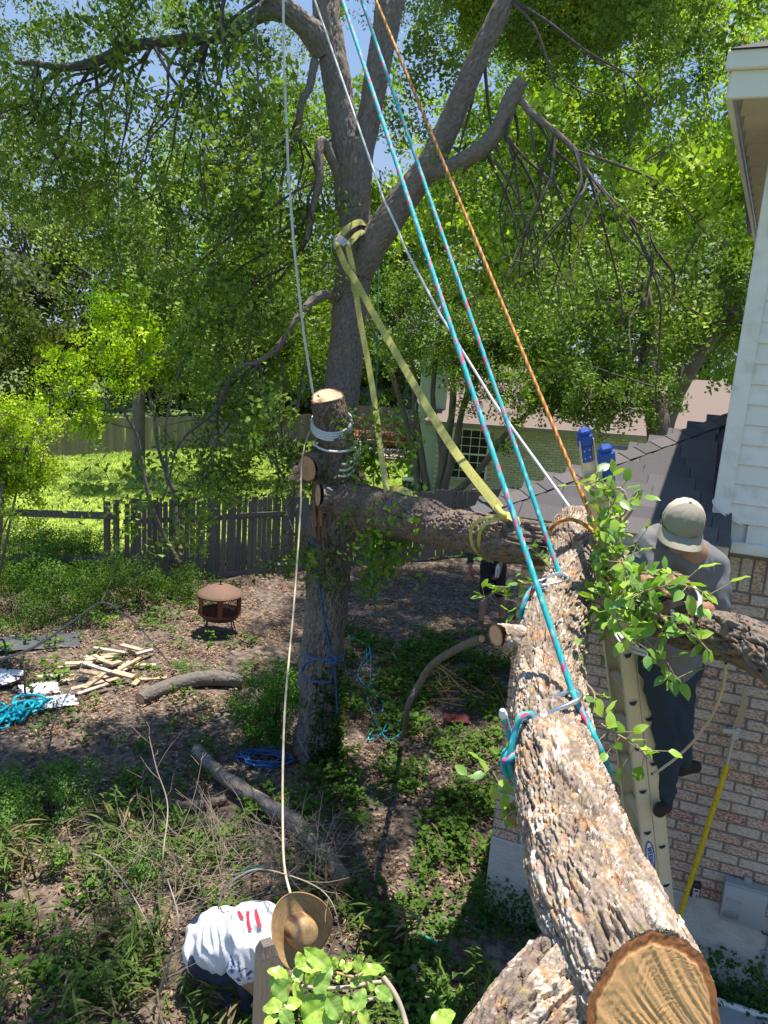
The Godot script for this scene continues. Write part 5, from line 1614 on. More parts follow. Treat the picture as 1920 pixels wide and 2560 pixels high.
	rope("teal_hose", "teal rope arched among the dead twigs", [[[Vector3(-0.945, 0.05, -5.238), Vector3(-0.912, 0.2, -5.126), Vector3(-0.825, 0.28, -5.104), Vector3(-0.713, 0.24, -5.18), Vector3(-0.67, 0.1, -5.282)], false], [[Vector3(-0.928, 0.1, -5.202), Vector3(-0.867, 0.2, -5.152), Vector3(-0.76, 0.24, -5.143), Vector3(-0.668, 0.2, -5.194)], false]], 0.012, 6)
	rope("grey_line", "pale grey line sagging from the right limb to behind the ladder", [[[Vector3(1.469, 3.014, -3.019), Vector3(1.598, 2.782, -3.276), Vector3(1.678, 2.499, -3.523), Vector3(1.697, 2.212, -3.768), Vector3(1.619, 2.055, -3.837), Vector3(1.546, 2.048, -3.784)], false]], 0.007, 3)
	rope("white_line", "short white rope held by the man in the cap and dropped over the right limb", [[[Vector3(1.181, 3.287, -3.179), Vector3(1.274, 3.302, -3.234), Vector3(1.356, 3.284, -3.23), Vector3(1.341, 3.275, -3.075), Vector3(1.313, 3.214, -3.011)], false], [[Vector3(1.281, 3.174, -3.186), Vector3(1.274, 3.121, -3.144), Vector3(1.292, 3.066, -3.153)], false], [[Vector3(1.215, 2.889, -3.657), Vector3(1.211, 2.891, -3.524), Vector3(1.249, 2.884, -3.461), Vector3(1.305, 2.87, -3.459)], false], [[Vector3(1.205, 2.872, -3.653), Vector3(1.206, 2.871, -3.52), Vector3(1.244, 2.866, -3.458), Vector3(1.302, 2.853, -3.455)], false]], 0.008, 2)


func carabiner(label: String, pts: Array, r: float) -> void:
	var t := thing("carabiner", label, "carabiner", pts[0] + Vector3(-0.015, 0.04, 0.06))
	var loop := []
	for p in pts:
		loop.append([p - pts[0], r])
	loop.append([Vector3.ZERO, r])
	var mb := MB.new()
	tube(mb, loop, 0.012, 14)
	obj("body", mb.mesh(), M.steel, t)
	var g := MB.new()
	var a: Vector3 = loop[1][0]
	var b: Vector3 = loop[3][0]
	tube(g, [[a.lerp(b, 0.0), r * 1.22], [a.lerp(b, 0.35), r * 1.22]], 0.05, 14)
	tube(g, [[a.lerp(b, 0.72), r * 1.18], [a.lerp(b, 0.76), r * 1.18]], 0.05, 14)
	obj("gate_sleeve", g.mesh(), M.steel, t)


# ---------------------------------------------------------------- the ladder
func make_ladder() -> void:
	var top: Vector3 = Vector3(1.051, 3.765, -3.69)
	var low: Vector3 = Vector3(1.831, 0.966, -4.116)
	var v := (top - low).normalized()
	var foot := low - v * (low.y / v.y)
	var z := Vector3(-0.04, 0.0, -1.0)
	z = (z - v * z.dot(v)).normalized()   # along the rungs, away from us
	var w := v.cross(z).normalized()       # across the rails
	if w.x < 0: w = -w
	var t := thing("extension_ladder", "long aluminium extension ladder with blue plastic tips leaning up past the log", "ladder", foot)
	var L := top.distance_to(foot)
	var bas := Basis(w, v, -z) if w.cross(v).dot(-z) > 0 else Basis(w, v, z)
	for sec in 2:
		var off := w * (0.078 * sec)
		var y0 := 1.1 if sec == 0 else 0.0
		var y1 := L if sec == 0 else 2.95
		for side in 2:
			var c := off + z * (0.34 - 0.03 * sec) * side + v * ((y0 + y1) / 2)
			var mb := MB.new()
			mb.box(c, Vector3(0.074, y1 - y0, 0.004), bas, 0.001)
			var d := z * (0.016 if side == 0 else -0.016)
			mb.box(c + d + w * 0.036, Vector3(0.004, y1 - y0, 0.034), bas, 0.001)
			mb.box(c + d - w * 0.036, Vector3(0.004, y1 - y0, 0.034), bas, 0.001)
			# raised ribs along the web
			mb.box(c - d * 0.15 + w * 0.03, Vector3(0.008, y1 - y0, 0.003), bas)
			mb.box(c - d * 0.15 - w * 0.03, Vector3(0.008, y1 - y0, 0.003), bas)
			obj("rail", mb.mesh(), M.aluminium, t)
		var n := int((y1 - y0) / 0.305)
		for k in n:
			var h := y0 + 0.2 + 0.305 * k + 0.06 * sec
			var p := off + v * h
			var prof := []
			for q in 13:
				var a := PI + PI * q / 12.0
				prof.append(Vector2(cos(a) * 0.021, sin(a) * 0.03 + 0.012))
			var mb2 := MB.new()
			var i0 := 0
			for e in 2:
				for q in prof.size() + 1:
					var pp: Vector2 = prof[q % prof.size()]
					mb2.vert(p + w * pp.x + v * pp.y + z * (0.34 - 0.03 * sec) * e, Vector3.UP)
			mb2.weave(i0, 2, prof.size() + 1, false, true)
			var ru := obj("rung", mb2.mesh(), M.aluminium, t)
			# open D shaped end with a swaged rim
			var rim := []
			for q in prof.size() + 1:
				var pp2: Vector2 = prof[q % prof.size()]
				rim.append([p + w * pp2.x * 1.15 + v * (pp2.y * 1.1 + 0.001) - z * 0.004, 0.003])
			var rm := MB.new()
			tube(rm, rim, 0.006, 6, Color.WHITE, false)
			obj("rung_rim", rm.mesh(), M.silver, ru)
			var hm := MB.new()
			var cen := hm.vert(p - v * 0.001 - z * 0.0035, -z)
			for q in prof.size() + 1:
				var pp3: Vector2 = prof[q % prof.size()]
				hm.vert(p + w * pp3.x + v * pp3.y - z * 0.0035, -z)
			for q in prof.size():
				hm.tri(cen, cen + q + 1, cen + q + 2)
			obj("rung_hollow", hm.mesh(), M.black_plastic, ru)
	for side in 2:
		var tp := v * (L + 0.01) + z * 0.34 * side
		var cm := MB.new()
		cm.box(tp - v * 0.02, Vector3(0.083, 0.07, 0.046), bas, 0.012)
		cm.box(tp + v * 0.025, Vector3(0.074, 0.05, 0.044), bas, 0.018)
		cm.box(tp - v * 0.09 - z * 0.006, Vector3(0.058, 0.1, 0.012), bas, 0.003)
		var cap := obj("tip", cm.mesh(), M.blue_plastic, t)
		for q in [[-0.014, -0.075], [0.014, -0.072], [-0.014, -0.115], [0.014, -0.112]]:
			var rv := MB.new()
			rv.box(tp + w * q[0] + v * q[1] - z * 0.013, Vector3(0.009, 0.009, 0.005), bas, 0.002)
			obj("rivet", rv.mesh(), M.silver, cap)
	# pulley bracket and hook between the sections
	var pb := MB.new()
	pb.box(v * 2.35 + z * 0.2 + w * 0.04, Vector3(0.05, 0.3, 0.04), bas, 0.006)
	obj("bracket", pb.mesh(), M.dull_steel, t)
	var pb2 := MB.new()
	pb2.box(v * 1.25 + z * 0.36 + w * 0.02, Vector3(0.09, 0.3, 0.02), bas, 0.01)
	obj("bracket", pb2.mesh(), M.dull_steel, t)
	var pb3 := MB.new()
	pb3.box(v * (L - 0.45) + z * 0.02 - w * 0.03, Vector3(0.06, 0.1, 0.06), bas, 0.012)
	obj("hook", pb3.mesh(), M.dull_steel, t)
	# oval sticker on the rail
	var so := v * 1.42 + w * 0.0 - z * 0.0065
	var st := MB.new()
	var wh := MB.new()
	var face := -z
	for e in [[st, 0.028, 0.125, 0.0], [wh, 0.021, 0.114, 0.0012]]:
		var m: MB = e[0]
		var c0 := m.vert(so + face * e[3], face)
		for q in 33:
			var a := TAU * q / 32.0
			m.vert(so + w * cos(a) * e[1] + v * sin(a) * e[2] + face * e[3], face)
		for q in 32:
			m.tri(c0, c0 + q + 1, c0 + q + 2)
	var sto := obj("sticker", st.mesh(), M.blue_plastic, t)
	obj("sticker_face", wh.mesh(), M.white_paint_b, sto)
	var lb := Basis(-v, w if (-v).cross(w).dot(face) > 0 else -w, face)
	lettering("WERNER", 0.03, M.blue_plastic, sto, so + face * 0.003, lb, "print")


func make_pole_saw() -> void:
	var foot: Vector3 = Vector3(2.232, 0.596, -4.606)
	var mid: Vector3 = Vector3(2.359, 1.678, -4.599)
	var head: Vector3 = Vector3(2.372, 1.892, -4.605)
	var t := thing("pole_saw", "yellow poled pruning saw with a curved blade leaning on the brick wall", "saw", foot)
	var d := (mid - foot).normalized()
	var mb := MB.new()
	tube(mb, [[-d * 0.75, 0.0175], [mid - foot, 0.0175]], 0.3, 14)
	obj("pole", mb.mesh(), M.yellow_paint, t)
	var g := MB.new()
	tube(g, [[mid - foot - d * 0.05, 0.0195], [mid - foot + d * 0.01, 0.0195]], 0.3, 14)
	obj("collar", g.mesh(), M.yellow_paint, t)
	var s := MB.new()
	tube(s, [[mid - foot, 0.0125], [head - foot, 0.0125]], 0.3, 12)
	obj("shaft", s.mesh(), M.dull_steel, t)
	var hb := Basis(Vector3(0.934, 0, 0.358), Vector3.UP, Vector3(-0.358, 0, 0.934))
	var h := MB.new()
	h.box(head - foot + hb * Vector3(-0.02, 0.03, 0), Vector3(0.11, 0.035, 0.03), hb * Basis(Vector3.BACK, 0.15), 0.006)
	h.box(head - foot + hb * Vector3(0.012, 0.02, 0), Vector3(0.035, 0.09, 0.034), hb * Basis(Vector3.BACK, -0.25), 0.006)
	obj("head", h.mesh(), M.dull_steel, t)
	for q in [Vector2(0.014, 0.04), Vector2(0.02, 0.0)]:
		var bo := MB.new()
		bo.box(head - foot + hb * Vector3(q.x, q.y, 0.022), Vector3(0.014, 0.014, 0.01), hb, 0.003)
		obj("bolt", bo.mesh(), M.silver, t)
	# blade: a curved toothed plate
	var bl := MB.new()
	var path: Array[Vector3] = [Vector3(2.373, 1.908, -4.605) - foot, Vector3(2.387, 2.013, -4.594) - foot, Vector3(2.391, 2.13, -4.587) - foot, Vector3(2.381, 2.226, -4.586) - foot, Vector3(2.363, 2.26, -4.593) - foot]
	var src := []
	var wd := [0.022, 0.021, 0.018, 0.012, 0.003]
	for i in 5:
		src.append([path[i], wd[i]])
	var sp := spline(src, 0.008)
	var n := hb * Vector3(0, 0, 1)
	for side in [0.0016, -0.0016]:
		var i1 := bl.v.size()
		for i in sp.size():
			var a: Vector3 = sp[maxi(i - 1, 0)][0]
			var b: Vector3 = sp[mini(i + 1, sp.size() - 1)][0]
			var across := (b - a).normalized().cross(n).normalized()
			var tooth := 0.005 if i % 2 == 0 else 0.0
			bl.vert(sp[i][0] + across * sp[i][1] + n * side, n * signf(side))
			bl.vert(sp[i][0] - across * (sp[i][1] + tooth) + n * side, n * signf(side))
		bl.weave(i1, sp.size(), 2, false, side > 0)
	obj("blade", bl.mesh(), M.blade_steel, t)

# ---------------------------------------------------------------- people: a field of tapered capsules, meshed as surface nets
class Flesh:
	var bones := []

	func bone(a: Vector3, b: Vector3, ra: float, rb: float, k := 0.03, wide := Vector3.ZERO, f := 1.0) -> void:
		bones.append([a, b, ra, rb, k, wide, f])

	func chain(pts: Array, k := 0.02) -> void:
		for i in pts.size() - 1:
			bone(pts[i][0], pts[i + 1][0], pts[i][1], pts[i + 1][1], k)

	func build(mb: MB, cell: float, col: Color, fold := 0.0, fold_noise: FastNoiseLite = null) -> void:
		var lo := Vector3.INF
		var hi := -Vector3.INF
		for b in bones:
			var m: float = maxf(b[2], b[3]) * maxf(1.0, b[6]) + b[4] + cell * 2.0
			lo = lo.min((b[0] as Vector3).min(b[1]) - Vector3.ONE * m)
			hi = hi.max((b[0] as Vector3).max(b[1]) + Vector3.ONE * m)
		var nx := int((hi.x - lo.x) / cell) + 2
		var ny := int((hi.y - lo.y) / cell) + 2
		var nz := int((hi.z - lo.z) / cell) + 2
		var f := PackedFloat32Array()
		f.resize(nx * ny * nz)
		f.fill(1.0)
		for b in bones:
			var a: Vector3 = b[0]
			var ab: Vector3 = b[1] - b[0]
			var l2 := maxf(ab.length_squared(), 1e-8)
			var k: float = b[4]
			var wide: Vector3 = b[5]
			var wf: float = 1.0 / b[6] - 1.0
			var m: float = maxf(b[2], b[3]) * maxf(1.0, b[6]) + k + cell * 1.5
			var p0 := ((a.min(b[1]) - Vector3.ONE * m - lo) / cell).floor()
			var p1 := ((a.max(b[1]) + Vector3.ONE * m - lo) / cell).ceil()
			for z in range(maxi(0, int(p0.z)), mini(nz, int(p1.z) + 1)):
				for y in range(maxi(0, int(p0.y)), mini(ny, int(p1.y) + 1)):
					var row := (z * ny + y) * nx
					for x in range(maxi(0, int(p0.x)), mini(nx, int(p1.x) + 1)):
						var p := lo + Vector3(x, y, z) * cell - a
						var t := clampf(p.dot(ab) / l2, 0.0, 1.0)
						var v := p - ab * t
						if wf != 0.0:
							v += wide * v.dot(wide) * wf
						var d := v.length() - lerpf(b[2], b[3], t)
						var o := f[row + x]
						var h := maxf(k - absf(d - o), 0.0) / k
						f[row + x] = minf(d, o) - h * h * k * 0.25
		var id := {}
		var i0 := mb.v.size()
		for z in nz - 1:
			for y in ny - 1:
				var r00 := (z * ny + y) * nx
				var r01 := r00 + nx
				var r10 := r00 + nx * ny
				var r11 := r10 + nx
				for x in nx - 1:
					var c := [f[r00 + x], f[r00 + x + 1], f[r01 + x], f[r01 + x + 1], f[r10 + x], f[r10 + x + 1], f[r11 + x], f[r11 + x + 1]]
					if c[0] > 0.06 or c[0] < -0.08:
						continue
					var inside := 0
					for q in 8:
						if c[q] < 0.0:
							inside += 1
					if inside == 0 or inside == 8:
						continue
					var sum := Vector3.ZERO
					var n := 0
					for e in EDGES:
						var u: float = c[e[0]]
						var w: float = c[e[1]]
						if (u < 0.0) != (w < 0.0):
							var t := u / (u - w)
							sum += (CORNERS[e[0]] as Vector3).lerp(CORNERS[e[1]], t)
							n += 1
					var g := Vector3(c[1] - c[0] + c[3] - c[2] + c[5] - c[4] + c[7] - c[6], c[2] - c[0] + c[3] - c[1] + c[6] - c[4] + c[7] - c[5], c[4] - c[0] + c[5] - c[1] + c[6] - c[2] + c[7] - c[3]).normalized()
					id[r00 + x] = mb.vert(lo + (Vector3(x, y, z) + sum / n) * cell, g, col)
		for key in id:
			var kk: int = key
			var x := kk % nx
			var y := (kk / nx) % ny
			var z := kk / (nx * ny)
			if x == 0 or y == 0 or z == 0:
				continue
			var here := f[kk] < 0.0
			for ax in 3:
				var step: int = [1, nx, nx * ny][ax]
				if here == (f[kk + step] < 0.0):
					continue
				var s1: int = [nx, nx * ny, 1][ax]
				var s2: int = [nx * ny, 1, nx][ax]
				if not (id.has(kk - s1) and id.has(kk - s2) and id.has(kk - s1 - s2)):
					continue
				var a: int = id[kk]
				var b: int = id[kk - s1]
				var c2: int = id[kk - s1 - s2]
				var d: int = id[kk - s2]
				if here:
					mb.tri(a, c2, b)
					mb.tri(a, d, c2)
				else:
					mb.tri(a, b, c2)
					mb.tri(a, c2, d)
		if fold > 0.0:
			for i in range(i0, mb.v.size()):
				var p := mb.v[i]
				var w := fold_noise.get_noise_3d(p.x * 5.0 + p.y * 4.0, p.y * 2.2 - p.x * 3.0, p.z * 3.6)
				mb.v[i] = p + mb.n[i] * fold * (1.0 - 2.0 * absf(w) * 1.6)
			var acc := PackedVector3Array()
			acc.resize(mb.v.size())
			for q in range(0, mb.ix.size(), 3):
				var a1 := mb.ix[q]
				var b1 := mb.ix[q + 1]
				var c1 := mb.ix[q + 2]
				if a1 < i0:
					continue
				var nn := (mb.v[c1] - mb.v[a1]).cross(mb.v[b1] - mb.v[a1])
				acc[a1] += nn
				acc[b1] += nn
				acc[c1] += nn
			for i in range(i0, mb.v.size()):
				if acc[i].length_squared() > 0.0:
					mb.n[i] = acc[i].normalized() if acc[i].dot(mb.n[i]) > 0.0 else -acc[i].normalized()

	const CORNERS := [Vector3(0, 0, 0), Vector3(1, 0, 0), Vector3(0, 1, 0), Vector3(1, 1, 0), Vector3(0, 0, 1), Vector3(1, 0, 1), Vector3(0, 1, 1), Vector3(1, 1, 1)]
	const EDGES := [[0, 1], [2, 3], [4, 5], [6, 7], [0, 2], [1, 3], [4, 6], [5, 7], [0, 4], [1, 5], [2, 6], [3, 7]]


# a hand at the wrist: along = towards the knuckles, back = out of the back of the hand, thumb on the side of (along x back) * side
func hand(mb: MB, wrist: Vector3, along: Vector3, back: Vector3, side: float, curl: float, skin: Color, cell := 0.004) -> void:
	var f := Flesh.new()
	var a := along.normalized()
	var bk := (back - a * back.dot(a)).normalized()
	var x := a.cross(bk).normalized() * side
	f.bone(wrist - a * 0.03, wrist + a * 0.01, 0.027, 0.026, 0.02)
	for i in 4:
		var o := x * (0.03 - 0.02 * i)
		var kn := wrist + a * (0.088 - 0.006 * absf(i - 1.2)) + o
		f.bone(wrist + a * 0.012 + o * 0.6, kn, 0.015, 0.0125, 0.016)
		var lens: Array = [[0.042, 0.026, 0.02], [0.046, 0.03, 0.021], [0.043, 0.028, 0.02], [0.034, 0.021, 0.017]][i]
		var p := kn
		var ang := curl * (0.55 + 0.08 * i)
		for j in 3:
			var d := a * cos(ang) - bk * sin(ang)
			var q: Vector3 = p + d * lens[j]
			f.bone(p, q, 0.0098 - 0.0009 * j, 0.009 - 0.0012 * j, 0.004)
			p = q
			ang += curl * 0.75
	var th := wrist + a * 0.022 + x * 0.03
	var t1 := th + (a * 0.6 + x * 0.75 - bk * 0.35).normalized() * 0.042
	var t2 := t1 + (a * 0.85 + x * 0.2 - bk * (0.3 + 0.5 * curl)).normalized() * 0.032
	var t3 := t2 + (a * 0.8 - x * 0.15 - bk * (0.4 + 0.6 * curl)).normalized() * 0.025
	f.chain([[th, 0.0165], [t1, 0.0125], [t2, 0.0105], [t3, 0.0085]], 0.012)
	f.build(mb, cell, skin)


func head_into(mb: MB, c: Vector3, fw: Vector3, up: Vector3, s: float, skin: Color, cell := 0.005) -> void:
	var z := fw.normalized()
	var y := (up - z * up.dot(z)).normalized()
	var x := y.cross(z)
	var f := Flesh.new()
	f.bone(c + y * 0.03 * s - z * 0.02 * s, c + y * 0.025 * s + z * 0.01 * s, 0.082 * s, 0.08 * s, 0.03)      # skull
	f.bone(c - y * 0.02 * s + z * 0.03 * s, c - y * 0.075 * s + z * 0.048 * s, 0.058 * s, 0.034 * s, 0.03)     # face to chin
	for q in [-1.0, 1.0]:
		f.bone(c + x * q * 0.035 * s - y * 0.02 * s + z * 0.06 * s, c + x * q * 0.05 * s - y * 0.015 * s + z * 0.03 * s, 0.02 * s, 0.024 * s, 0.02)   # cheek
		f.bone(c + x * q * 0.03 * s + y * 0.026 * s + z * 0.076 * s, c + x * q * 0.008 * s + y * 0.028 * s + z * 0.082 * s, 0.01 * s, 0.01 * s, 0.014)   # brow
		f.bone(c + x * q * 0.05 * s - y * 0.055 * s + z * 0.012 * s, c + x * q * 0.018 * s - y * 0.08 * s + z * 0.05 * s, 0.016 * s, 0.016 * s, 0.02)   # jaw
		f.bone(c + x * q * 0.083 * s + y * 0.014 * s - z * 0.012 * s, c + x * q * 0.08 * s - y * 0.024 * s - z * 0.004 * s, 0.013 * s, 0.008 * s, 0.008)  # ear
		f.bone(c + x * q * 0.09 * s + y * 0.01 * s - z * 0.02 * s, c + x * q * 0.088 * s - y * 0.012 * s - z * 0.014 * s, 0.008 * s, 0.007 * s, 0.008)
		f.bone(c + x * q * 0.03 * s + y * 0.006 * s + z * 0.073 * s, c + x * q * 0.03 * s + y * 0.005 * s + z * 0.073 * s, 0.011 * s, 0.011 * s, 0.006)   # eyelid
	f.bone(c + y * 0.015 * s + z * 0.084 * s, c - y * 0.022 * s + z * 0.103 * s, 0.009 * s, 0.0115 * s, 0.012)   # nose
	f.bone(c - y * 0.027 * s + z * 0.09 * s - x * 0.011 * s, c - y * 0.027 * s + z * 0.09 * s + x * 0.011 * s, 0.009 * s, 0.009 * s, 0.008)
	f.bone(c - y * 0.05 * s + z * 0.083 * s - x * 0.018 * s, c - y * 0.05 * s + z * 0.083 * s + x * 0.018 * s, 0.007 * s, 0.007 * s, 0.006)   # lips
	f.bone(c - y * 0.06 * s + z * 0.081 * s - x * 0.014 * s, c - y * 0.06 * s + z * 0.081 * s + x * 0.014 * s, 0.007 * s, 0.007 * s, 0.006)
	f.bone(c - y * 0.05 * s - z * 0.025 * s, c - y * 0.14 * s - z * 0.045 * s, 0.052 * s, 0.054 * s, 0.03)   # neck
	f.build(mb, cell, skin)


func make_man() -> void:
	var at: Vector3 = Vector3(1.768, 1.691, -4.066)
	var t := thing("person", "person in grey shirt, jeans and cap working on the ladder", "person", at)
	var skin := Color(0.36, 0.19, 0.12)
	var hc: Vector3 = Vector3(1.341, 3.502, -3.379) - at
	var fw: Vector3 = Vector3(-0.176, -0.463, 0.866)
	var up: Vector3 = Vector3(-0.013, 0.878, 0.467)
	var neck: Vector3 = Vector3(1.446, 3.359, -3.522) - at
	var sr: Vector3 = Vector3(1.273, 3.381, -3.527) - at
	var sl: Vector3 = Vector3(1.602, 3.272, -3.626) - at
	var chest: Vector3 = Vector3(1.475, 3.162, -3.644) - at
	var belly: Vector3 = Vector3(1.534, 2.851, -3.751) - at
	var hipc: Vector3 = Vector3(1.569, 2.656, -3.822) - at
	var er: Vector3 = Vector3(1.21, 3.214, -3.419) - at
	var hr: Vector3 = Vector3(1.203, 3.276, -3.218) - at
	var el: Vector3 = Vector3(1.627, 3.067, -3.562) - at
	var hl: Vector3 = Vector3(1.399, 3.138, -3.352) - at
	# body: head, arms and hands in one mesh
	var mb := MB.new()
	head_into(mb, hc, fw, up, 0.95, skin)
	var arms := Flesh.new()
	arms.chain([[neck + (hc - neck) * 0.2, 0.055], [neck, 0.06], [neck.lerp(chest, 0.3), 0.08]], 0.03)
	arms.chain([[sr, 0.055], [er, 0.042], [er.lerp(hr, 0.4), 0.042], [hr, 0.028]], 0.02)
	arms.chain([[sl, 0.055], [el, 0.042], [el.lerp(hl, 0.4), 0.042], [hl, 0.028]], 0.02)
	arms.bone(sr, neck, 0.06, 0.07, 0.04)
	arms.bone(sl, neck, 0.06, 0.07, 0.04)
	arms.build(mb, 0.011, skin)
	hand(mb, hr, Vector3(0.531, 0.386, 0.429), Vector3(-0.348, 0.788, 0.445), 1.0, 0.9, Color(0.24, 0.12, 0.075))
	hand(mb, hl, Vector3(-0.805, 0.126, 0.382), Vector3(-0.056, 0.906, 0.42), -1.0, 0.9, skin)
	obj("body", mb.mesh(), M.skin, t)
	# shirt
	var s := Flesh.new()
	var wide := (sl - sr).normalized()
	s.bone(sr.lerp(neck, 0.25), sl.lerp(neck, 0.25), 0.085, 0.085, 0.06)
	s.bone(neck.lerp(chest, 0.35), chest, 0.105, 0.125, 0.06, wide, 1.45)
	s.bone(chest, belly, 0.125, 0.115, 0.06, wide, 1.4)
	s.bone(belly, hipc + (belly - hipc) * 0.25, 0.118, 0.12, 0.05, wide, 1.4)
	s.chain([[sr, 0.082], [sr.lerp(er, 0.55), 0.07], [sr.lerp(er, 0.85), 0.068]], 0.05)
	s.chain([[sl, 0.084], [sl.lerp(el, 0.55), 0.073], [sl.lerp(el, 0.9), 0.07]], 0.05)
	var sm := MB.new()
	s.build(sm, 0.0105, Color(0.155, 0.157, 0.178), 0.011, soft_noise)
	obj("shirt", sm.mesh(), M.cloth, t)
	var col := MB.new()
	var ring := []
	var cu := (neck - chest).normalized()
	var cz := wide.cross(cu).normalized()
	if cz.z < 0: cz = -cz
	for k in 17:
		var a := TAU * k / 16
		ring.append([neck.lerp(chest, 0.16) + wide * cos(a) * 0.078 + cz * sin(a) * 0.075 - cu * 0.03 * sin(a), 0.009])
	tube(col, ring, 0.02, 8, Color(0.14, 0.142, 0.162), false)
	obj("collar", col.mesh(), M.cloth, t)
	# jeans
	var j := Flesh.new()
	var ka: Vector3 = Vector3(1.649, 2.232, -3.926) - at
	var fa: Vector3 = Vector3(1.754, 1.75, -4.058) - at
	var kb: Vector3 = Vector3(1.682, 2.308, -3.891) - at
	var fb: Vector3 = Vector3(1.823, 1.982, -4.087) - at
	j.bone(hipc - wide * 0.07 + Vector3(0, 0.02, 0), hipc + wide * 0.07 + Vector3(0, 0.02, 0), 0.105, 0.105, 0.05)
	j.chain([[hipc - wide * 0.075, 0.1], [ka, 0.068], [ka.lerp(fa, 0.35), 0.066], [fa, 0.056]], 0.04)
	j.chain([[hipc + wide * 0.075, 0.1], [kb, 0.068], [kb.lerp(fb, 0.4), 0.065], [fb, 0.055]], 0.04)
	var jm := MB.new()
	j.build(jm, 0.0115, Color(0.022, 0.038, 0.066), 0.011, soft_noise)
	obj("jeans", jm.mesh(), M.cloth, t)
	for q in [[fa, Vector3(1.681, 1.736, -3.932) - at], [fb, Vector3(1.912, 1.946, -4.079) - at]]:
		var b := Flesh.new()
		b.bone(q[0] - Vector3(0, 0.0, 0), q[0] - Vector3(0, 0.05, 0), 0.05, 0.045, 0.03)
		b.bone(q[0] - Vector3(0, 0.055, 0), q[1], 0.042, 0.036, 0.03)
		var bm := MB.new()
		b.build(bm, 0.009, Color(0.035, 0.027, 0.022))
		obj("boot", bm.mesh(), M.cloth, t)
	# cap: crown, mesh back, brim
	var z := fw.normalized()
	var y := (up - z * up.dot(z)).normalized()
	var x := y.cross(z)
	var cc := hc + y * 0.035 - z * 0.008
	var crown := MB.new()
	var rows := 16
	var cols := 72
	for i in rows + 1:
		var el2 := -0.12 + (PI / 2 + 0.12) * i / rows
		for k in cols + 1:
			var a := TAU * (k % cols) / cols
			var seam := 1.0 - 0.03 * pow(absf(cos(a * 3.0)), 24.0)
			var r := cos(el2) * seam
			r *= 1.0 + 0.05 * soft_noise.get_noise_3d(cos(a) * 2.2, el2 * 2.5, sin(a) * 2.2)
			var fr := maxf(0.0, sin(a))
			crown.vert(cc + x * cos(a) * r * 0.092 + z * sin(a) * r * 0.105 + y * (sin(el2) * 0.105 + 0.01 * fr * cos(el2) * sin(maxf(el2, 0) * 2.0)), y, Color(0.27, 0.25, 0.2) if sin(a) > 0.1 else Color(0.44, 0.41, 0.35), Vector2(a, el2))
	crown.weave(0, rows + 1, cols + 1, true, true)
	obj("cap", crown.mesh(), M.cap_cloth, t)
	var bt := MB.new()
	tube(bt, [[cc + y * 0.101, 0.008], [cc + y * 0.108, 0.006]], 0.01, 10, Color(0.24, 0.22, 0.18))
	obj("cap_button", bt.mesh(), M.cloth, t)
	var br := MB.new()
	for lay in 2:
		var i0 := br.v.size()
		for i in 9:
			var q := i / 8.0
			for k in 21:
				var a := PI * (k / 20.0)
				var e := cos(a)
				var base := cc + x * e * 0.09 + z * sin(a) * 0.102 - y * 0.012
				var out := (z * (0.35 + sin(a)) + x * e * 0.25).normalized()
				var ln := 0.078 * pow(sin(a), 0.55)
				br.vert(base + out * ln * q - y * (0.03 * e * e * (0.4 + q) + 0.012 * q * q + 0.003 * lay), y, Color(0.29, 0.265, 0.215))
		br.weave(i0, 9, 21, false, lay == 0)
	obj("cap_brim", br.mesh(), M.cap_cloth, t)
	var hr2 := MB.new()
	for i in 5:
		for k in 25:
			var a := PI + PI * k / 24.0
			var r := 1.0
			hr2.vert(hc + x * cos(a) * 0.083 + z * (sin(a) * 0.093 - 0.012) + y * (0.03 - 0.022 * i), -z, Color(0.02, 0.015, 0.012))
	hr2.weave(0, 5, 25, false, true)
	obj("hair", hr2.mesh(), M.cloth, t)


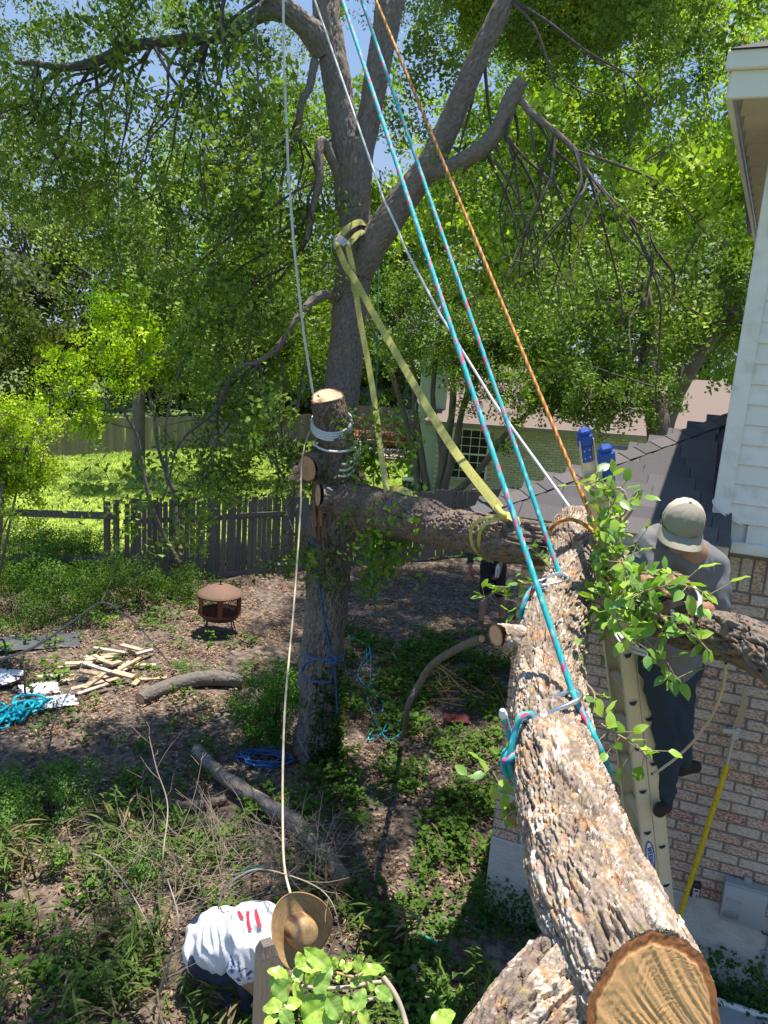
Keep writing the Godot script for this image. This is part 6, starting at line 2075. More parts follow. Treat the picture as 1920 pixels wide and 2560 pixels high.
func make_hat_person() -> void:
	var foot: Vector3 = Vector3(-0.73, 0, -4.233)
	var t := thing("person", "person crouching in a white printed shirt and wide straw hat, seen from above", "person", foot)
	var at := foot
	var skin := Color(0.33, 0.18, 0.11)
	var hipc: Vector3 = Vector3(-0.949, 0.357, -4.241) - at
	var waist: Vector3 = Vector3(-0.839, 0.475, -4.164) - at
	var chest: Vector3 = Vector3(-0.625, 0.625, -4.043) - at
	var neck: Vector3 = Vector3(-0.471, 0.733, -3.964) - at
	var hc: Vector3 = Vector3(-0.361, 0.704, -3.978) - at
	var s1: Vector3 = Vector3(-0.556, 0.699, -4.079) - at
	var s2: Vector3 = Vector3(-0.506, 0.642, -3.924) - at
	var wide := (s2 - s1).normalized()
	# body
	var mb := MB.new()
	head_into(mb, hc, Vector3(0.651, -0.67, 0.245), Vector3(0.727, 0.448, 0.416), 1.0, skin, 0.006)
	var e2: Vector3 = Vector3(-0.669, 0.48, -3.93) - at
	var w2: Vector3 = Vector3(-0.545, 0.357, -3.883) - at
	var e1: Vector3 = Vector3(-0.474, 0.385, -4.145) - at
	var w1: Vector3 = Vector3(-0.428, 0.257, -4.066) - at
	var arms := Flesh.new()
	arms.chain([[hc.lerp(neck, 0.5), 0.055], [neck, 0.06], [chest, 0.09]], 0.03)
	arms.chain([[s2, 0.055], [e2, 0.043], [e2.lerp(w2, 0.4), 0.042], [w2, 0.028]], 0.02)
	arms.chain([[s1, 0.055], [e1, 0.043], [e1.lerp(w1, 0.4), 0.042], [w1, 0.028]], 0.02)
	arms.build(mb, 0.013, skin)
	hand(mb, w2, Vector3(0.462, -0.851, 0.182), Vector3(-0.007, 0.306, 0.957), 1.0, 0.7, skin, 0.0055)
	hand(mb, w1, Vector3(0.17, -0.99, 0.109), Vector3(-0.007, 0.306, 0.957), -1.0, 0.7, skin, 0.0055)
	obj("body", mb.mesh(), M.skin, t)
	var s := Flesh.new()
	s.bone(s1.lerp(neck, 0.3), s2.lerp(neck, 0.3), 0.088, 0.088, 0.06)
	s.bone(neck.lerp(chest, 0.4), chest, 0.105, 0.122, 0.07, wide, 1.5)
	s.bone(chest, waist, 0.124, 0.125, 0.07, wide, 1.4)
	s.bone(waist, hipc.lerp(waist, -0.02), 0.128, 0.142, 0.07, wide, 1.4)
	s.chain([[s2, 0.085], [s2.lerp(e2, 0.5), 0.078], [s2.lerp(e2, 0.95), 0.078]], 0.05)
	s.chain([[s1, 0.085], [s1.lerp(e1, 0.5), 0.078], [s1.lerp(e1, 0.9), 0.075]], 0.05)
	var sm := MB.new()
	s.build(sm, 0.0105, Color(0.64, 0.65, 0.69), 0.013, soft_noise)
	# printed marks: red bars high on the back, blue print round the sleeve hem
	var mid := chest.lerp(neck, 0.45)
	var ax := (neck - chest).normalized()
	for i in sm.v.size():
		var p := sm.v[i]
		if (p - s2.lerp(e2, 0.82)).length() < 0.115 and (p - s2.lerp(e2, 0.5)).dot(e2 - s2) > 0:
			if soft_noise.get_noise_3dv(p * 26.0) > 0.12:
				sm.c[i] = Color(0.04, 0.08, 0.3)
	obj("shirt", sm.mesh(), M.cloth, t)
	var pr := MB.new()
	for q in [[0.0, 0.13], [0.075, 0.115], [-0.055, 0.05]]:
		var i0 := pr.v.size()
		for k in 7:
			for e in 2:
				var along: float = q[0] + 0.012 * (1 if e else -1) + 0.02 * (k / 6.0)
				var want: Vector3 = mid + ax * along + wide * (-0.1 + q[1] * k / 6.0 - 0.02)
				# lie on the cloth: nearest shirt vertex seen from straight above the back
				var nrm := ax.cross(wide).normalized()
				if nrm.y < 0: nrm = -nrm
				var high := 0.05
				for i in range(0, sm.v.size()):
					var dv := sm.v[i] - want
					var up2 := dv.dot(nrm)
					if up2 > high and (dv - nrm * up2).length_squared() < 0.0004:
						high = up2
				pr.vert(want + nrm * (high + 0.004), nrm, Color(0.5, 0.03, 0.05))
		pr.weave(i0, 7, 2, false, false)
	obj("print", pr.mesh(), M.vertex_rough_2, t)
	var j := Flesh.new()
	var k1: Vector3 = Vector3(-0.775, 0.184, -4.204) - at
	var k2: Vector3 = Vector3(-0.634, 0.352, -3.984) - at
	var f1: Vector3 = Vector3(-0.749, 0.08, -4.096) - at
	var f2: Vector3 = Vector3(-0.606, 0.08, -4.038) - at
	j.bone(hipc - wide * 0.07, hipc + wide * 0.07, 0.122, 0.122, 0.05)
	j.chain([[hipc - wide * 0.08, 0.11], [k1, 0.075], [f1, 0.055]], 0.04)
	j.chain([[hipc + wide * 0.08, 0.11], [k2, 0.075], [f2, 0.055]], 0.04)
	var jm := MB.new()
	j.build(jm, 0.012, Color(0.02, 0.03, 0.06), 0.008, soft_noise)
	obj("jeans", jm.mesh(), M.cloth, t)
	for q in [f1, f2]:
		var b := Flesh.new()
		b.bone(q, q + Vector3(0.02, -0.03, 0), 0.05, 0.045, 0.03)
		b.bone(q + Vector3(0, -0.035, 0), q + Vector3(0.13, -0.045, 0.05), 0.042, 0.035, 0.03)
		var bm := MB.new()
		b.build(bm, 0.01, Color(0.05, 0.035, 0.025))
		obj("boot", bm.mesh(), M.cloth, t)
	# straw hat, woven in a spiral, sits on the head: a thing of its own
	var hat: Vector3 = Vector3(-0.329, 0.833, -3.883)
	var h := thing("straw_hat", "wide brimmed brown straw hat worn by the crouching person", "hat", hat)
	var y: Vector3 = Vector3(0.55, 0.322, 0.749)
	y = y.normalized()
	var x := y.cross(Vector3(0.558, -0.795, 0.17)).normalized()
	var z := x.cross(y)
	var prof := []
	for i in 34:
		var q := i / 33.0
		prof.append(Vector2(0.205 - 0.105 * q, 0.028 * pow(1.0 - q, 2.0) - 0.03 * (1.0 - q) * q))
	for i in 26:
		var q := i / 25.0
		var a := q * PI / 2
		prof.append(Vector2(0.1 * pow(cos(a), 0.55) + 0.0, 0.005 + 0.115 * pow(sin(a), 0.8)))
	var hm := MB.new()
	var sides := 96
	for i in prof.size():
		for k in sides + 1:
			var a := TAU * (k % sides) / sides
			var p: Vector2 = prof[i]
			var fine := 0.0021 * (1.0 if i % 2 == 0 else -1.0) + 0.0007 * sin(a * 48.0 + i * PI)
			var curl := 0.045 * pow(clampf((p.x - 0.1) / 0.105, 0, 1), 2.0) * cos(2.0 * a)
			var cr := 0.0
			var stain := Color(0.3, 0.19, 0.09).lerp(Color(0.4, 0.27, 0.13), 0.5 + soft_noise.get_noise_3d(cos(a) * 3.0, sin(a) * 3.0, i * 0.2))
			var sw := smoothstep(0.1, 0.4, soft_noise.get_noise_3d(cos(a) * 1.6 + 4.0, sin(a) * 1.6, 7.0) + 0.25) * smoothstep(30.0, 36.0, i) * (1.0 - smoothstep(40.0, 46.0, i))
			stain = stain.lerp(Color(0.09, 0.03, 0.02), sw * 0.8)
			var ov := 1.12 if absf(sin(a)) > 2 else 1.0
			hm.vert(x * cos(a) * p.x * 0.92 + z * sin(a) * p.x * 1.05 * ov + y * (p.y + curl + cr + fine), y, stain, Vector2(k, i))
	hm.weave(0, prof.size(), sides + 1, true, true)
	obj("woven_straw", hm.mesh(), M.straw, h)
	var rim := MB.new()
	var ring := []
	for k in 49:
		var a := TAU * k / 48
		ring.append([x * cos(a) * 0.205 * 0.92 + z * sin(a) * 0.205 * 1.05 + y * (0.028 + 0.045 * cos(2.0 * a)), 0.004])
	tube(rim, ring, 0.02, 6, Color(0.32, 0.2, 0.1), false)
	obj("rim", rim.mesh(), M.straw, h)


func make_far_person() -> void:
	var foot: Vector3 = Vector3(1.648, 0, -11.543)
	var t := thing("person", "person in dark shorts and boots standing in shade behind the long limb", "person", foot)
	var at := foot
	var skin := Color(0.3, 0.15, 0.1)
	var d := 12.0
	var f1: Vector3 = Vector3(1.613, 0.09, -11.295) - at
	var f2: Vector3 = Vector3(1.986, 0.09, -11.493) - at
	var k1: Vector3 = Vector3(1.679, 0.484, -11.579) - at
	var k2: Vector3 = Vector3(1.95, 0.485, -11.682) - at
	var hipc: Vector3 = Vector3(1.784, 0.964, -11.682) - at
	var chest: Vector3 = Vector3(1.668, 1.484, -11.742) - at
	var neck: Vector3 = Vector3(1.603, 1.691, -11.735) - at
	var hc: Vector3 = Vector3(1.561, 1.798, -11.706) - at
	var wide := Vector3(1, 0, 0.1).normalized()
	var s1 := neck - wide * 0.18 + Vector3(0, -0.05, 0)
	var s2 := neck + wide * 0.18 + Vector3(0, -0.05, 0)
	var w1: Vector3 = Vector3(1.406, 0.952, -11.475) - at
	var w2: Vector3 = Vector3(1.832, 0.953, -11.373) - at
	var mb := MB.new()
	head_into(mb, hc, Vector3(-0.3, -0.5, 0.8), Vector3(0, 1, 0.3), 1.0, skin, 0.008)
	var b := Flesh.new()
	var e1 := s1.lerp(w1, 0.5) + Vector3(-0.05, 0.02, -0.04)
	var e2 := s2.lerp(w2, 0.5) + Vector3(0.1, 0.0, -0.06)
	b.chain([[hc, 0.05], [neck, 0.06], [chest, 0.1]], 0.03)
	b.chain([[s1, 0.05], [e1, 0.042], [w1, 0.028]], 0.02)
	b.chain([[s2, 0.05], [e2, 0.042], [w2, 0.028]], 0.02)
	b.chain([[hipc - wide * 0.09, 0.09], [k1, 0.06], [k1.lerp(f1, 0.3), 0.062], [f1, 0.04]], 0.03)
	b.chain([[hipc + wide * 0.09, 0.09], [k2, 0.06], [k2.lerp(f2, 0.3), 0.062], [f2, 0.04]], 0.03)
	b.build(mb, 0.014, skin)
	hand(mb, w1, Vector3(0.1, -1, 0.2), Vector3(-1, 0, 0.3), 1.0, 0.8, skin, 0.0065)
	hand(mb, w2, Vector3(-0.3, -0.6, 0.6), Vector3(0.9, 0.3, 0.3), -1.0, 0.9, skin, 0.0065)
	obj("body", mb.mesh(), M.skin, t)
	var s := Flesh.new()
	s.bone(s1.lerp(neck, 0.3), s2.lerp(neck, 0.3), 0.08, 0.08, 0.05)
	s.bone(neck.lerp(chest, 0.4), chest, 0.1, 0.12, 0.05, wide, 1.4)
	s.bone(chest, hipc + Vector3(0, 0.08, 0), 0.12, 0.12, 0.05, wide, 1.35)
	s.chain([[s1, 0.075], [s1.lerp(e1, 0.95), 0.062], [e1.lerp(w1, 0.7), 0.05]], 0.04)
	s.chain([[s2, 0.075], [s2.lerp(e2, 0.95), 0.065]], 0.04)
	var sm := MB.new()
	s.build(sm, 0.014, Color(0.02, 0.045, 0.045), 0.008, soft_noise)
	obj("shirt", sm.mesh(), M.cloth, t)
	var j := Flesh.new()
	j.bone(hipc - wide * 0.08, hipc + wide * 0.08, 0.115, 0.115, 0.05)
	j.chain([[hipc - wide * 0.09, 0.11], [k1.lerp(hipc, 0.12), 0.095]], 0.04)
	j.chain([[hipc + wide * 0.09, 0.11], [k2.lerp(hipc, 0.12), 0.095]], 0.04)
	var jm := MB.new()
	j.build(jm, 0.014, Color(0.035, 0.035, 0.038), 0.008, soft_noise)
	obj("shorts", jm.mesh(), M.cloth, t)
	for q in [f1, f2]:
		var bb := Flesh.new()
		bb.bone(q + Vector3(0, 0.08, 0), q, 0.05, 0.052, 0.03)
		bb.bone(q + Vector3(0, -0.03, 0), q + Vector3(-0.04, -0.045, 0.15), 0.046, 0.04, 0.03)
		var bm := MB.new()
		bb.build(bm, 0.012, Color(0.2, 0.14, 0.08))
		obj("boot", bm.mesh(), M.cloth, t)
	var bo := MB.new()
	tube(bo, [[Vector3.ZERO, 0.028], [Vector3(0, 0.02, 0), 0.032], [Vector3(0, 0.13, 0), 0.032], [Vector3(0, 0.17, 0), 0.024], [Vector3(0, 0.19, 0), 0.013], [Vector3(0, 0.21, 0), 0.013]], 0.015, 16, Color(0.6, 0.62, 0.65))
	var o := obj("water_bottle", bo.mesh(), M.white_plastic, null, at + w2 + Vector3(-0.04, -0.06, 0.08))
	tag(o, "clear plastic water bottle held by the person behind the limb", "bottle")

# ---------------------------------------------------------------- things lying in the yard
func make_fire_pit() -> void:
	var c: Vector3 = Vector3(-2.259, 0, -10.468)
	var t := thing("fire_pit", "rusty round fire pit with a domed lid on thin legs near the picket fence", "fire pit", c)
	var lathe := func(prof: Array, sides := 32) -> ArrayMesh:
		var mb := MB.new()
		for p in prof:
			for k in sides + 1:
				var a := TAU * (k % sides) / sides
				mb.vert(Vector3(cos(a) * p[0], p[1], sin(a) * p[0]), Vector3.UP, Color.WHITE, Vector2(float(k) / sides, p[1]))
		mb.weave(0, prof.size(), sides + 1, true, false)
		return mb.mesh()
	obj("lid", lathe.call([[0.315, 0.6], [0.325, 0.605], [0.29, 0.64], [0.22, 0.685], [0.13, 0.725], [0.05, 0.742], [0.0, 0.745]]), M.rust_lid, t)
	var kn := MB.new()
	tube(kn, [[Vector3(0, 0.74, 0), 0.008], [Vector3(0, 0.8, 0), 0.008]], 0.02, 8)
	tube(kn, [[Vector3(-0.04, 0.8, 0), 0.01], [Vector3(0.04, 0.8, 0), 0.01]], 0.02, 8)
	obj("handle", kn.mesh(), M.dark_iron, t)
	obj("bowl", lathe.call([[0.0, 0.2], [0.12, 0.205], [0.22, 0.235], [0.275, 0.28], [0.3, 0.33], [0.31, 0.335]]), M.dark_iron, t)
	for y in [0.335, 0.595]:
		obj("ring", lathe.call([[0.3, y - 0.012], [0.31, y - 0.012], [0.31, y + 0.012], [0.3, y + 0.012], [0.3, y - 0.012]]), M.rust, t)
	for k in 6:
		var a := TAU * k / 6 + 0.3
		var b := MB.new()
		b.box(Vector3(cos(a) * 0.302, 0.465, sin(a) * 0.302), Vector3(0.012, 0.25, 0.07), Basis(Vector3.UP, -a), 0.003)
		obj("panel_bar", b.mesh(), M.rust, t)
	var me := MB.new()
	for k in 48:
		var a := TAU * k / 48
		for s in [-1.0, 1.0]:
			tube(me, [[Vector3(cos(a) * 0.297, 0.34, sin(a) * 0.297), 0.0034], [Vector3(cos(a + s * 0.27) * 0.297, 0.465, sin(a + s * 0.27) * 0.297), 0.0034], [Vector3(cos(a + s * 0.54) * 0.297, 0.59, sin(a + s * 0.54) * 0.297), 0.0022]], 0.2, 3, Color.WHITE, false)
	obj("mesh_screen", me.mesh(), M.rust, t)
	for k in 4:
		var a := TAU * k / 4 + 0.6
		var l := MB.new()
		tube(l, [[Vector3(cos(a) * 0.22, 0.27, sin(a) * 0.22), 0.011], [Vector3(cos(a) * 0.27, 0.1, sin(a) * 0.27), 0.011], [Vector3(cos(a) * 0.3, 0.0, sin(a) * 0.3), 0.011]], 0.1, 8)
		obj("leg", l.mesh(), M.dark_iron, t)


func make_scrap_wood() -> void:
	var c: Vector3 = Vector3(-3.09, 0, -8.767)
	var tones := [M.scrap_a, M.scrap_b, M.scrap_c]
	var tone_words := ["pale pine", "weathered grey", "tan"]
	var spots := [
		[540,500,-0.35,0.62], [480,520,-0.3,0.5], [600,450,-0.4,0.7], [650,440,-0.42,0.6], [700,430,-0.38,0.55], [760,400,-0.3,0.6], [820,380,-0.25,0.5],
		[880,350,-0.2,0.55], [960,320,0.0,0.7], [1080,310,0.05,0.6], [900,470,0.0,0.6], [965,440,0.1,0.5], [1005,420,-0.7,0.4], [1050,500,-0.6,0.8], [995,560,-0.55,0.6],
		[955,580,-0.5,0.5], [1090,460,-0.65,0.5], [1200,430,1.35,0.5], [1310,410,-0.12,0.5], [1260,340,-0.6,0.4], [1510,480,-0.4,0.5], [1220,500,0.3,0.4], [1055,610,-0.35,0.55],
		[890,520,-0.05,0.5], [740,520,-0.2,0.5], [680,370,-0.1,0.16], [1150,520,-0.8,0.3], [870,420,0.4,0.45], [1110,400,-0.9,0.35], [1380,520,1.0,0.2]]
	for i in spots.size():
		var s: Array = spots[i]
		var px: float = float(s[0])
		var base: Vector3 = GRID.call(px, float(s[1]))
		var hgt: float = 0.02 + 0.02 * (i % 4) + (0.07 if px > 850 and px < 1300 else 0.0) * rng.randf()
		var mb := MB.new()
		mb.box(Vector3.ZERO, Vector3(s[3] * rf(0.55, 0.85), rf(0.016, 0.03), rf(0.05, 0.09)), Basis.IDENTITY, 0.003)
		var o := obj("scrap_board", mb.mesh(), tones[i % 3])
		o.transform = Transform3D(Basis(Vector3.UP, s[2] * -1.6 + rf(-0.5, 0.5)) * Basis(Vector3.BACK, rf(-0.08, 0.08)) * Basis(Vector3.RIGHT, rf(-0.1, 0.1)), base + Vector3.UP * hgt)
		var rank := 0
		for other in spots:
			if other[0] < s[0]: rank += 1
		tag(o, "%s scrap board, %s from the left in the loose pile" % [tone_words[i % 3], ORDER[rank]], "board", "scrap boards in the pile")


const ORDER := ["first", "second", "third", "fourth", "fifth", "sixth", "seventh", "eighth", "ninth", "tenth", "eleventh", "twelfth", "thirteenth", "fourteenth", "fifteenth", "sixteenth", "seventeenth", "eighteenth", "nineteenth", "twentieth", "twenty-first", "twenty-second", "twenty-third", "twenty-fourth", "twenty-fifth", "twenty-sixth", "twenty-seventh", "twenty-eighth", "twenty-ninth", "thirtieth"]

# a point of the ground under the scrap pile from its place in a plan of the pile
var GRID := func(px: float, py: float) -> Vector3:
	var a: Vector3 = Vector3(-3.942, -0.094, -8.573)
	var b: Vector3 = Vector3(-2.589, 0.002, -8.818)
	var q := (px - 450.0) / 1160.0
	var p := a.lerp(b, q)
	return Vector3(p.x, 0.0, -8.95 + (py - 440.0) * 0.0042)


func wood_log(called: String, label: String, pts: Array, style: int, cuts: Array, amp := 0.008) -> Node3D:
	var at: Vector3 = pts[0][0]
	var t := thing(called, label, "log", at)
	var loc := []
	for p in pts:
		loc.append([p[0] - at, p[1]])
	var mb := MB.new()
	bark_tube(mb, loc, 0.018, 48, amp, 30.0, 5.0, style, 0.1)
	obj("bark", mb.mesh(), M.bark, t)
	for e in cuts:
		var i: int = 0 if e == 0 else loc.size() - 1
		var j: int = 1 if e == 0 else loc.size() - 2
		var n: Vector3 = (loc[i][0] - loc[j][0]).normalized()
		var f := MB.new()
		saw_face(f, loc[i][0] + n * 0.004, n, Vector3.UP, loc[i][1] * 1.04, 0.008, Color(0.5, 0.32, 0.19), Color(0.2, 0.11, 0.06), 0.001)
		obj("cut_face", f.mesh(), M.cut_wood, t)
	return t


func make_ground_logs() -> void:
	wood_log("ground_log", "curved grey log lying on the lit dirt beside the scrap boards", [[Vector3(-2.647, 0.062, -8.131), 0.069], [Vector3(-2.586, 0.073, -8.259), 0.081], [Vector3(-2.441, 0.077, -8.467), 0.086], [Vector3(-2.244, 0.081, -8.665), 0.09], [Vector3(-1.989, 0.082, -8.786), 0.092], [Vector3(-1.79, 0.077, -8.792), 0.086], [Vector3(-1.585, 0.072, -8.772), 0.08]], 3, [0, 1])
	wood_log("ground_log", "long grey fallen trunk lying diagonally through the undergrowth", [[Vector3(-1.721, 0.055, -7.052), 0.061], [Vector3(-1.421, 0.056, -6.666), 0.063], [Vector3(-1.149, 0.058, -6.426), 0.065], [Vector3(-0.872, 0.06, -6.19), 0.067], [Vector3(-0.612, 0.062, -5.975), 0.069], [Vector3(-0.381, 0.061, -5.704), 0.068], [Vector3(-0.224, 0.061, -5.459), 0.068], [Vector3(-0.107, 0.06, -5.229), 0.067]].map(func(q): return [q[0] + Vector3(0, 0.05, 0), q[1]]), 0, [1])
	wood_log("ground_log", "short broken branch lying across the fallen trunk's left side", [[Vector3(-1.922, 0.03, -6.259), 0.034], [Vector3(-1.647, 0.041, -6.183), 0.046], [Vector3(-1.446, 0.042, -6.222), 0.046], [Vector3(-1.281, 0.038, -6.336), 0.043]], 1, [1])
	wood_log("ground_branch", "thin crooked pale branch leaning from the ground up to the log's stub", [[Vector3(0.202, 0.05, -7.506), 0.02], [Vector3(0.364, 0.2, -7.452), 0.022], [Vector3(0.3, 1.369, -5.735), 0.024], [Vector3(0.368, 1.643, -5.589), 0.025], [Vector3(0.442, 1.929, -5.344), 0.025], [Vector3(0.579, 2.21, -4.995), 0.027], [Vector3(0.678, 2.428, -4.632), 0.028]], 3, [1], 0.004)
	# slim dead stems and bare branches lying and standing about
	var specs := [
		["long bare grey branch arching over the left side of the yard", [Vector3(-3.504, 1.096, -6.7), Vector3(-3.21, 1.207, -6.825), Vector3(-2.953, 1.393, -7.07), Vector3(-2.775, 1.509, -7.299), Vector3(-2.608, 1.404, -7.379), Vector3(-2.439, 1.219, -7.442), Vector3(-2.288, 1.004, -7.498), Vector3(-2.151, 0.783, -7.553)], 0.013],
		["upright leafless brown stem between the dirt and the undergrowth", [Vector3(-1.459, 0, -5.018), Vector3(-1.436, 0.464, -4.929), Vector3(-1.505, 0.649, -5.275), Vector3(-1.638, 0.866, -5.423), Vector3(-1.742, 1.058, -5.567)], 0.008],
		["dark thin cane slanting up from the grass at the left", [Vector3(-3.305, 0, -7.304), Vector3(-3.138, 0.3, -6.939), Vector3(-3.05, 0.587, -7.102), Vector3(-2.968, 0.825, -7.255), Vector3(-2.948, 0.973, -7.389)], 0.009],
		["dark leaning cane in the grass near the wooden post", [Vector3(-1.235, 0, -4.048), Vector3(-1.168, 0.26, -3.965), Vector3(-1.089, 0.565, -3.928), Vector3(-1.062, 0.771, -3.972), Vector3(-1.192, 0.858, -4.195)], 0.011],
		["thin curved tan twig over the straw hatted person", [Vector3(-1.002, 0, -4.824), Vector3(-0.862, 0.726, -4.269), Vector3(-0.667, 0.951, -4.215), Vector3(-0.438, 1.006, -4.124), Vector3(-0.229, 1.006, -4.022), Vector3(-0.13, 0.975, -3.913), Vector3(-0.093, 0.844, -3.885)], 0.007],
		["pale forked twig lying left of the white shirt", [Vector3(-2.266, 0, -5.53), Vector3(-1.813, 0.471, -4.828), Vector3(-1.508, 0.442, -4.515), Vector3(-1.313, 0.359, -4.293)], 0.008],
	]
	for s in specs:
		var at: Vector3 = s[1][0]
		var t := thing("bare_branch", s[0], "branch", at)
		var mb := MB.new()
		var pts := []
		var n: int = s[1].size()
		for i in n:
			pts.append([s[1][i] - at, s[2] * (1.0 - 0.7 * i / (n - 1))])
		tube(mb, pts, 0.05, 7, Color(0.32, 0.27, 0.22))
		obj("stem", mb.mesh(), M.vertex_rough, t)
		var tw := MB.new()
		var sp := spline(pts, 0.12)
		for i in range(2, sp.size()):
			if rng.randf() < 0.55:
				var d: Vector3 = ((sp[i][0] as Vector3) - sp[i - 1][0]).normalized()
				var e: Vector3 = (d + rdir() * 0.9).normalized() * rf(0.1, 0.35)
				var p: Vector3 = sp[i][0]
				tube(tw, [[p, sp[i][1] * 0.5], [p + e * 0.5 + rdir() * 0.02, 0.0025], [p + e, 0.0015]], 0.05, 4, Color(0.24, 0.195, 0.16))
		obj("twigs", tw.mesh(), M.vertex_rough, t).set_meta("kind", "stuff")


func make_brush_pile() -> void:
	var c: Vector3 = Vector3(-0.882, 0, -5.075)
	var t := thing("brush_pile", "heap of dry leafless twigs around the straw hatted person", "brushwood", c)
	var mb := MB.new()
	for i in 170:
		var p := Vector3(rf(-1.0, 0.75), rf(0.02, 0.35), rf(-0.55, 0.45))
		if p.x > 0.0 and p.z > 0.1:
			p.z -= 0.4
		var d := Vector3(rf(-1, 1), rf(-0.1, 0.6), rf(-0.7, 0.7)).normalized()
		var l := rf(0.25, 0.7)
		var g := rf(0.7, 1.3)
		var col := Color(0.25 * g, 0.2 * g, 0.15 * g)
		var q := p + d * l * 0.5 + rdir() * 0.05
		var e := p + d * l + rdir() * 0.08
		tube(mb, [[p, rf(0.003, 0.006)], [q, 0.003], [e, 0.0016]], 0.08, 4, col)
		for k in 3:
			var b := p.lerp(e, rf(0.3, 1.0))
			tube(mb, [[b, 0.0024], [b + (d + rdir() * 0.9).normalized() * rf(0.08, 0.2), 0.0012]], 0.1, 4, col)
	obj("twigs", mb.mesh(), M.vertex_rough, t).set_meta("kind", "stuff")


func make_chair_frame() -> void:
	var at: Vector3 = Vector3(-3.915, -0.066, -8.036)
	var t := thing("chair_frame", "bare dark metal frame of an old patio chair at the left edge", "chair", at)
	var sets := [
		["arm", [Vector3(-4.262, 0.381, -8.285), Vector3(-4.156, 0.389, -8.287), Vector3(-4.054, 0.372, -8.232), Vector3(-4.007, 0.33, -8.193), Vector3(-3.966, 0.11, -8.105), Vector3(-3.911, -0.056, -8.028)]],
		["leg", [Vector3(-4.691, 0.437, -8.706), Vector3(-4.518, 0.449, -8.658), Vector3(-4.475, 0.44, -8.656), Vector3(-4.42, 0.318, -8.599), Vector3(-4.37, 0.067, -8.525), Vector3(-4.317, -0.146, -8.428), Vector3(-4.348, -0.173, -8.372)]],
		["seat_rail", [Vector3(-4.542, 0.019, -8.208), Vector3(-4.38, 0.053, -8.215), Vector3(-4.217, 0.093, -8.224), Vector3(-4, 0.211, -8.147)]],
		["seat_rail", [Vector3(-4.753, -0.073, -8.597), Vector3(-4.368, 0.043, -8.52), Vector3(-4.019, 0.214, -8.198)]],
		["back_rail", [Vector3(-4.791, 0.454, -8.71), Vector3(-4.669, 0.469, -8.713), Vector3(-4.518, 0.449, -8.658)]],
	]
	for s in sets:
		var mb := MB.new()
		var pts := []
		for p in s[1]:
			pts.append([p - at, 0.0125])
		tube(mb, pts, 0.03, 10)
		obj(s[0], mb.mesh(), M.dark_iron, t)


func crumpled(seed_: int, w: float, d: float, h: float) -> ArrayMesh:
	var mb := MB.new()
	var n := 26
	for i in n + 1:
		for k in n + 1:
			var u := float(k) / n - 0.5
			var q := float(i) / n - 0.5
			var f := clampf(1.0 - 3.2 * maxf(absf(u), absf(q)) * maxf(absf(u), absf(q)), 0, 1)
			var p := Vector3(u * w, 0, q * d)
			p.y = 0.012 + h * f * (0.6 + 0.8 * absf(soft_noise.get_noise_3d(u * 9.0 + seed_, q * 9.0, 0))) + 0.012 * rough_noise.get_noise_3d(u * 14.0, q * 14.0, seed_)
			p.x += 0.03 * soft_noise.get_noise_3d(q * 5.0, seed_, 3)
			mb.vert(p, Vector3.UP)
	mb.weave(0, n + 1, n + 1, false, true)
	return mb.mesh()


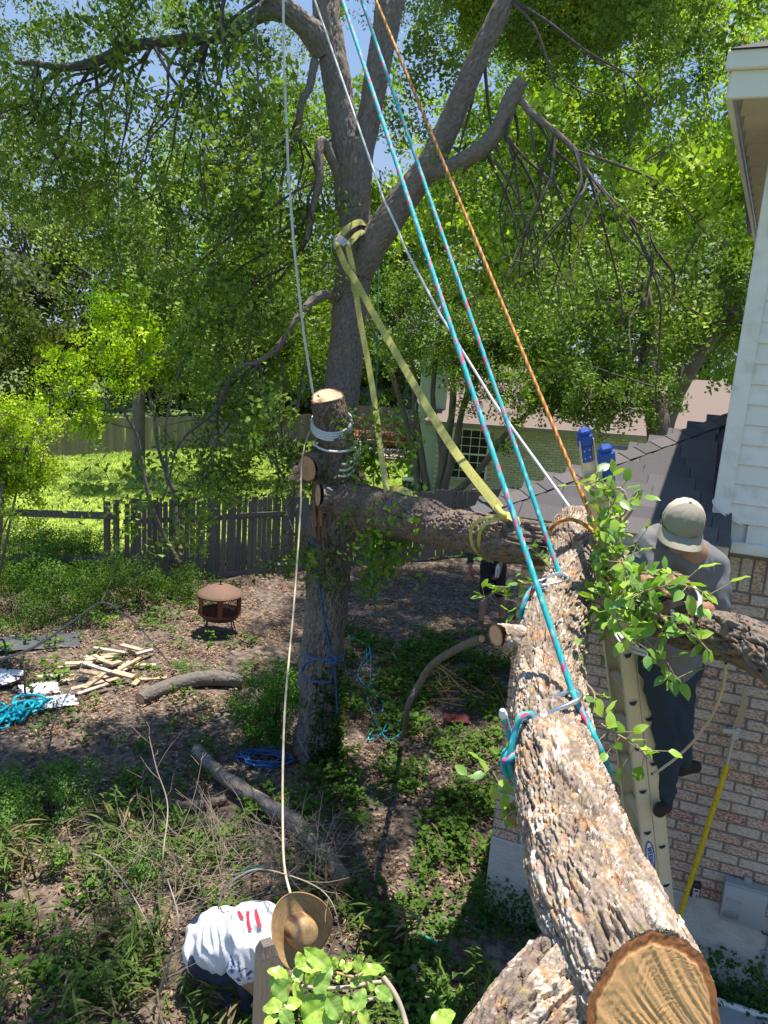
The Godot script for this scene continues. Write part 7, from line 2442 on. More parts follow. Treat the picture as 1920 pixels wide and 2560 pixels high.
func make_small_yard_things() -> void:
	for q in [[Vector3(-3.894, -0.056, -8.294), "white plastic bag lying flat nearest the chair frame", 0.42, 0.34], [Vector3(-3.604, 0.023, -8.004), "second white plastic bag with a pointed corner nearer the grass", 0.5, 0.3]]:
		var p: Vector3 = q[0]
		var o := obj("plastic_bag", crumpled(int(p.x * 10), q[2], q[3], 0.05), M.white_plastic, null, Vector3(p.x, 0.005, p.z))
		o.rotation.y = 0.5
		tag(o, q[1], "bag", "white plastic bags on the dirt")
	var tp := obj("tarp", crumpled(7, 1.3, 0.5, 0.03), M.dark_plastic, null, Vector3(-4.642, 0.01, -9.608))
	tp.rotation.y = 0.35
	tag(tp, "strip of dark torn plastic sheeting on the ground behind the chair frame", "tarp")
	var cu := obj("seat_cushion", crumpled(9, 0.45, 0.4, 0.07), M.white_plastic, null, Vector3(-4.401, 0.065, -8.422))
	tag(cu, "pale cushion lying on the bare chair frame", "cushion")
	# red cloth in the ivy
	var rc := obj("red_cloth", crumpled(12, 0.3, 0.18, 0.05), M.red_cloth, null, Vector3(1.006, 0.03, -8.239))
	tag(rc, "small crumpled red cloth on the ground left of the foundation corner", "cloth")
	# bits of board and paper near the foundation
	for q in [[Vector3(0.445, 0.04, -4.544), "grey splinter of board lying on the ground left of the green rope", 0.3], [Vector3(0.551, 0.03, -4.386), "pale flat wood scrap in the weeds near the foundation", 0.24]]:
		var mb := MB.new()
		mb.box(Vector3.ZERO, Vector3(q[2], 0.014, 0.06), Basis.IDENTITY, 0.003)
		var o := obj("wood_scrap", mb.mesh(), M.scrap_b, null, q[0])
		o.rotation = Vector3(0.1, 1.0, 0.06)
		tag(o, q[1], "board")
	# wooden post
	var pt: Vector3 = Vector3(-0.469, 1.017, -3.564)
	var t := thing("wooden_post", "weathered square wooden post beside the straw hat", "post", Vector3(pt.x, 0, pt.z))
	t.rotation.y = 0.5
	var h := pt.y
	var mb := MB.new()
	mb.box(Vector3(0, h / 2 - 0.03, 0), Vector3(0.1, h - 0.06, 0.1), Basis.IDENTITY, 0.004)
	obj("shaft", mb.mesh(), M.post_wood, t)
	var cp := MB.new()
	var hh := h - 0.06
	var a := 0.05
	var b := 0.03
	var q0: Array[Vector3] = [Vector3(-a, hh, a), Vector3(a, hh, a), Vector3(a, hh, -a), Vector3(-a, hh, -a)]
	var q1: Array[Vector3] = [Vector3(-b, h, b), Vector3(b, h, b), Vector3(b, h, -b), Vector3(-b, h, -b)]
	for i in 4:
		var j := (i + 1) % 4
		cp.quad(q0[i], q0[j], q1[j], q1[i])
	cp.quad(q1[0], q1[1], q1[2], q1[3])
	obj("bevelled_top", cp.mesh(), M.fence_b, t)

# ---------------------------------------------------------------- low plants, litter, shoots
func blade_sprig(seed_: int, n: int, h: float, l: float, w: float) -> ArrayMesh:
	# a cane with long narrow leaves that arch over
	var r := RandomNumberGenerator.new()
	r.seed = seed_
	var mb := MB.new()
	tube(mb, [[Vector3.ZERO, 0.006], [Vector3(h * 0.08, h * 0.6, 0), 0.004], [Vector3(h * 0.18, h, h * 0.05), 0.002]], h * 0.3, 4, Color(0.7, 0.62, 0.4), false)
	for i in n:
		var q := 0.25 + 0.75 * (i + 0.5) / n
		var a := r.randf_range(0, TAU)
		var d := Vector3(cos(a), r.randf_range(-0.2, 0.5), sin(a)).normalized()
		var b := Vector3(h * 0.12 * q, h * q, h * 0.03 * q)
		var g := r.randf_range(0.75, 1.2)
		var ll := l * r.randf_range(0.7, 1.2)
		var i0 := mb.v.size()
		var s := d.cross(Vector3.UP).normalized() * w * 0.5
		var nn := s.cross(d).normalized()
		if nn.y < 0: nn = -nn
		for k in 4:
			var t := k / 3.0
			var c := b + d * ll * t - Vector3.UP * ll * 0.35 * t * t
			var ww: float = [0.35, 1.0, 0.8, 0.05][k]
			mb.vert(c - s * ww, (nn + d * 0.4 * t).normalized(), Color(g, g, g * 0.9))
			mb.vert(c + s * ww, (nn + d * 0.4 * t).normalized(), Color(g, g, g * 0.9))
		for k in 3:
			mb.tri(i0 + k * 2, i0 + k * 2 + 1, i0 + k * 2 + 2)
			mb.tri(i0 + k * 2 + 1, i0 + k * 2 + 3, i0 + k * 2 + 2)
	return mb.mesh()


func rosette(seed_: int, n: int, r0: float, ll: float, lw: float, h: float) -> ArrayMesh:
	var r := RandomNumberGenerator.new()
	r.seed = seed_
	var mb := MB.new()
	for i in n:
		var a := r.randf_range(0, TAU)
		var d := Vector3(cos(a), r.randf_range(-0.25, 0.5), sin(a)).normalized()
		var q := sqrt(r.randf()) * r0
		var a2 := r.randf_range(0, TAU)
		var b := Vector3(cos(a2) * q, r.randf_range(0.01, h), sin(a2) * q)
		var g := r.randf_range(0.7, 1.25)
		leaf_into(mb, b, d, Vector3.UP + Vector3(r.randf_range(-0.5, 0.5), 0, r.randf_range(-0.5, 0.5)), ll * r.randf_range(0.7, 1.2), lw * r.randf_range(0.8, 1.1), Color(g, g, g * 0.9))
	return mb.mesh()


func make_ground_cover() -> void:
	# fallen leaves and bark chips over the soil
	var lm := MB.new()
	for i in 7:
		var a := rf(0, TAU)
		var d := Vector3(cos(a), rf(-0.15, 0.25), sin(a)).normalized()
		var g := rf(0.55, 1.25)
		leaf_into(lm, Vector3(rf(-0.09, 0.09), rf(0.004, 0.02), rf(-0.09, 0.09)), d, Vector3.UP + rdir() * 0.5, rf(0.025, 0.05), rf(0.012, 0.026), Color(g, g * 0.95, g * 0.9), rf(-0.3, 0.5))
	for i in 3:
		var p := Vector3(rf(-0.08, 0.08), 0.012, rf(-0.08, 0.08))
		var e := p + Vector3(rf(-0.08, 0.08), rf(0, 0.02), rf(-0.08, 0.08))
		tube(lm, [[p, 0.0025], [e, 0.0018]], 0.1, 3, Color(0.8, 0.7, 0.6), false)
	var tr := []
	var cc := []
	for i in 19000:
		var x := rf(-8.5, 2.4)
		var z := rf(-15.0, -3.3)
		if z < fence_z(x) + 0.1 or (x > 0.95 and z > -5.4 and z > -5.2 + (x - 1.0) * 0.38 - 0.2):
			continue
		if rng.randf() > 0.55 + 0.9 * soft_noise.get_noise_2d(x * 1.3, z * 1.3):
			continue
		var s := rf(0.7, 1.35)
		tr.append(Transform3D(Basis(Vector3.UP, rf(0, TAU)).scaled(Vector3(s, s * rf(0.6, 1.4), s)), Vector3(x, 0.004 + 0.05 * soft_noise.get_noise_3dv(Vector3(x, 0, z) * 0.9), z)))
		var w := rng.randf()
		var col := Color(0.2, 0.13, 0.09).lerp(Color(0.4, 0.29, 0.2), w) if rng.randf() < 0.8 else Color(0.12, 0.075, 0.055)
		cc.append(col)
	tag(many("leaf_litter", lm.mesh(), M.vertex_rough_2, tr, cc), "dry fallen leaves, chips and twigs over the soil", "leaf litter")
	# ivy and small weeds: thick by the house and right of the tree, thin elsewhere
	var ro := rosette(3, 12, 0.11, 0.055, 0.04, 0.1)
	tr = []
	cc = []
	for i in 16000:
		var x := rf(-5.5, 2.6)
		var z := rf(-14.0, -3.2)
		if z < fence_z(x) + 0.15 or (x > 0.9 and z > -5.3 and z > -5.2 + (x - 1.0) * 0.38 - 0.14):
			continue
		var dens := 0.0
		if x > -0.6 + 0.1 * (z + 7.0) and z > -11.0:
			dens = 0.75
		if x > 0.2 and z > -7.0:
			dens = 1.1
		if z > -6.6 and x < -0.2:
			dens = 0.5
		if z > -5.3 and x < -1.0:
			dens = 0.4
		if x < -2.4 and z < -10.2:
			dens = 0.3
		if x < -1.2 and z < -7.0 and z > -10.2:
			dens = 0.12
		dens *= smoothstep(-0.35, 0.25, soft_noise.get_noise_2d(x * 1.1 + 7.0, z * 1.1))
		if rng.randf() > dens:
			continue
		var s := rf(0.6, 1.3)
		tr.append(Transform3D(Basis(Vector3.UP, rf(0, TAU)).scaled(Vector3(s, s * rf(0.8, 1.6), s)), Vector3(x, 0.0, z)))
		var g := rf(0.8, 1.25)
		cc.append(Color(0.09 * g, 0.18 * g, 0.03 * g) if rng.randf() < 0.75 else Color(0.15 * g, 0.28 * g, 0.05 * g))
	tag(many("ivy", ro, M.leaf_mid, tr, cc), "low ivy and seedlings spreading over the yard floor", "ground cover")
	# narrow leaved canes in the near left corner
	var bs := blade_sprig(8, 14, 0.42, 0.13, 0.017)
	tr = []
	cc = []
	for i in 1250:
		var x := rf(-3.3, 0.9)
		var z := rf(-5.9, -3.3)
		var n := soft_noise.get_noise_2d(x * 1.2 + 3.0, z * 1.2)
		var want := 0.85 if (z > -4.6 and x < -0.1) else 0.35
		if x > -0.1: want = 0.4 if z > -5.0 else 0.1
		if x < -2.0 and z < -5.0: want = 0.5
		if Vector2(x + 0.75, z + 4.75).length() < 0.42 or Vector2(x + 0.2, z + 4.4).length() < 0.3:
			continue
		if rng.randf() > want * smoothstep(-0.4, 0.3, n):
			continue
		var s := rf(0.45, 1.1)
		tr.append(Transform3D(Basis(Vector3.UP, rf(0, TAU)) * Basis(Vector3.RIGHT, rf(-0.4, 0.4)).scaled(Vector3(s, s, s)), Vector3(x, -0.02, z)))
		var g := rf(0.75, 1.25)
		cc.append(Color(0.13 * g, 0.21 * g, 0.05 * g) if rng.randf() < 0.75 else Color(0.3 * g, 0.24 * g, 0.15 * g))
	tag(many("cane_grass", bs, M.leaf_mid, tr, cc), "narrow leaved canes and dry blades in the near left of the yard", "grass")


func shrub(label: String, base: Vector3, w: float, h: float, n: int, size: float, cols: Array, mesh: Mesh, group := "", called := "shrub") -> void:
	var t := thing(called, label, "shrub", base, group)
	var mb := MB.new()
	var cl := []
	for i in n:
		var a := rf(0, TAU)
		var q := sqrt(rng.randf()) * w
		var y := h * rf(0.25, 1.0) * (1.0 - 0.4 * q / maxf(w, 0.01))
		var p := Vector3(cos(a) * q, y, sin(a) * q)
		cl.append([p, Vector3(0.19, 0.12, 0.19) * rf(0.7, 1.2) * (w / 0.45)])
		tube(mb, [[Vector3(rf(-0.06, 0.06), 0, rf(-0.06, 0.06)), 0.008], [Vector3(p.x * 0.35, p.y * 0.6, p.z * 0.35), 0.006], [p, 0.003]], 0.12, 5, Color(0.1, 0.08, 0.06))
	obj("stems", mb.mesh(), M.vertex_rough, t).set_meta("kind", "stuff")
	var tr := []
	var cc := []
	fill_clumps(cl, 0.6, size, -0.2, cols, tr, cc)
	many("foliage", mesh, M.leaf_mid, tr, cc, t)


func make_shrubs() -> void:
	var sp := sprig_mesh(17, 18, 1.0, 0.24, 0.095, 1.4)
	var dark := [Color(0.045, 0.1, 0.02), Color(0.1, 0.2, 0.035)]
	var pale := [Color(0.09, 0.2, 0.05), Color(0.2, 0.36, 0.09)]
	var g := "shrubs along the picket fence"
	shrub("blue green shrub at the left edge below the rail fence", Vector3(-5.15, 0, -10.333), 0.6, 0.75, 16, 0.2, dark, sp, g)
	shrub("leafy shrub against the open rails, second from the left edge", Vector3(-4.645, 0, -10.629), 0.55, 0.8, 16, 0.2, pale, sp, g)
	shrub("dark shrub before the fence corner post", Vector3(-4.214, 0, -11.024), 0.6, 1.1, 18, 0.2, dark, sp, g)
	shrub("dense dark shrub before the left end of the pickets", Vector3(-3.752, 0, -11.336), 0.5, 0.95, 16, 0.2, dark, sp, g)
	shrub("low dark shrub at the foot of the yellow leaved tree", Vector3(-3.367, 0, -11.759), 0.45, 0.6, 14, 0.18, dark, sp, g)
	shrub("tall bright shrub beyond the open rails at the far left", Vector3(-6.05, 0, -12.268), 0.9, 1.1, 26, 0.22, pale, sp, g)
	shrub("bright shrub on the lawn side of the open rails", Vector3(-5.481, 0, -12.962), 0.7, 0.7, 18, 0.2, pale, sp, g)
	shrub("feathery green shrub standing left of the big trunk", Vector3(-1.008, 0, -7.527), 0.42, 0.85, 40, 0.15, [Color(0.06, 0.17, 0.03), Color(0.14, 0.32, 0.05)], sp)
	shrub("small green seedling clump by the end of the curved log", Vector3(-2.17, 0, -8.933), 0.2, 0.25, 8, 0.12, pale, sp, "seedling clumps")
	shrub("small leafy clump growing at the top of the long fallen trunk", Vector3(-1.595, 0, -6.644), 0.18, 0.3, 8, 0.12, dark, sp, "seedling clumps")
	shrub("bright sprout beside the pale forked twig", Vector3(-1.692, 0, -5.84), 0.16, 0.3, 7, 0.12, pale, sp, "seedling clumps")
	shrub("leafy bright clump in the near left between the canes", Vector3(-2.734, 0, -5.986), 0.4, 0.5, 16, 0.14, pale, sp, "seedling clumps")
	shrub("leafy bright clump at the left edge above the canes", Vector3(-2.782, 0, -5.416), 0.35, 0.45, 14, 0.14, pale, sp, "seedling clumps")
	shrub("green clump left of the white shirt", Vector3(-1.718, 0, -5.25), 0.3, 0.4, 12, 0.13, pale, sp, "seedling clumps")
	# ivy climbing the trunk and the foundation
	var tr := []
	var cc := []
	for i in 320:
		var q := rng.randf()
		var a := rf(-0.2, 1.5)
		var r := 0.235 - 0.03 * q
		var p: Vector3 = Vector3(-0.543, 0.02, -7.36)
		tr.append(Transform3D(Basis(rdir(), rf(0, TAU)).scaled(Vector3.ONE * rf(0.35, 0.75)), Vector3(p.x + 0.03 * q + sin(a) * r, 0.02 + 1.0 * q * q, p.z + cos(a) * r)))
		cc.append(Color(0.05, 0.13, 0.025) * rf(0.8, 1.3))
	tag(many("ivy", rosette(5, 6, 0.09, 0.06, 0.05, 0.06), M.leaf_mid, tr, cc), "ivy climbing the right side of the big tree's foot", "ivy")
	tr = []
	cc = []
	for i in 420:
		var q := rng.randf()
		var u := rf(-0.1, 0.75) if i < 200 else rf(1.55, 2.3)
		var y := pow(rng.randf(), 2.0) * (0.3 if i < 200 else 0.32)
		var p := Vector3(0.99, 0, -5.21) + Vector3(0.934, 0, 0.358) * u + Vector3(-0.358, 0, 0.934) * (0.05 + rf(0, 0.25) * (1.0 - y * 2.0))
		tr.append(Transform3D(Basis(rdir(), rf(0, TAU)).scaled(Vector3.ONE * rf(0.4, 0.9)), p + Vector3.UP * y))
		cc.append(Color(0.06, 0.15, 0.03) * rf(0.8, 1.3))
	tag(many("creeper", rosette(6, 6, 0.09, 0.06, 0.045, 0.06), M.leaf_mid, tr, cc), "creeper growing against the foot of the foundation wall", "ivy")


# a leafy shoot: a thin stem along points with separate leaves
func shoot(parent: Node3D, pts: Array, r: float, n: int, ll: float, kinds: Array, mat_: Material, spread := 0.05, side_twigs := 0.6) -> void:
	var sp := spline(pts.map(func(p): return [p, r]), 0.03)
	for i in sp.size():
		sp[i][1] = r * (1.0 - 0.6 * i / sp.size())
	var mb := MB.new()
	tube(mb, sp, 0.05, 6, Color(0.26, 0.2, 0.14))
	var spots := []
	for i in n:
		var q := 0.15 + 0.85 * (i + rng.randf()) / n
		var k := mini(int(q * (sp.size() - 1)), sp.size() - 2)
		var p: Vector3 = sp[k][0]
		var d := ((sp[k + 1][0] as Vector3) - p).normalized()
		var out := (rdir() + d * 0.6 + Vector3.UP * 0.25).normalized()
		if rng.randf() < side_twigs:
			var e := p + out * rf(0.3, 1.0) * spread + Vector3.DOWN * 0.01
			tube(mb, [[p, r * 0.4], [e, r * 0.25]], 0.05, 4, Color(0.3, 0.27, 0.14))
			p = e
		spots.append([p, out])
	var st := obj("shoot", mb.mesh(), M.vertex_rough, parent, Vector3.ZERO)
	for s in spots:
		var out: Vector3 = s[1]
		var y := (out + rdir() * 0.5).normalized()
		var nn := (Vector3.UP + rdir() * 0.75)
		nn = (nn - y * nn.dot(y)).normalized()
		var o := obj("leaf", kinds[rng.randi() % kinds.size()], mat_, st)
		var sc := ll * rf(0.65, 1.2)
		o.transform = Transform3D(Basis(y.cross(nn), y, nn).scaled_local(Vector3(sc, sc, sc)), s[0])


# a large leaf: midrib, side veins in relief, a wavy edge and an uneven tone
func fine_leaf(w: float, c: Color, fold: float, seed_: int) -> ArrayMesh:
	var mb := MB.new()
	tube(mb, [[Vector3(0, -0.12, 0), 0.018], [Vector3(0, 0.02, 0), 0.014]], 0.1, 4, Color(0.4, 0.38, 0.12), false)
	var rows := 22
	var half := 6
	var i0 := mb.v.size()
	for i in rows + 1:
		var q := float(i) / rows
		var wd := w * 0.5 * pow(maxf(sin(PI * pow(q, 0.85)), 0.0), 0.7) + 0.004
		wd *= 1.0 + 0.05 * sin(q * 37.0 + seed_) + 0.08 * soft_noise.get_noise_2d(q * 4.0, seed_ * 7.0)
		for k in range(-half, half + 1):
			var u := float(k) / half
			var x := u * wd
			var vein := absf(fmod(q * 7.0 - absf(u) * 1.6 * w + 10.0, 1.0) - 0.5) * 2.0
			var mid := exp(-absf(u) * 9.0)
			var z := absf(u) * wd * fold * 1.6 - 0.2 * q * q + 0.03 * sin(q * 8.0 + seed_) - 0.012 * mid + 0.012 * vein * (1.0 - mid) + 0.03 * absf(u) * sin(q * 15.0 + signf(u) + seed_)
			var t := 1.0 + 0.22 * soft_noise.get_noise_3d(x * 5.0, q * 5.0, seed_ * 3.0)
			var col := Color(c.r * t, c.g * t, c.b * t).lerp(Color(0.5, 0.58, 0.2), maxf(mid * 0.45, (1.0 if vein < 0.12 else 0.0) * 0.18))
			if soft_noise.get_noise_3d(x * 14.0, q * 14.0, seed_ * 11.0) > 0.42:
				col = col.lerp(Color(0.3, 0.2, 0.06), 0.6)
			mb.vert(Vector3(x, q, z), Vector3.BACK, col, Vector2(u, q))
	mb.weave(i0, rows + 1, half * 2 + 1, false, false)
	return mb.mesh()


func leaf_kinds(cols: Array, seg: int, w: float) -> Array:
	var out := []
	for c in cols:
		var mb := MB.new()
		tube(mb, [[Vector3(0, -0.12, 0), 0.018], [Vector3(0, 0.02, 0), 0.014]], 0.1, 3, Color(0.4, 0.38, 0.12), false)
		leaf_into(mb, Vector3.ZERO, Vector3.UP, Vector3.BACK, 1.0, w * rf(0.9, 1.1), c, rf(0.1, 0.3), seg)
		out.append(mb.mesh())
	return out


func make_shoots() -> void:
	var kinds := leaf_kinds([Color(0.2, 0.38, 0.07), Color(0.26, 0.45, 0.08), Color(0.33, 0.52, 0.08), Color(0.16, 0.32, 0.09), Color(0.4, 0.56, 0.09)], 2, 0.6)
	var log_at: Vector3 = Vector3(0.738, 2.771, -2.711)
	var lg: Node3D = get_node("hanging_log")
	var rel := func(a: Array) -> Array: return a.map(func(p): return p - log_at)
	var lists := [
		[[Vector3(1.035, 3.025, -3.686), Vector3(1.052, 3.196, -3.262), Vector3(1.106, 3.303, -3.029), Vector3(1.198, 3.363, -2.94), Vector3(1.308, 3.336, -2.883)], 52, 0.06],
		[[Vector3(1.139, 3.242, -3.988), Vector3(1.154, 3.387, -3.712), Vector3(1.096, 3.538, -3.642), Vector3(1.005, 3.617, -3.608), Vector3(0.943, 3.628, -3.61)], 38, 0.053],
		[[Vector3(1.149, 3.267, -3.993), Vector3(1.156, 3.465, -3.678), Vector3(1.169, 3.584, -3.55), Vector3(1.171, 3.636, -3.51)], 20, 0.052],
		[[Vector3(1.083, 3.127, -3.759), Vector3(1.096, 3.277, -3.382), Vector3(1.154, 3.328, -3.188), Vector3(1.194, 3.388, -3.099)], 42, 0.058],
		[[Vector3(1.15, 3.221, -3.881), Vector3(1.162, 3.334, -3.598), Vector3(1.172, 3.406, -3.409)], 18, 0.05],
		[[Vector3(1.057, 3.075, -3.543), Vector3(1.07, 3.057, -3.335), Vector3(1.014, 2.939, -3.31)], 20, 0.052],
		[[Vector3(0.86, 3.074, -3.799), Vector3(0.718, 3.059, -3.796), Vector3(0.606, 3, -3.814), Vector3(0.54, 2.942, -3.822)], 26, 0.045],
		[[Vector3(0.864, 3.054, -3.743), Vector3(0.76, 3.013, -3.734), Vector3(0.71, 2.933, -3.738)], 14, 0.045],
		[[Vector3(0.89, 3.132, -3.862), Vector3(0.812, 3.21, -3.879), Vector3(0.761, 3.242, -3.886)], 10, 0.045],
		[[Vector3(0.593, 2.665, -2.74), Vector3(0.487, 2.622, -2.731), Vector3(0.446, 2.566, -2.719)], 12, 0.055],
		[[Vector3(0.586, 2.67, -2.537), Vector3(0.557, 2.589, -2.57), Vector3(0.518, 2.506, -2.604)], 10, 0.05],
		[[Vector3(0.894, 2.843, -2.727), Vector3(0.919, 2.875, -2.58), Vector3(0.963, 2.871, -2.528), Vector3(1.004, 2.825, -2.518)], 18, 0.05],
		[[Vector3(0.9, 2.884, -2.991), Vector3(0.901, 2.891, -2.89), Vector3(0.888, 2.84, -2.828)], 7, 0.055],
		[[Vector3(0.791, 2.987, -3.177), Vector3(0.841, 3.016, -3.142), Vector3(0.899, 3.037, -3.126)], 5, 0.035],
	]
	for l in lists:
		shoot(lg, rel.call(l[0]), 0.0055, l[1], l[2] * 1.28, kinds, M.leaf_shoot, 0.1)
	# pale dead twig with two dry leaves
	var dry := leaf_kinds([Color(0.5, 0.3, 0.13)], 2, 0.6)
	shoot(lg, rel.call([Vector3(0.57, 2.616, -2.474), Vector3(0.532, 2.605, -2.471), Vector3(0.512, 2.579, -2.466)]), 0.006, 3, 0.05, dry, M.leaf_shoot, 0.02)
	var bare := MB.new()
	tube(bare, rel.call([Vector3(1.134, 3.291, -3.947), Vector3(1.152, 3.351, -3.858), Vector3(1.2, 3.428, -3.772), Vector3(1.226, 3.504, -3.737)]).map(func(p): return [p, 0.009]), 0.05, 8, Color(0.34, 0.28, 0.22))
	tube(bare, rel.call([Vector3(1.134, 3.291, -3.947), Vector3(1.153, 3.305, -3.797), Vector3(1.151, 3.263, -3.685), Vector3(1.152, 3.209, -3.623)]).map(func(p): return [p, 0.011]), 0.05, 8, Color(0.3, 0.25, 0.2))
	tube(bare, rel.call([Vector3(1.042, 3.6, -3.655), Vector3(1.1, 3.632, -3.56), Vector3(1.129, 3.592, -3.551), Vector3(1.146, 3.54, -3.54)]).map(func(p): return [p, 0.008]), 0.05, 8, Color(0.34, 0.28, 0.22))
	obj("twig", bare.mesh(), M.vertex_rough, lg)
	# shoots on the limb of the big tree
	var tr: Node3D = get_node("big_tree")
	var ta := tr.position
	var rel2 := func(a: Array) -> Array: return a.map(func(p): return p - ta)
	var dk := leaf_kinds([Color(0.1, 0.24, 0.05), Color(0.15, 0.32, 0.06), Color(0.2, 0.38, 0.06), Color(0.11, 0.25, 0.08)], 1, 0.62)
	var l2 := [
		[[Vector3(-0.24, 3.162, -6.936), Vector3(-0.165, 3.345, -6.873), Vector3(-0.112, 3.471, -6.9), Vector3(0.031, 3.522, -6.911)], 26],
		[[Vector3(-0.222, 3.205, -6.945), Vector3(-0.096, 3.248, -6.852), Vector3(0.054, 3.197, -6.841), Vector3(0.17, 3.356, -6.977)], 26],
		[[Vector3(-0.249, 3.286, -6.963), Vector3(-0.219, 3.454, -6.998), Vector3(-0.33, 3.529, -7.014)], 14],
		[[Vector3(-0.15, 3.085, -6.92), Vector3(-0.026, 3.15, -6.831), Vector3(0.022, 3.072, -6.815)], 14],
		[[Vector3(-0.243, 2.748, -6.643), Vector3(-0.111, 2.721, -6.433), Vector3(0.087, 2.764, -6.135), Vector3(0.261, 2.88, -5.853), Vector3(0.341, 2.978, -5.772)], 30],
		[[Vector3(-0.219, 2.709, -6.635), Vector3(-0.119, 2.564, -6.399), Vector3(-0.026, 2.388, -6.311), Vector3(-0.027, 2.233, -6.278)], 30],
		[[Vector3(-0.199, 2.71, -6.635), Vector3(0.018, 2.641, -6.211), Vector3(0.143, 2.618, -6.104)], 18],
		[[Vector3(-0.147, 2.617, -6.513), Vector3(0.047, 2.484, -6.28), Vector3(0.137, 2.336, -6.249)], 20],
		[[Vector3(-0.291, 2.764, -6.749), Vector3(-0.231, 2.587, -6.609), Vector3(-0.161, 2.471, -6.584)], 16],
		[[Vector3(0.075, 2.933, -6.069), Vector3(0.214, 3.011, -5.83), Vector3(0.28, 3.078, -5.793)], 12],
	]
	var l3 := [
		[[Vector3(1.106, 3.143, -3.353), Vector3(1.107, 3.107, -3.039), Vector3(1.183, 3.039, -2.922), Vector3(1.23, 2.959, -2.905)], 34],
		[[Vector3(1.162, 3.211, -3.163), Vector3(1.192, 3.186, -2.953), Vector3(1.247, 3.181, -2.85), Vector3(1.293, 3.141, -2.79)], 26],
		[[Vector3(1.127, 3.176, -3.769), Vector3(1.122, 3.206, -3.367), Vector3(1.163, 3.192, -3.159), Vector3(1.172, 3.15, -3.048)], 34],
	]
	l3 += [
		[[Vector3(1.148, 3.279, -3.996), Vector3(1.072, 3.492, -3.632), Vector3(1.021, 3.633, -3.355), Vector3(0.941, 3.696, -3.318), Vector3(0.885, 3.664, -3.362)], 34],
		[[Vector3(1.125, 3.243, -3.886), Vector3(1.068, 3.368, -3.401), Vector3(1.037, 3.354, -3.143), Vector3(1.008, 3.271, -3.074)], 34],
		[[Vector3(1.078, 3.098, -3.548), Vector3(1.006, 3.161, -3.153), Vector3(1.007, 3.137, -2.943), Vector3(1.05, 3.104, -2.885)], 30],
	]
	for l in l3:
		shoot(tr, rel2.call(l[0]), 0.0055, l[1], 0.07, kinds, M.leaf_shoot, 0.1)
	for l in l2:
		shoot(tr, rel2.call(l[0]), 0.007, l[1], 0.062, dk, M.leaf_shoot, 0.16, 0.9)


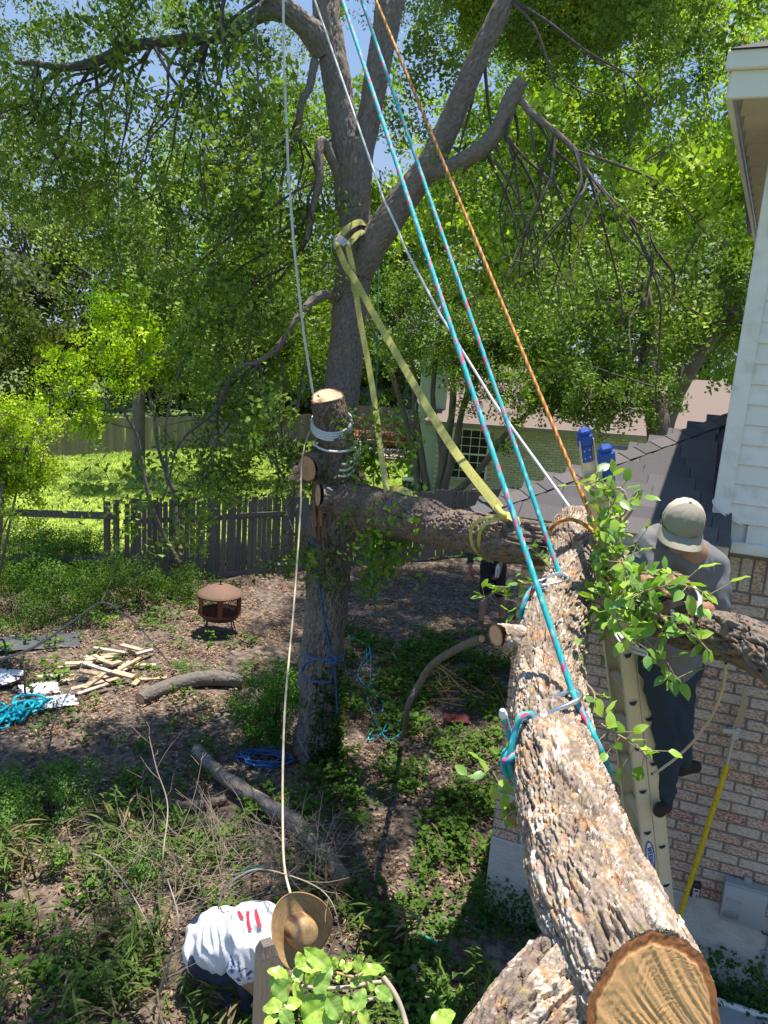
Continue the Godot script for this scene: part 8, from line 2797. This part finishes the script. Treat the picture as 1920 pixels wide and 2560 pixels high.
func make_front_sprig() -> void:
	var at: Vector3 = Vector3(0.111, 2.938, -1.213)
	var t := thing("leafy_branch", "bright green leafy branch rising into the bottom of the picture nearest of all", "branch", at)
	var stems := [
		[[Vector3(0.117, 2.947, -1.184), Vector3(0.107, 2.961, -1.218), Vector3(0.094, 2.985, -1.233), Vector3(0.079, 3.001, -1.247), Vector3(0.061, 3.014, -1.26)], 0.0052],
		[[Vector3(0.063, 3.006, -1.258), Vector3(0.034, 3.009, -1.249), Vector3(0.006, 3.009, -1.239), Vector3(-0.041, 3.01, -1.229), Vector3(-0.074, 3.018, -1.22), Vector3(-0.107, 3.029, -1.212)], 0.0036],
		[[Vector3(0.084, 2.987, -1.244), Vector3(0.06, 2.992, -1.235), Vector3(0.033, 2.994, -1.225), Vector3(0.018, 2.989, -1.214), Vector3(0.007, 2.984, -1.203), Vector3(-0.004, 2.985, -1.193), Vector3(-0.017, 2.982, -1.172)], 0.0032],
		[[Vector3(0.009, 3.042, -1.225), Vector3(-0.017, 3.046, -1.226), Vector3(-0.041, 3.051, -1.227)], 0.0026],
		[[Vector3(0.009, 3.042, -1.225), Vector3(0.02, 3.044, -1.236), Vector3(0.035, 3.004, -1.238)], 0.0024],
		[[Vector3(-0.082, 3, -1.175), Vector3(-0.088, 3.016, -1.179), Vector3(-0.119, 3.022, -1.17), Vector3(-0.135, 3.021, -1.17)], 0.0026],
		[[Vector3(-0.04, 2.987, -1.173), Vector3(-0.062, 2.999, -1.175), Vector3(-0.088, 3.009, -1.177)], 0.0026],
	]
	for s in stems:
		var mb := MB.new()
		tube(mb, s[0].map(func(p): return [p - at, s[1]]), 0.02, 9, Color(0.38, 0.31, 0.24) if s[1] > 0.003 else Color(0.42, 0.3, 0.12))
		obj("stem", mb.mesh(), M.vertex_rough, t)
	var kinds := []
	for w in [0.52, 0.62, 0.72]:
		for c in [Color(0.3, 0.5, 0.07), Color(0.37, 0.56, 0.09), Color(0.26, 0.44, 0.09)]:
			kinds.append(fine_leaf(w, c, rf(0.05, 0.3), kinds.size()))
	# [base x, y, tip x, y, distance, kind]
	var lv := [
		[590,400,400,228,1.42,0], [375,395,335,262,1.44,7], [262,478,115,378,1.43,4], [258,500,88,470,1.42,5], [355,380,520,380,1.41,1], [350,505,310,370,1.43,8], [420,515,420,405,1.44,6], [470,590,600,380,1.4,2],
		[600,400,640,320,1.44,3], [655,380,620,300,1.45,3], [690,400,690,310,1.44,4], [700,420,780,330,1.44,1], [790,405,840,285,1.44,7], [840,405,1020,385,1.44,0], [770,545,830,430,1.43,8], [830,430,930,490,1.45,2], [650,500,660,430,1.46,3],
		[280,500,100,660,1.4,8], [280,520,400,640,1.41,7], [210,690,40,690,1.38,4], [200,690,140,620,1.4,2], [350,690,540,600,1.4,1], [470,590,560,650,1.41,2], [560,610,690,800,1.38,8], [370,800,540,680,1.39,6], [190,710,300,860,1.37,5],
		[380,850,640,830,1.36,7], [760,735,700,610,1.42,6], [800,730,860,550,1.4,8], [810,750,940,840,1.39,4], [740,770,690,850,1.4,3], [780,760,780,850,1.4,2], [950,540,1090,640,1.45,5], [890,520,960,560,1.46,3], [1020,640,1060,680,1.46,0],
		[60,830,190,760,1.36,1], [220,690,370,640,1.38,4], [1400,860,1575,735,1.3,7],
	]
	for q in lv:
		var b: Vector3 = LEAF_AT.call(q[0], q[1], q[4])
		var e: Vector3 = LEAF_AT.call(q[2], q[3], q[4] + rf(-0.015, 0.02))
		var y := (e - b)
		var len := y.length()
		y = y / len
		var nn: Vector3 = (Vector3(0, 4.2, 0) - b).normalized() * 0.7 + Vector3.UP * 0.7 + rdir() * 0.35
		nn = (nn - y * nn.dot(y)).normalized()
		var o := obj("leaf", kinds[q[5]], M.leaf_front, t)
		o.transform = Transform3D(Basis(y.cross(nn), y, nn).scaled_local(Vector3.ONE * len * 1.02), b - at)


# where the branch's leaves stand: across and down its plane, at a distance along it
var LEAF_AT := func(px: float, py: float, d: float) -> Vector3:
	var o: Vector3 = Vector3(-0.181, 3.164, -1.21)
	var x: Vector3 = Vector3(0.047, 3.18, -1.214)
	var y: Vector3 = Vector3(-0.165, 2.941, -1.163)
	var p := o + (x - o) * px / 1000.0 + (y - o) * py / 1000.0
	return Vector3(0, 4.2, 0) + (p - Vector3(0, 4.2, 0)) * d / 1.4

func make_materials() -> void:
	rough_noise.seed = 4
	rough_noise.frequency = 1.0
	rough_noise.fractal_octaves = 3
	soft_noise.seed = 9
	soft_noise.frequency = 1.0
	soft_noise.fractal_octaves = 2
	plate_noise.seed = 21
	plate_noise.noise_type = FastNoiseLite.TYPE_CELLULAR
	plate_noise.cellular_return_type = FastNoiseLite.RETURN_DISTANCE2_SUB
	plate_noise.cellular_distance_function = FastNoiseLite.DISTANCE_EUCLIDEAN
	plate_noise.frequency = 1.0
	plate_noise.fractal_type = FastNoiseLite.FRACTAL_NONE
	furrow_noise.seed = 14
	furrow_noise.frequency = 1.0
	furrow_noise.fractal_type = FastNoiseLite.FRACTAL_NONE
	furrow_noise.noise_type = FastNoiseLite.TYPE_SIMPLEX_SMOOTH
	cell_noise.seed = 21
	cell_noise.noise_type = FastNoiseLite.TYPE_CELLULAR
	cell_noise.cellular_return_type = FastNoiseLite.RETURN_CELL_VALUE
	cell_noise.cellular_distance_function = FastNoiseLite.DISTANCE_EUCLIDEAN
	cell_noise.frequency = 1.0
	cell_noise.fractal_type = FastNoiseLite.FRACTAL_NONE
	var soil := mat("soil", Color.WHITE, 0.95)
	soil.albedo_texture = ntex(2, 0.012, 6, [Color(0.052, 0.039, 0.031), Color(0.108, 0.082, 0.065), Color(0.2, 0.155, 0.125), Color(0.108, 0.084, 0.068)], 1024, false, [0.2, 0.45, 0.7, 0.9])
	grain(soil, 5, 0.03, 9.0, 0.7, 1024)
	soil.uv1_world_triplanar = true
	var turf := mat("turf", Color.WHITE, 0.95)
	turf.albedo_texture = ntex(12, 0.02, 5, [Color(0.2, 0.28, 0.035), Color(0.32, 0.42, 0.05), Color(0.38, 0.46, 0.08)], 512)
	turf.uv1_triplanar = true
	turf.uv1_world_triplanar = true
	turf.uv1_scale = Vector3.ONE * 0.35
	mat("meadow", Color(0.09, 0.14, 0.035), 0.95)
	leafmat("blade", Color(0.85, 1.0, 0.4), 0.8, 0.6)
	leafmat("leaf_far", Color(0.9, 1.0, 0.45), 0.95, 0.65)
	leafmat("leaf_dark", Color(0.95, 1.0, 0.45), 0.8, 0.6)
	leafmat("leaf_mid", Color(0.95, 1.0, 0.45), 0.95, 0.6)
	leafmat("leaf_yellow", Color(0.95, 1.0, 0.2), 0.95, 0.6)
	leafmat("leaf_near", Color(0.95, 1.0, 0.45), 0.7, 0.55)
	for k in ["bark", "bark_log"]:
		var b := vmat(k, 0.92)
		grain(b, 31, 0.04, 7.0, 5.0)
	var cw := vmat("cut_wood", 0.75)
	grain(cw, 35, 0.06, 2.0, 8.0)
	vmat("vertex_rough", 0.9)
	var v2 := vmat("vertex_rough_2", 0.9)
	v2.cull_mode = BaseMaterial3D.CULL_DISABLED
	# weathered boards
	var wood := func(key: String, a: Color, b: Color, seed_: int) -> void:
		var m := mat(key, Color.WHITE, 0.9)
		m.albedo_texture = ntex(seed_, 0.02, 5, [a, b, a.lerp(b, 0.5)], 256)
		m.uv1_triplanar = true
		m.uv1_scale = Vector3(9, 0.8, 9)
		m.normal_enabled = true
		var f := FastNoiseLite.new()
		f.seed = seed_
		f.frequency = 0.02
		var tx := NoiseTexture2D.new()
		tx.width = 256
		tx.height = 256
		tx.seamless = true
		tx.as_normal_map = true
		tx.bump_strength = 4.0
		tx.noise = f
		m.normal_texture = tx
	wood.call("fence_a", Color(0.09, 0.0756, 0.066), Color(0.168, 0.146, 0.132), 41)
	wood.call("fence_b", Color(0.072, 0.06, 0.0528), Color(0.144, 0.122, 0.11), 42)
	wood.call("fence_c", Color(0.108, 0.084, 0.072), Color(0.186, 0.162, 0.144), 43)
	wood.call("far_fence_a", Color(0.17, 0.145, 0.12), Color(0.27, 0.24, 0.2), 44)
	wood.call("far_fence_b", Color(0.14, 0.12, 0.1), Color(0.24, 0.21, 0.18), 45)
	wood.call("far_fence_c", Color(0.19, 0.165, 0.14), Color(0.3, 0.27, 0.23), 46)
	wood.call("red_wood", Color(0.13, 0.04, 0.028), Color(0.2, 0.065, 0.045), 47)
	wood.call("pale_deck", Color(0.4, 0.33, 0.3), Color(0.52, 0.45, 0.42), 48)
	# bricks: clay showing through old whitewash
	var brick := func(key: String, clay: Color, wash: Color, amount: float, seed_: int) -> void:
		var m := mat(key, Color.WHITE, 0.93)
		m.albedo_texture = ntex(seed_, 0.022, 5, [clay * 0.75, clay, clay.lerp(wash, 0.6), wash], 512, false, [0.1, 0.5 - amount * 0.35, 0.6 - amount * 0.3, 0.78 - amount * 0.3])
		grain(m, seed_ + 3, 0.05, 5.0, 5.0)
		m.uv1_world_triplanar = true
		m.uv1_scale = Vector3(3.2, 4.4, 3.2)
	var wash := Color(0.55, 0.455, 0.375)
	brick.call("brick_a", Color(0.36, 0.17, 0.11), wash, 0.42, 51)
	brick.call("brick_b", Color(0.33, 0.2, 0.14), wash, 0.5, 52)
	brick.call("brick_c", Color(0.38, 0.27, 0.21), wash, 0.7, 53)
	brick.call("brick_d", Color(0.32, 0.1, 0.055), wash, 0.15, 54)
	brick.call("brick_e", Color(0.36, 0.15, 0.085), wash, 0.35, 55)
	var mo := mat("mortar", Color(0.23, 0.195, 0.17), 0.95)
	grain(mo, 61, 0.08, 5.0, 6.0)
	var co := mat("concrete", Color.WHITE, 0.9)
	co.albedo_texture = ntex(63, 0.008, 6, [Color(0.36, 0.34, 0.32), Color(0.43, 0.41, 0.385), Color(0.46, 0.44, 0.415)], 512)
	grain(co, 64, 0.05, 3.0, 1.2)
	mat("pale_mortar", Color(0.42, 0.4, 0.34), 0.95)
	var sh := func(key: String, c: Color, seed_: int) -> void:
		var m := mat(key, Color.WHITE, 0.95)
		m.albedo_texture = ntex(seed_, 0.12, 4, [c * 0.55, c, c * 1.6], 256)
		grain(m, seed_, 0.15, 5.0, 5.0, 256)
	sh.call("shingle_a", Color(0.105, 0.1, 0.106), 71)
	sh.call("shingle_b", Color(0.088, 0.084, 0.09), 72)
	sh.call("shingle_c", Color(0.125, 0.116, 0.118), 73)
	mat("brown_roof", Color(0.17, 0.13, 0.115), 0.95)
	mat("light_roof", Color(0.55, 0.53, 0.52), 0.9)
	mat("taupe", Color(0.3, 0.27, 0.23), 0.7)
	mat("mint", Color(0.42, 0.52, 0.47), 0.7)
	mat("cream", Color(0.6, 0.55, 0.47), 0.6)
	var wp := mat("white_paint", Color.WHITE, 0.5)
	wp.albedo_texture = ntex(81, 0.01, 5, [Color(0.58, 0.555, 0.52), Color(0.72, 0.7, 0.67), Color(0.78, 0.76, 0.73)], 512, false, [0.1, 0.32, 0.6])
	wp.uv1_triplanar = true
	wp.uv1_world_triplanar = true
	wp.uv1_scale = Vector3.ONE * 1.3
	var wp2 := mat("white_paint_b", Color(0.72, 0.7, 0.67), 0.5)
	grain(wp2, 83, 0.03, 1.0, 1.0, 256)
	var so := mat("soffit", Color.WHITE, 0.7)
	so.albedo_texture = ntex(85, 0.012, 4, [Color(0.42, 0.36, 0.28), Color(0.52, 0.45, 0.36)], 256)
	so.uv1_triplanar = true
	mat("grey_plastic", Color(0.3, 0.31, 0.32), 0.55)
	mat("black_rubber", Color(0.02, 0.02, 0.022), 0.6)
	mat("black_plastic", Color(0.02, 0.02, 0.02), 0.4)
	mat("dull_steel", Color(0.45, 0.45, 0.46), 0.45, 0.7)
	mat("silver", Color(0.6, 0.6, 0.6), 0.35, 0.6)
	mat("dark_glass", Color(0.03, 0.035, 0.035), 0.08)
	var rp := vmat("rope", 0.65)
	grain(rp, 91, 0.2, 3.0, 14.0, 256)
	var sl := mat("sling", Color.WHITE, 0.75)
	sl.albedo_texture = ntex(93, 0.03, 4, [Color(0.3, 0.3, 0.07), Color(0.46, 0.44, 0.12), Color(0.52, 0.48, 0.16)], 256, false, [0.2, 0.45, 0.75])
	sl.uv1_triplanar = true
	sl.uv1_scale = Vector3.ONE * 4.0
	var al := mat("aluminium", Color(0.66, 0.6, 0.45), 0.45, 0.3)
	grain(al, 95, 0.02, 1.2, 2.0, 256)
	mat("steel", Color(0.66, 0.66, 0.67), 0.24, 0.95)
	mat("blade_steel", Color(0.36, 0.31, 0.25), 0.5, 0.5)
	mat("blue_plastic", Color(0.015, 0.07, 0.36), 0.4)
	var yp := mat("yellow_paint", Color.WHITE, 0.4)
	yp.albedo_texture = ntex(97, 0.03, 4, [Color(0.06, 0.04, 0.02), Color(0.55, 0.4, 0.01), Color(0.6, 0.44, 0.012)], 256, false, [0.12, 0.24, 0.7])
	yp.uv1_triplanar = true
	yp.uv1_scale = Vector3.ONE * 5.0
	var sk := vmat("skin", 0.55)
	sk.subsurf_scatter_enabled = true
	sk.subsurf_scatter_strength = 0.1
	var cl := vmat("cloth", 0.9)
	grain(cl, 99, 0.25, 2.0, 14.0, 256)
	var cp := vmat("cap_cloth", 0.9)
	grain(cp, 103, 0.3, 3.0, 16.0, 256)
	cp.cull_mode = BaseMaterial3D.CULL_DISABLED
	var st := vmat("straw", 0.6)
	st.cull_mode = BaseMaterial3D.CULL_DISABLED
	grain(st, 105, 0.2, 3.0, 12.0, 256)
	var iron := func(key: String, a: Color, b: Color, seed_: int) -> void:
		var m := mat(key, Color.WHITE, 0.75, 0.2)
		m.albedo_texture = ntex(seed_, 0.03, 5, [a, b, a.lerp(b, 0.4)], 256)
		grain(m, seed_, 0.1, 3.0, 5.0, 256)
	iron.call("rust_lid", Color(0.08, 0.045, 0.034), Color(0.2, 0.12, 0.085), 107)
	iron.call("rust", Color(0.12, 0.035, 0.022), Color(0.22, 0.075, 0.045), 109)
	iron.call("dark_iron", Color(0.03, 0.027, 0.027), Color(0.075, 0.06, 0.055), 111)
	mat("white_plastic", Color(0.72, 0.72, 0.76), 0.35)
	mat("dark_plastic", Color(0.06, 0.065, 0.075), 0.5)
	mat("red_cloth", Color(0.11, 0.018, 0.02), 0.85)
	wood.call("scrap_a", Color(0.32, 0.24, 0.16), Color(0.48, 0.38, 0.27), 113)
	wood.call("scrap_b", Color(0.28, 0.24, 0.2), Color(0.44, 0.39, 0.34), 115)
	wood.call("scrap_c", Color(0.29, 0.2, 0.12), Color(0.42, 0.31, 0.21), 117)
	wood.call("post_wood", Color(0.3, 0.21, 0.13), Color(0.46, 0.35, 0.23), 119)
	leafmat("leaf_shoot", Color(0.9, 1.0, 0.45), 0.85, 0.33).metallic_specular = 0.5
	leafmat("leaf_front", Color(0.9, 1.0, 0.45), 0.8, 0.33).metallic_specular = 0.5
	mat("dark_green", Color(0.04, 0.08, 0.055), 0.5)


func _ready() -> void:
	var cam := Camera3D.new()
	cam.name = "camera"
	cam.position = Vector3(0, 4.2, 0)
	cam.rotation_degrees = Vector3(-12.05, 0, 4.0)
	cam.fov = 67.52
	cam.near = 0.05
	cam.far = 1200.0
	add_child(cam)
	cam.current = true
	var env := Environment.new()
	env.background_mode = Environment.BG_SKY
	var sky := Sky.new()
	var sm := ProceduralSkyMaterial.new()
	sm.sky_top_color = Color(0.55, 0.72, 0.95)
	sm.sky_horizon_color = Color(0.78, 0.85, 0.93)
	sm.sky_curve = 0.2
	sm.ground_horizon_color = Color(0.5, 0.52, 0.5)
	sm.ground_bottom_color = Color(0.2, 0.2, 0.16)
	sky.sky_material = sm
	env.sky = sky
	env.background_energy_multiplier = 0.5
	env.tonemap_mode = Environment.TONE_MAPPER_LINEAR
	env.tonemap_exposure = 1.95
	env.sdfgi_enabled = true
	env.ssao_enabled = true
	env.ssil_enabled = true
	var we := WorldEnvironment.new()
	we.name = "world"
	we.environment = env
	add_child(we)
	var sun := DirectionalLight3D.new()
	sun.name = "sun"
	sun.light_energy = 1.6
	sun.light_color = Color(1.0, 0.96, 0.9)
	sun.light_angular_distance = 0.5
	sun.shadow_enabled = true
	add_child(sun)
	sun.look_at_from_position(Vector3.ZERO, -Vector3(0.1, 0.985, -0.13), Vector3.BACK)
	rng.seed = 20240
	make_materials()
	make_ground()
	make_lawn()
	make_near_fence()
	make_far_fence()
	make_house()
	make_house_fittings()
	make_neighbour()
	make_deck()
	rng.seed = 31
	make_background_trees()
	rng.seed = 32
	make_main_tree()
	rng.seed = 33
	make_log()
	rng.seed = 34
	make_ladder()
	make_pole_saw()
	make_ropes()
	rng.seed = 35
	make_man()
	make_hat_person()
	make_far_person()
	rng.seed = 36
	make_fire_pit()
	make_scrap_wood()
	make_ground_logs()
	make_brush_pile()
	make_chair_frame()
	make_small_yard_things()
	rng.seed = 37
	make_ground_cover()
	make_shrubs()
	rng.seed = 38
	make_shoots()
	make_front_sprig()
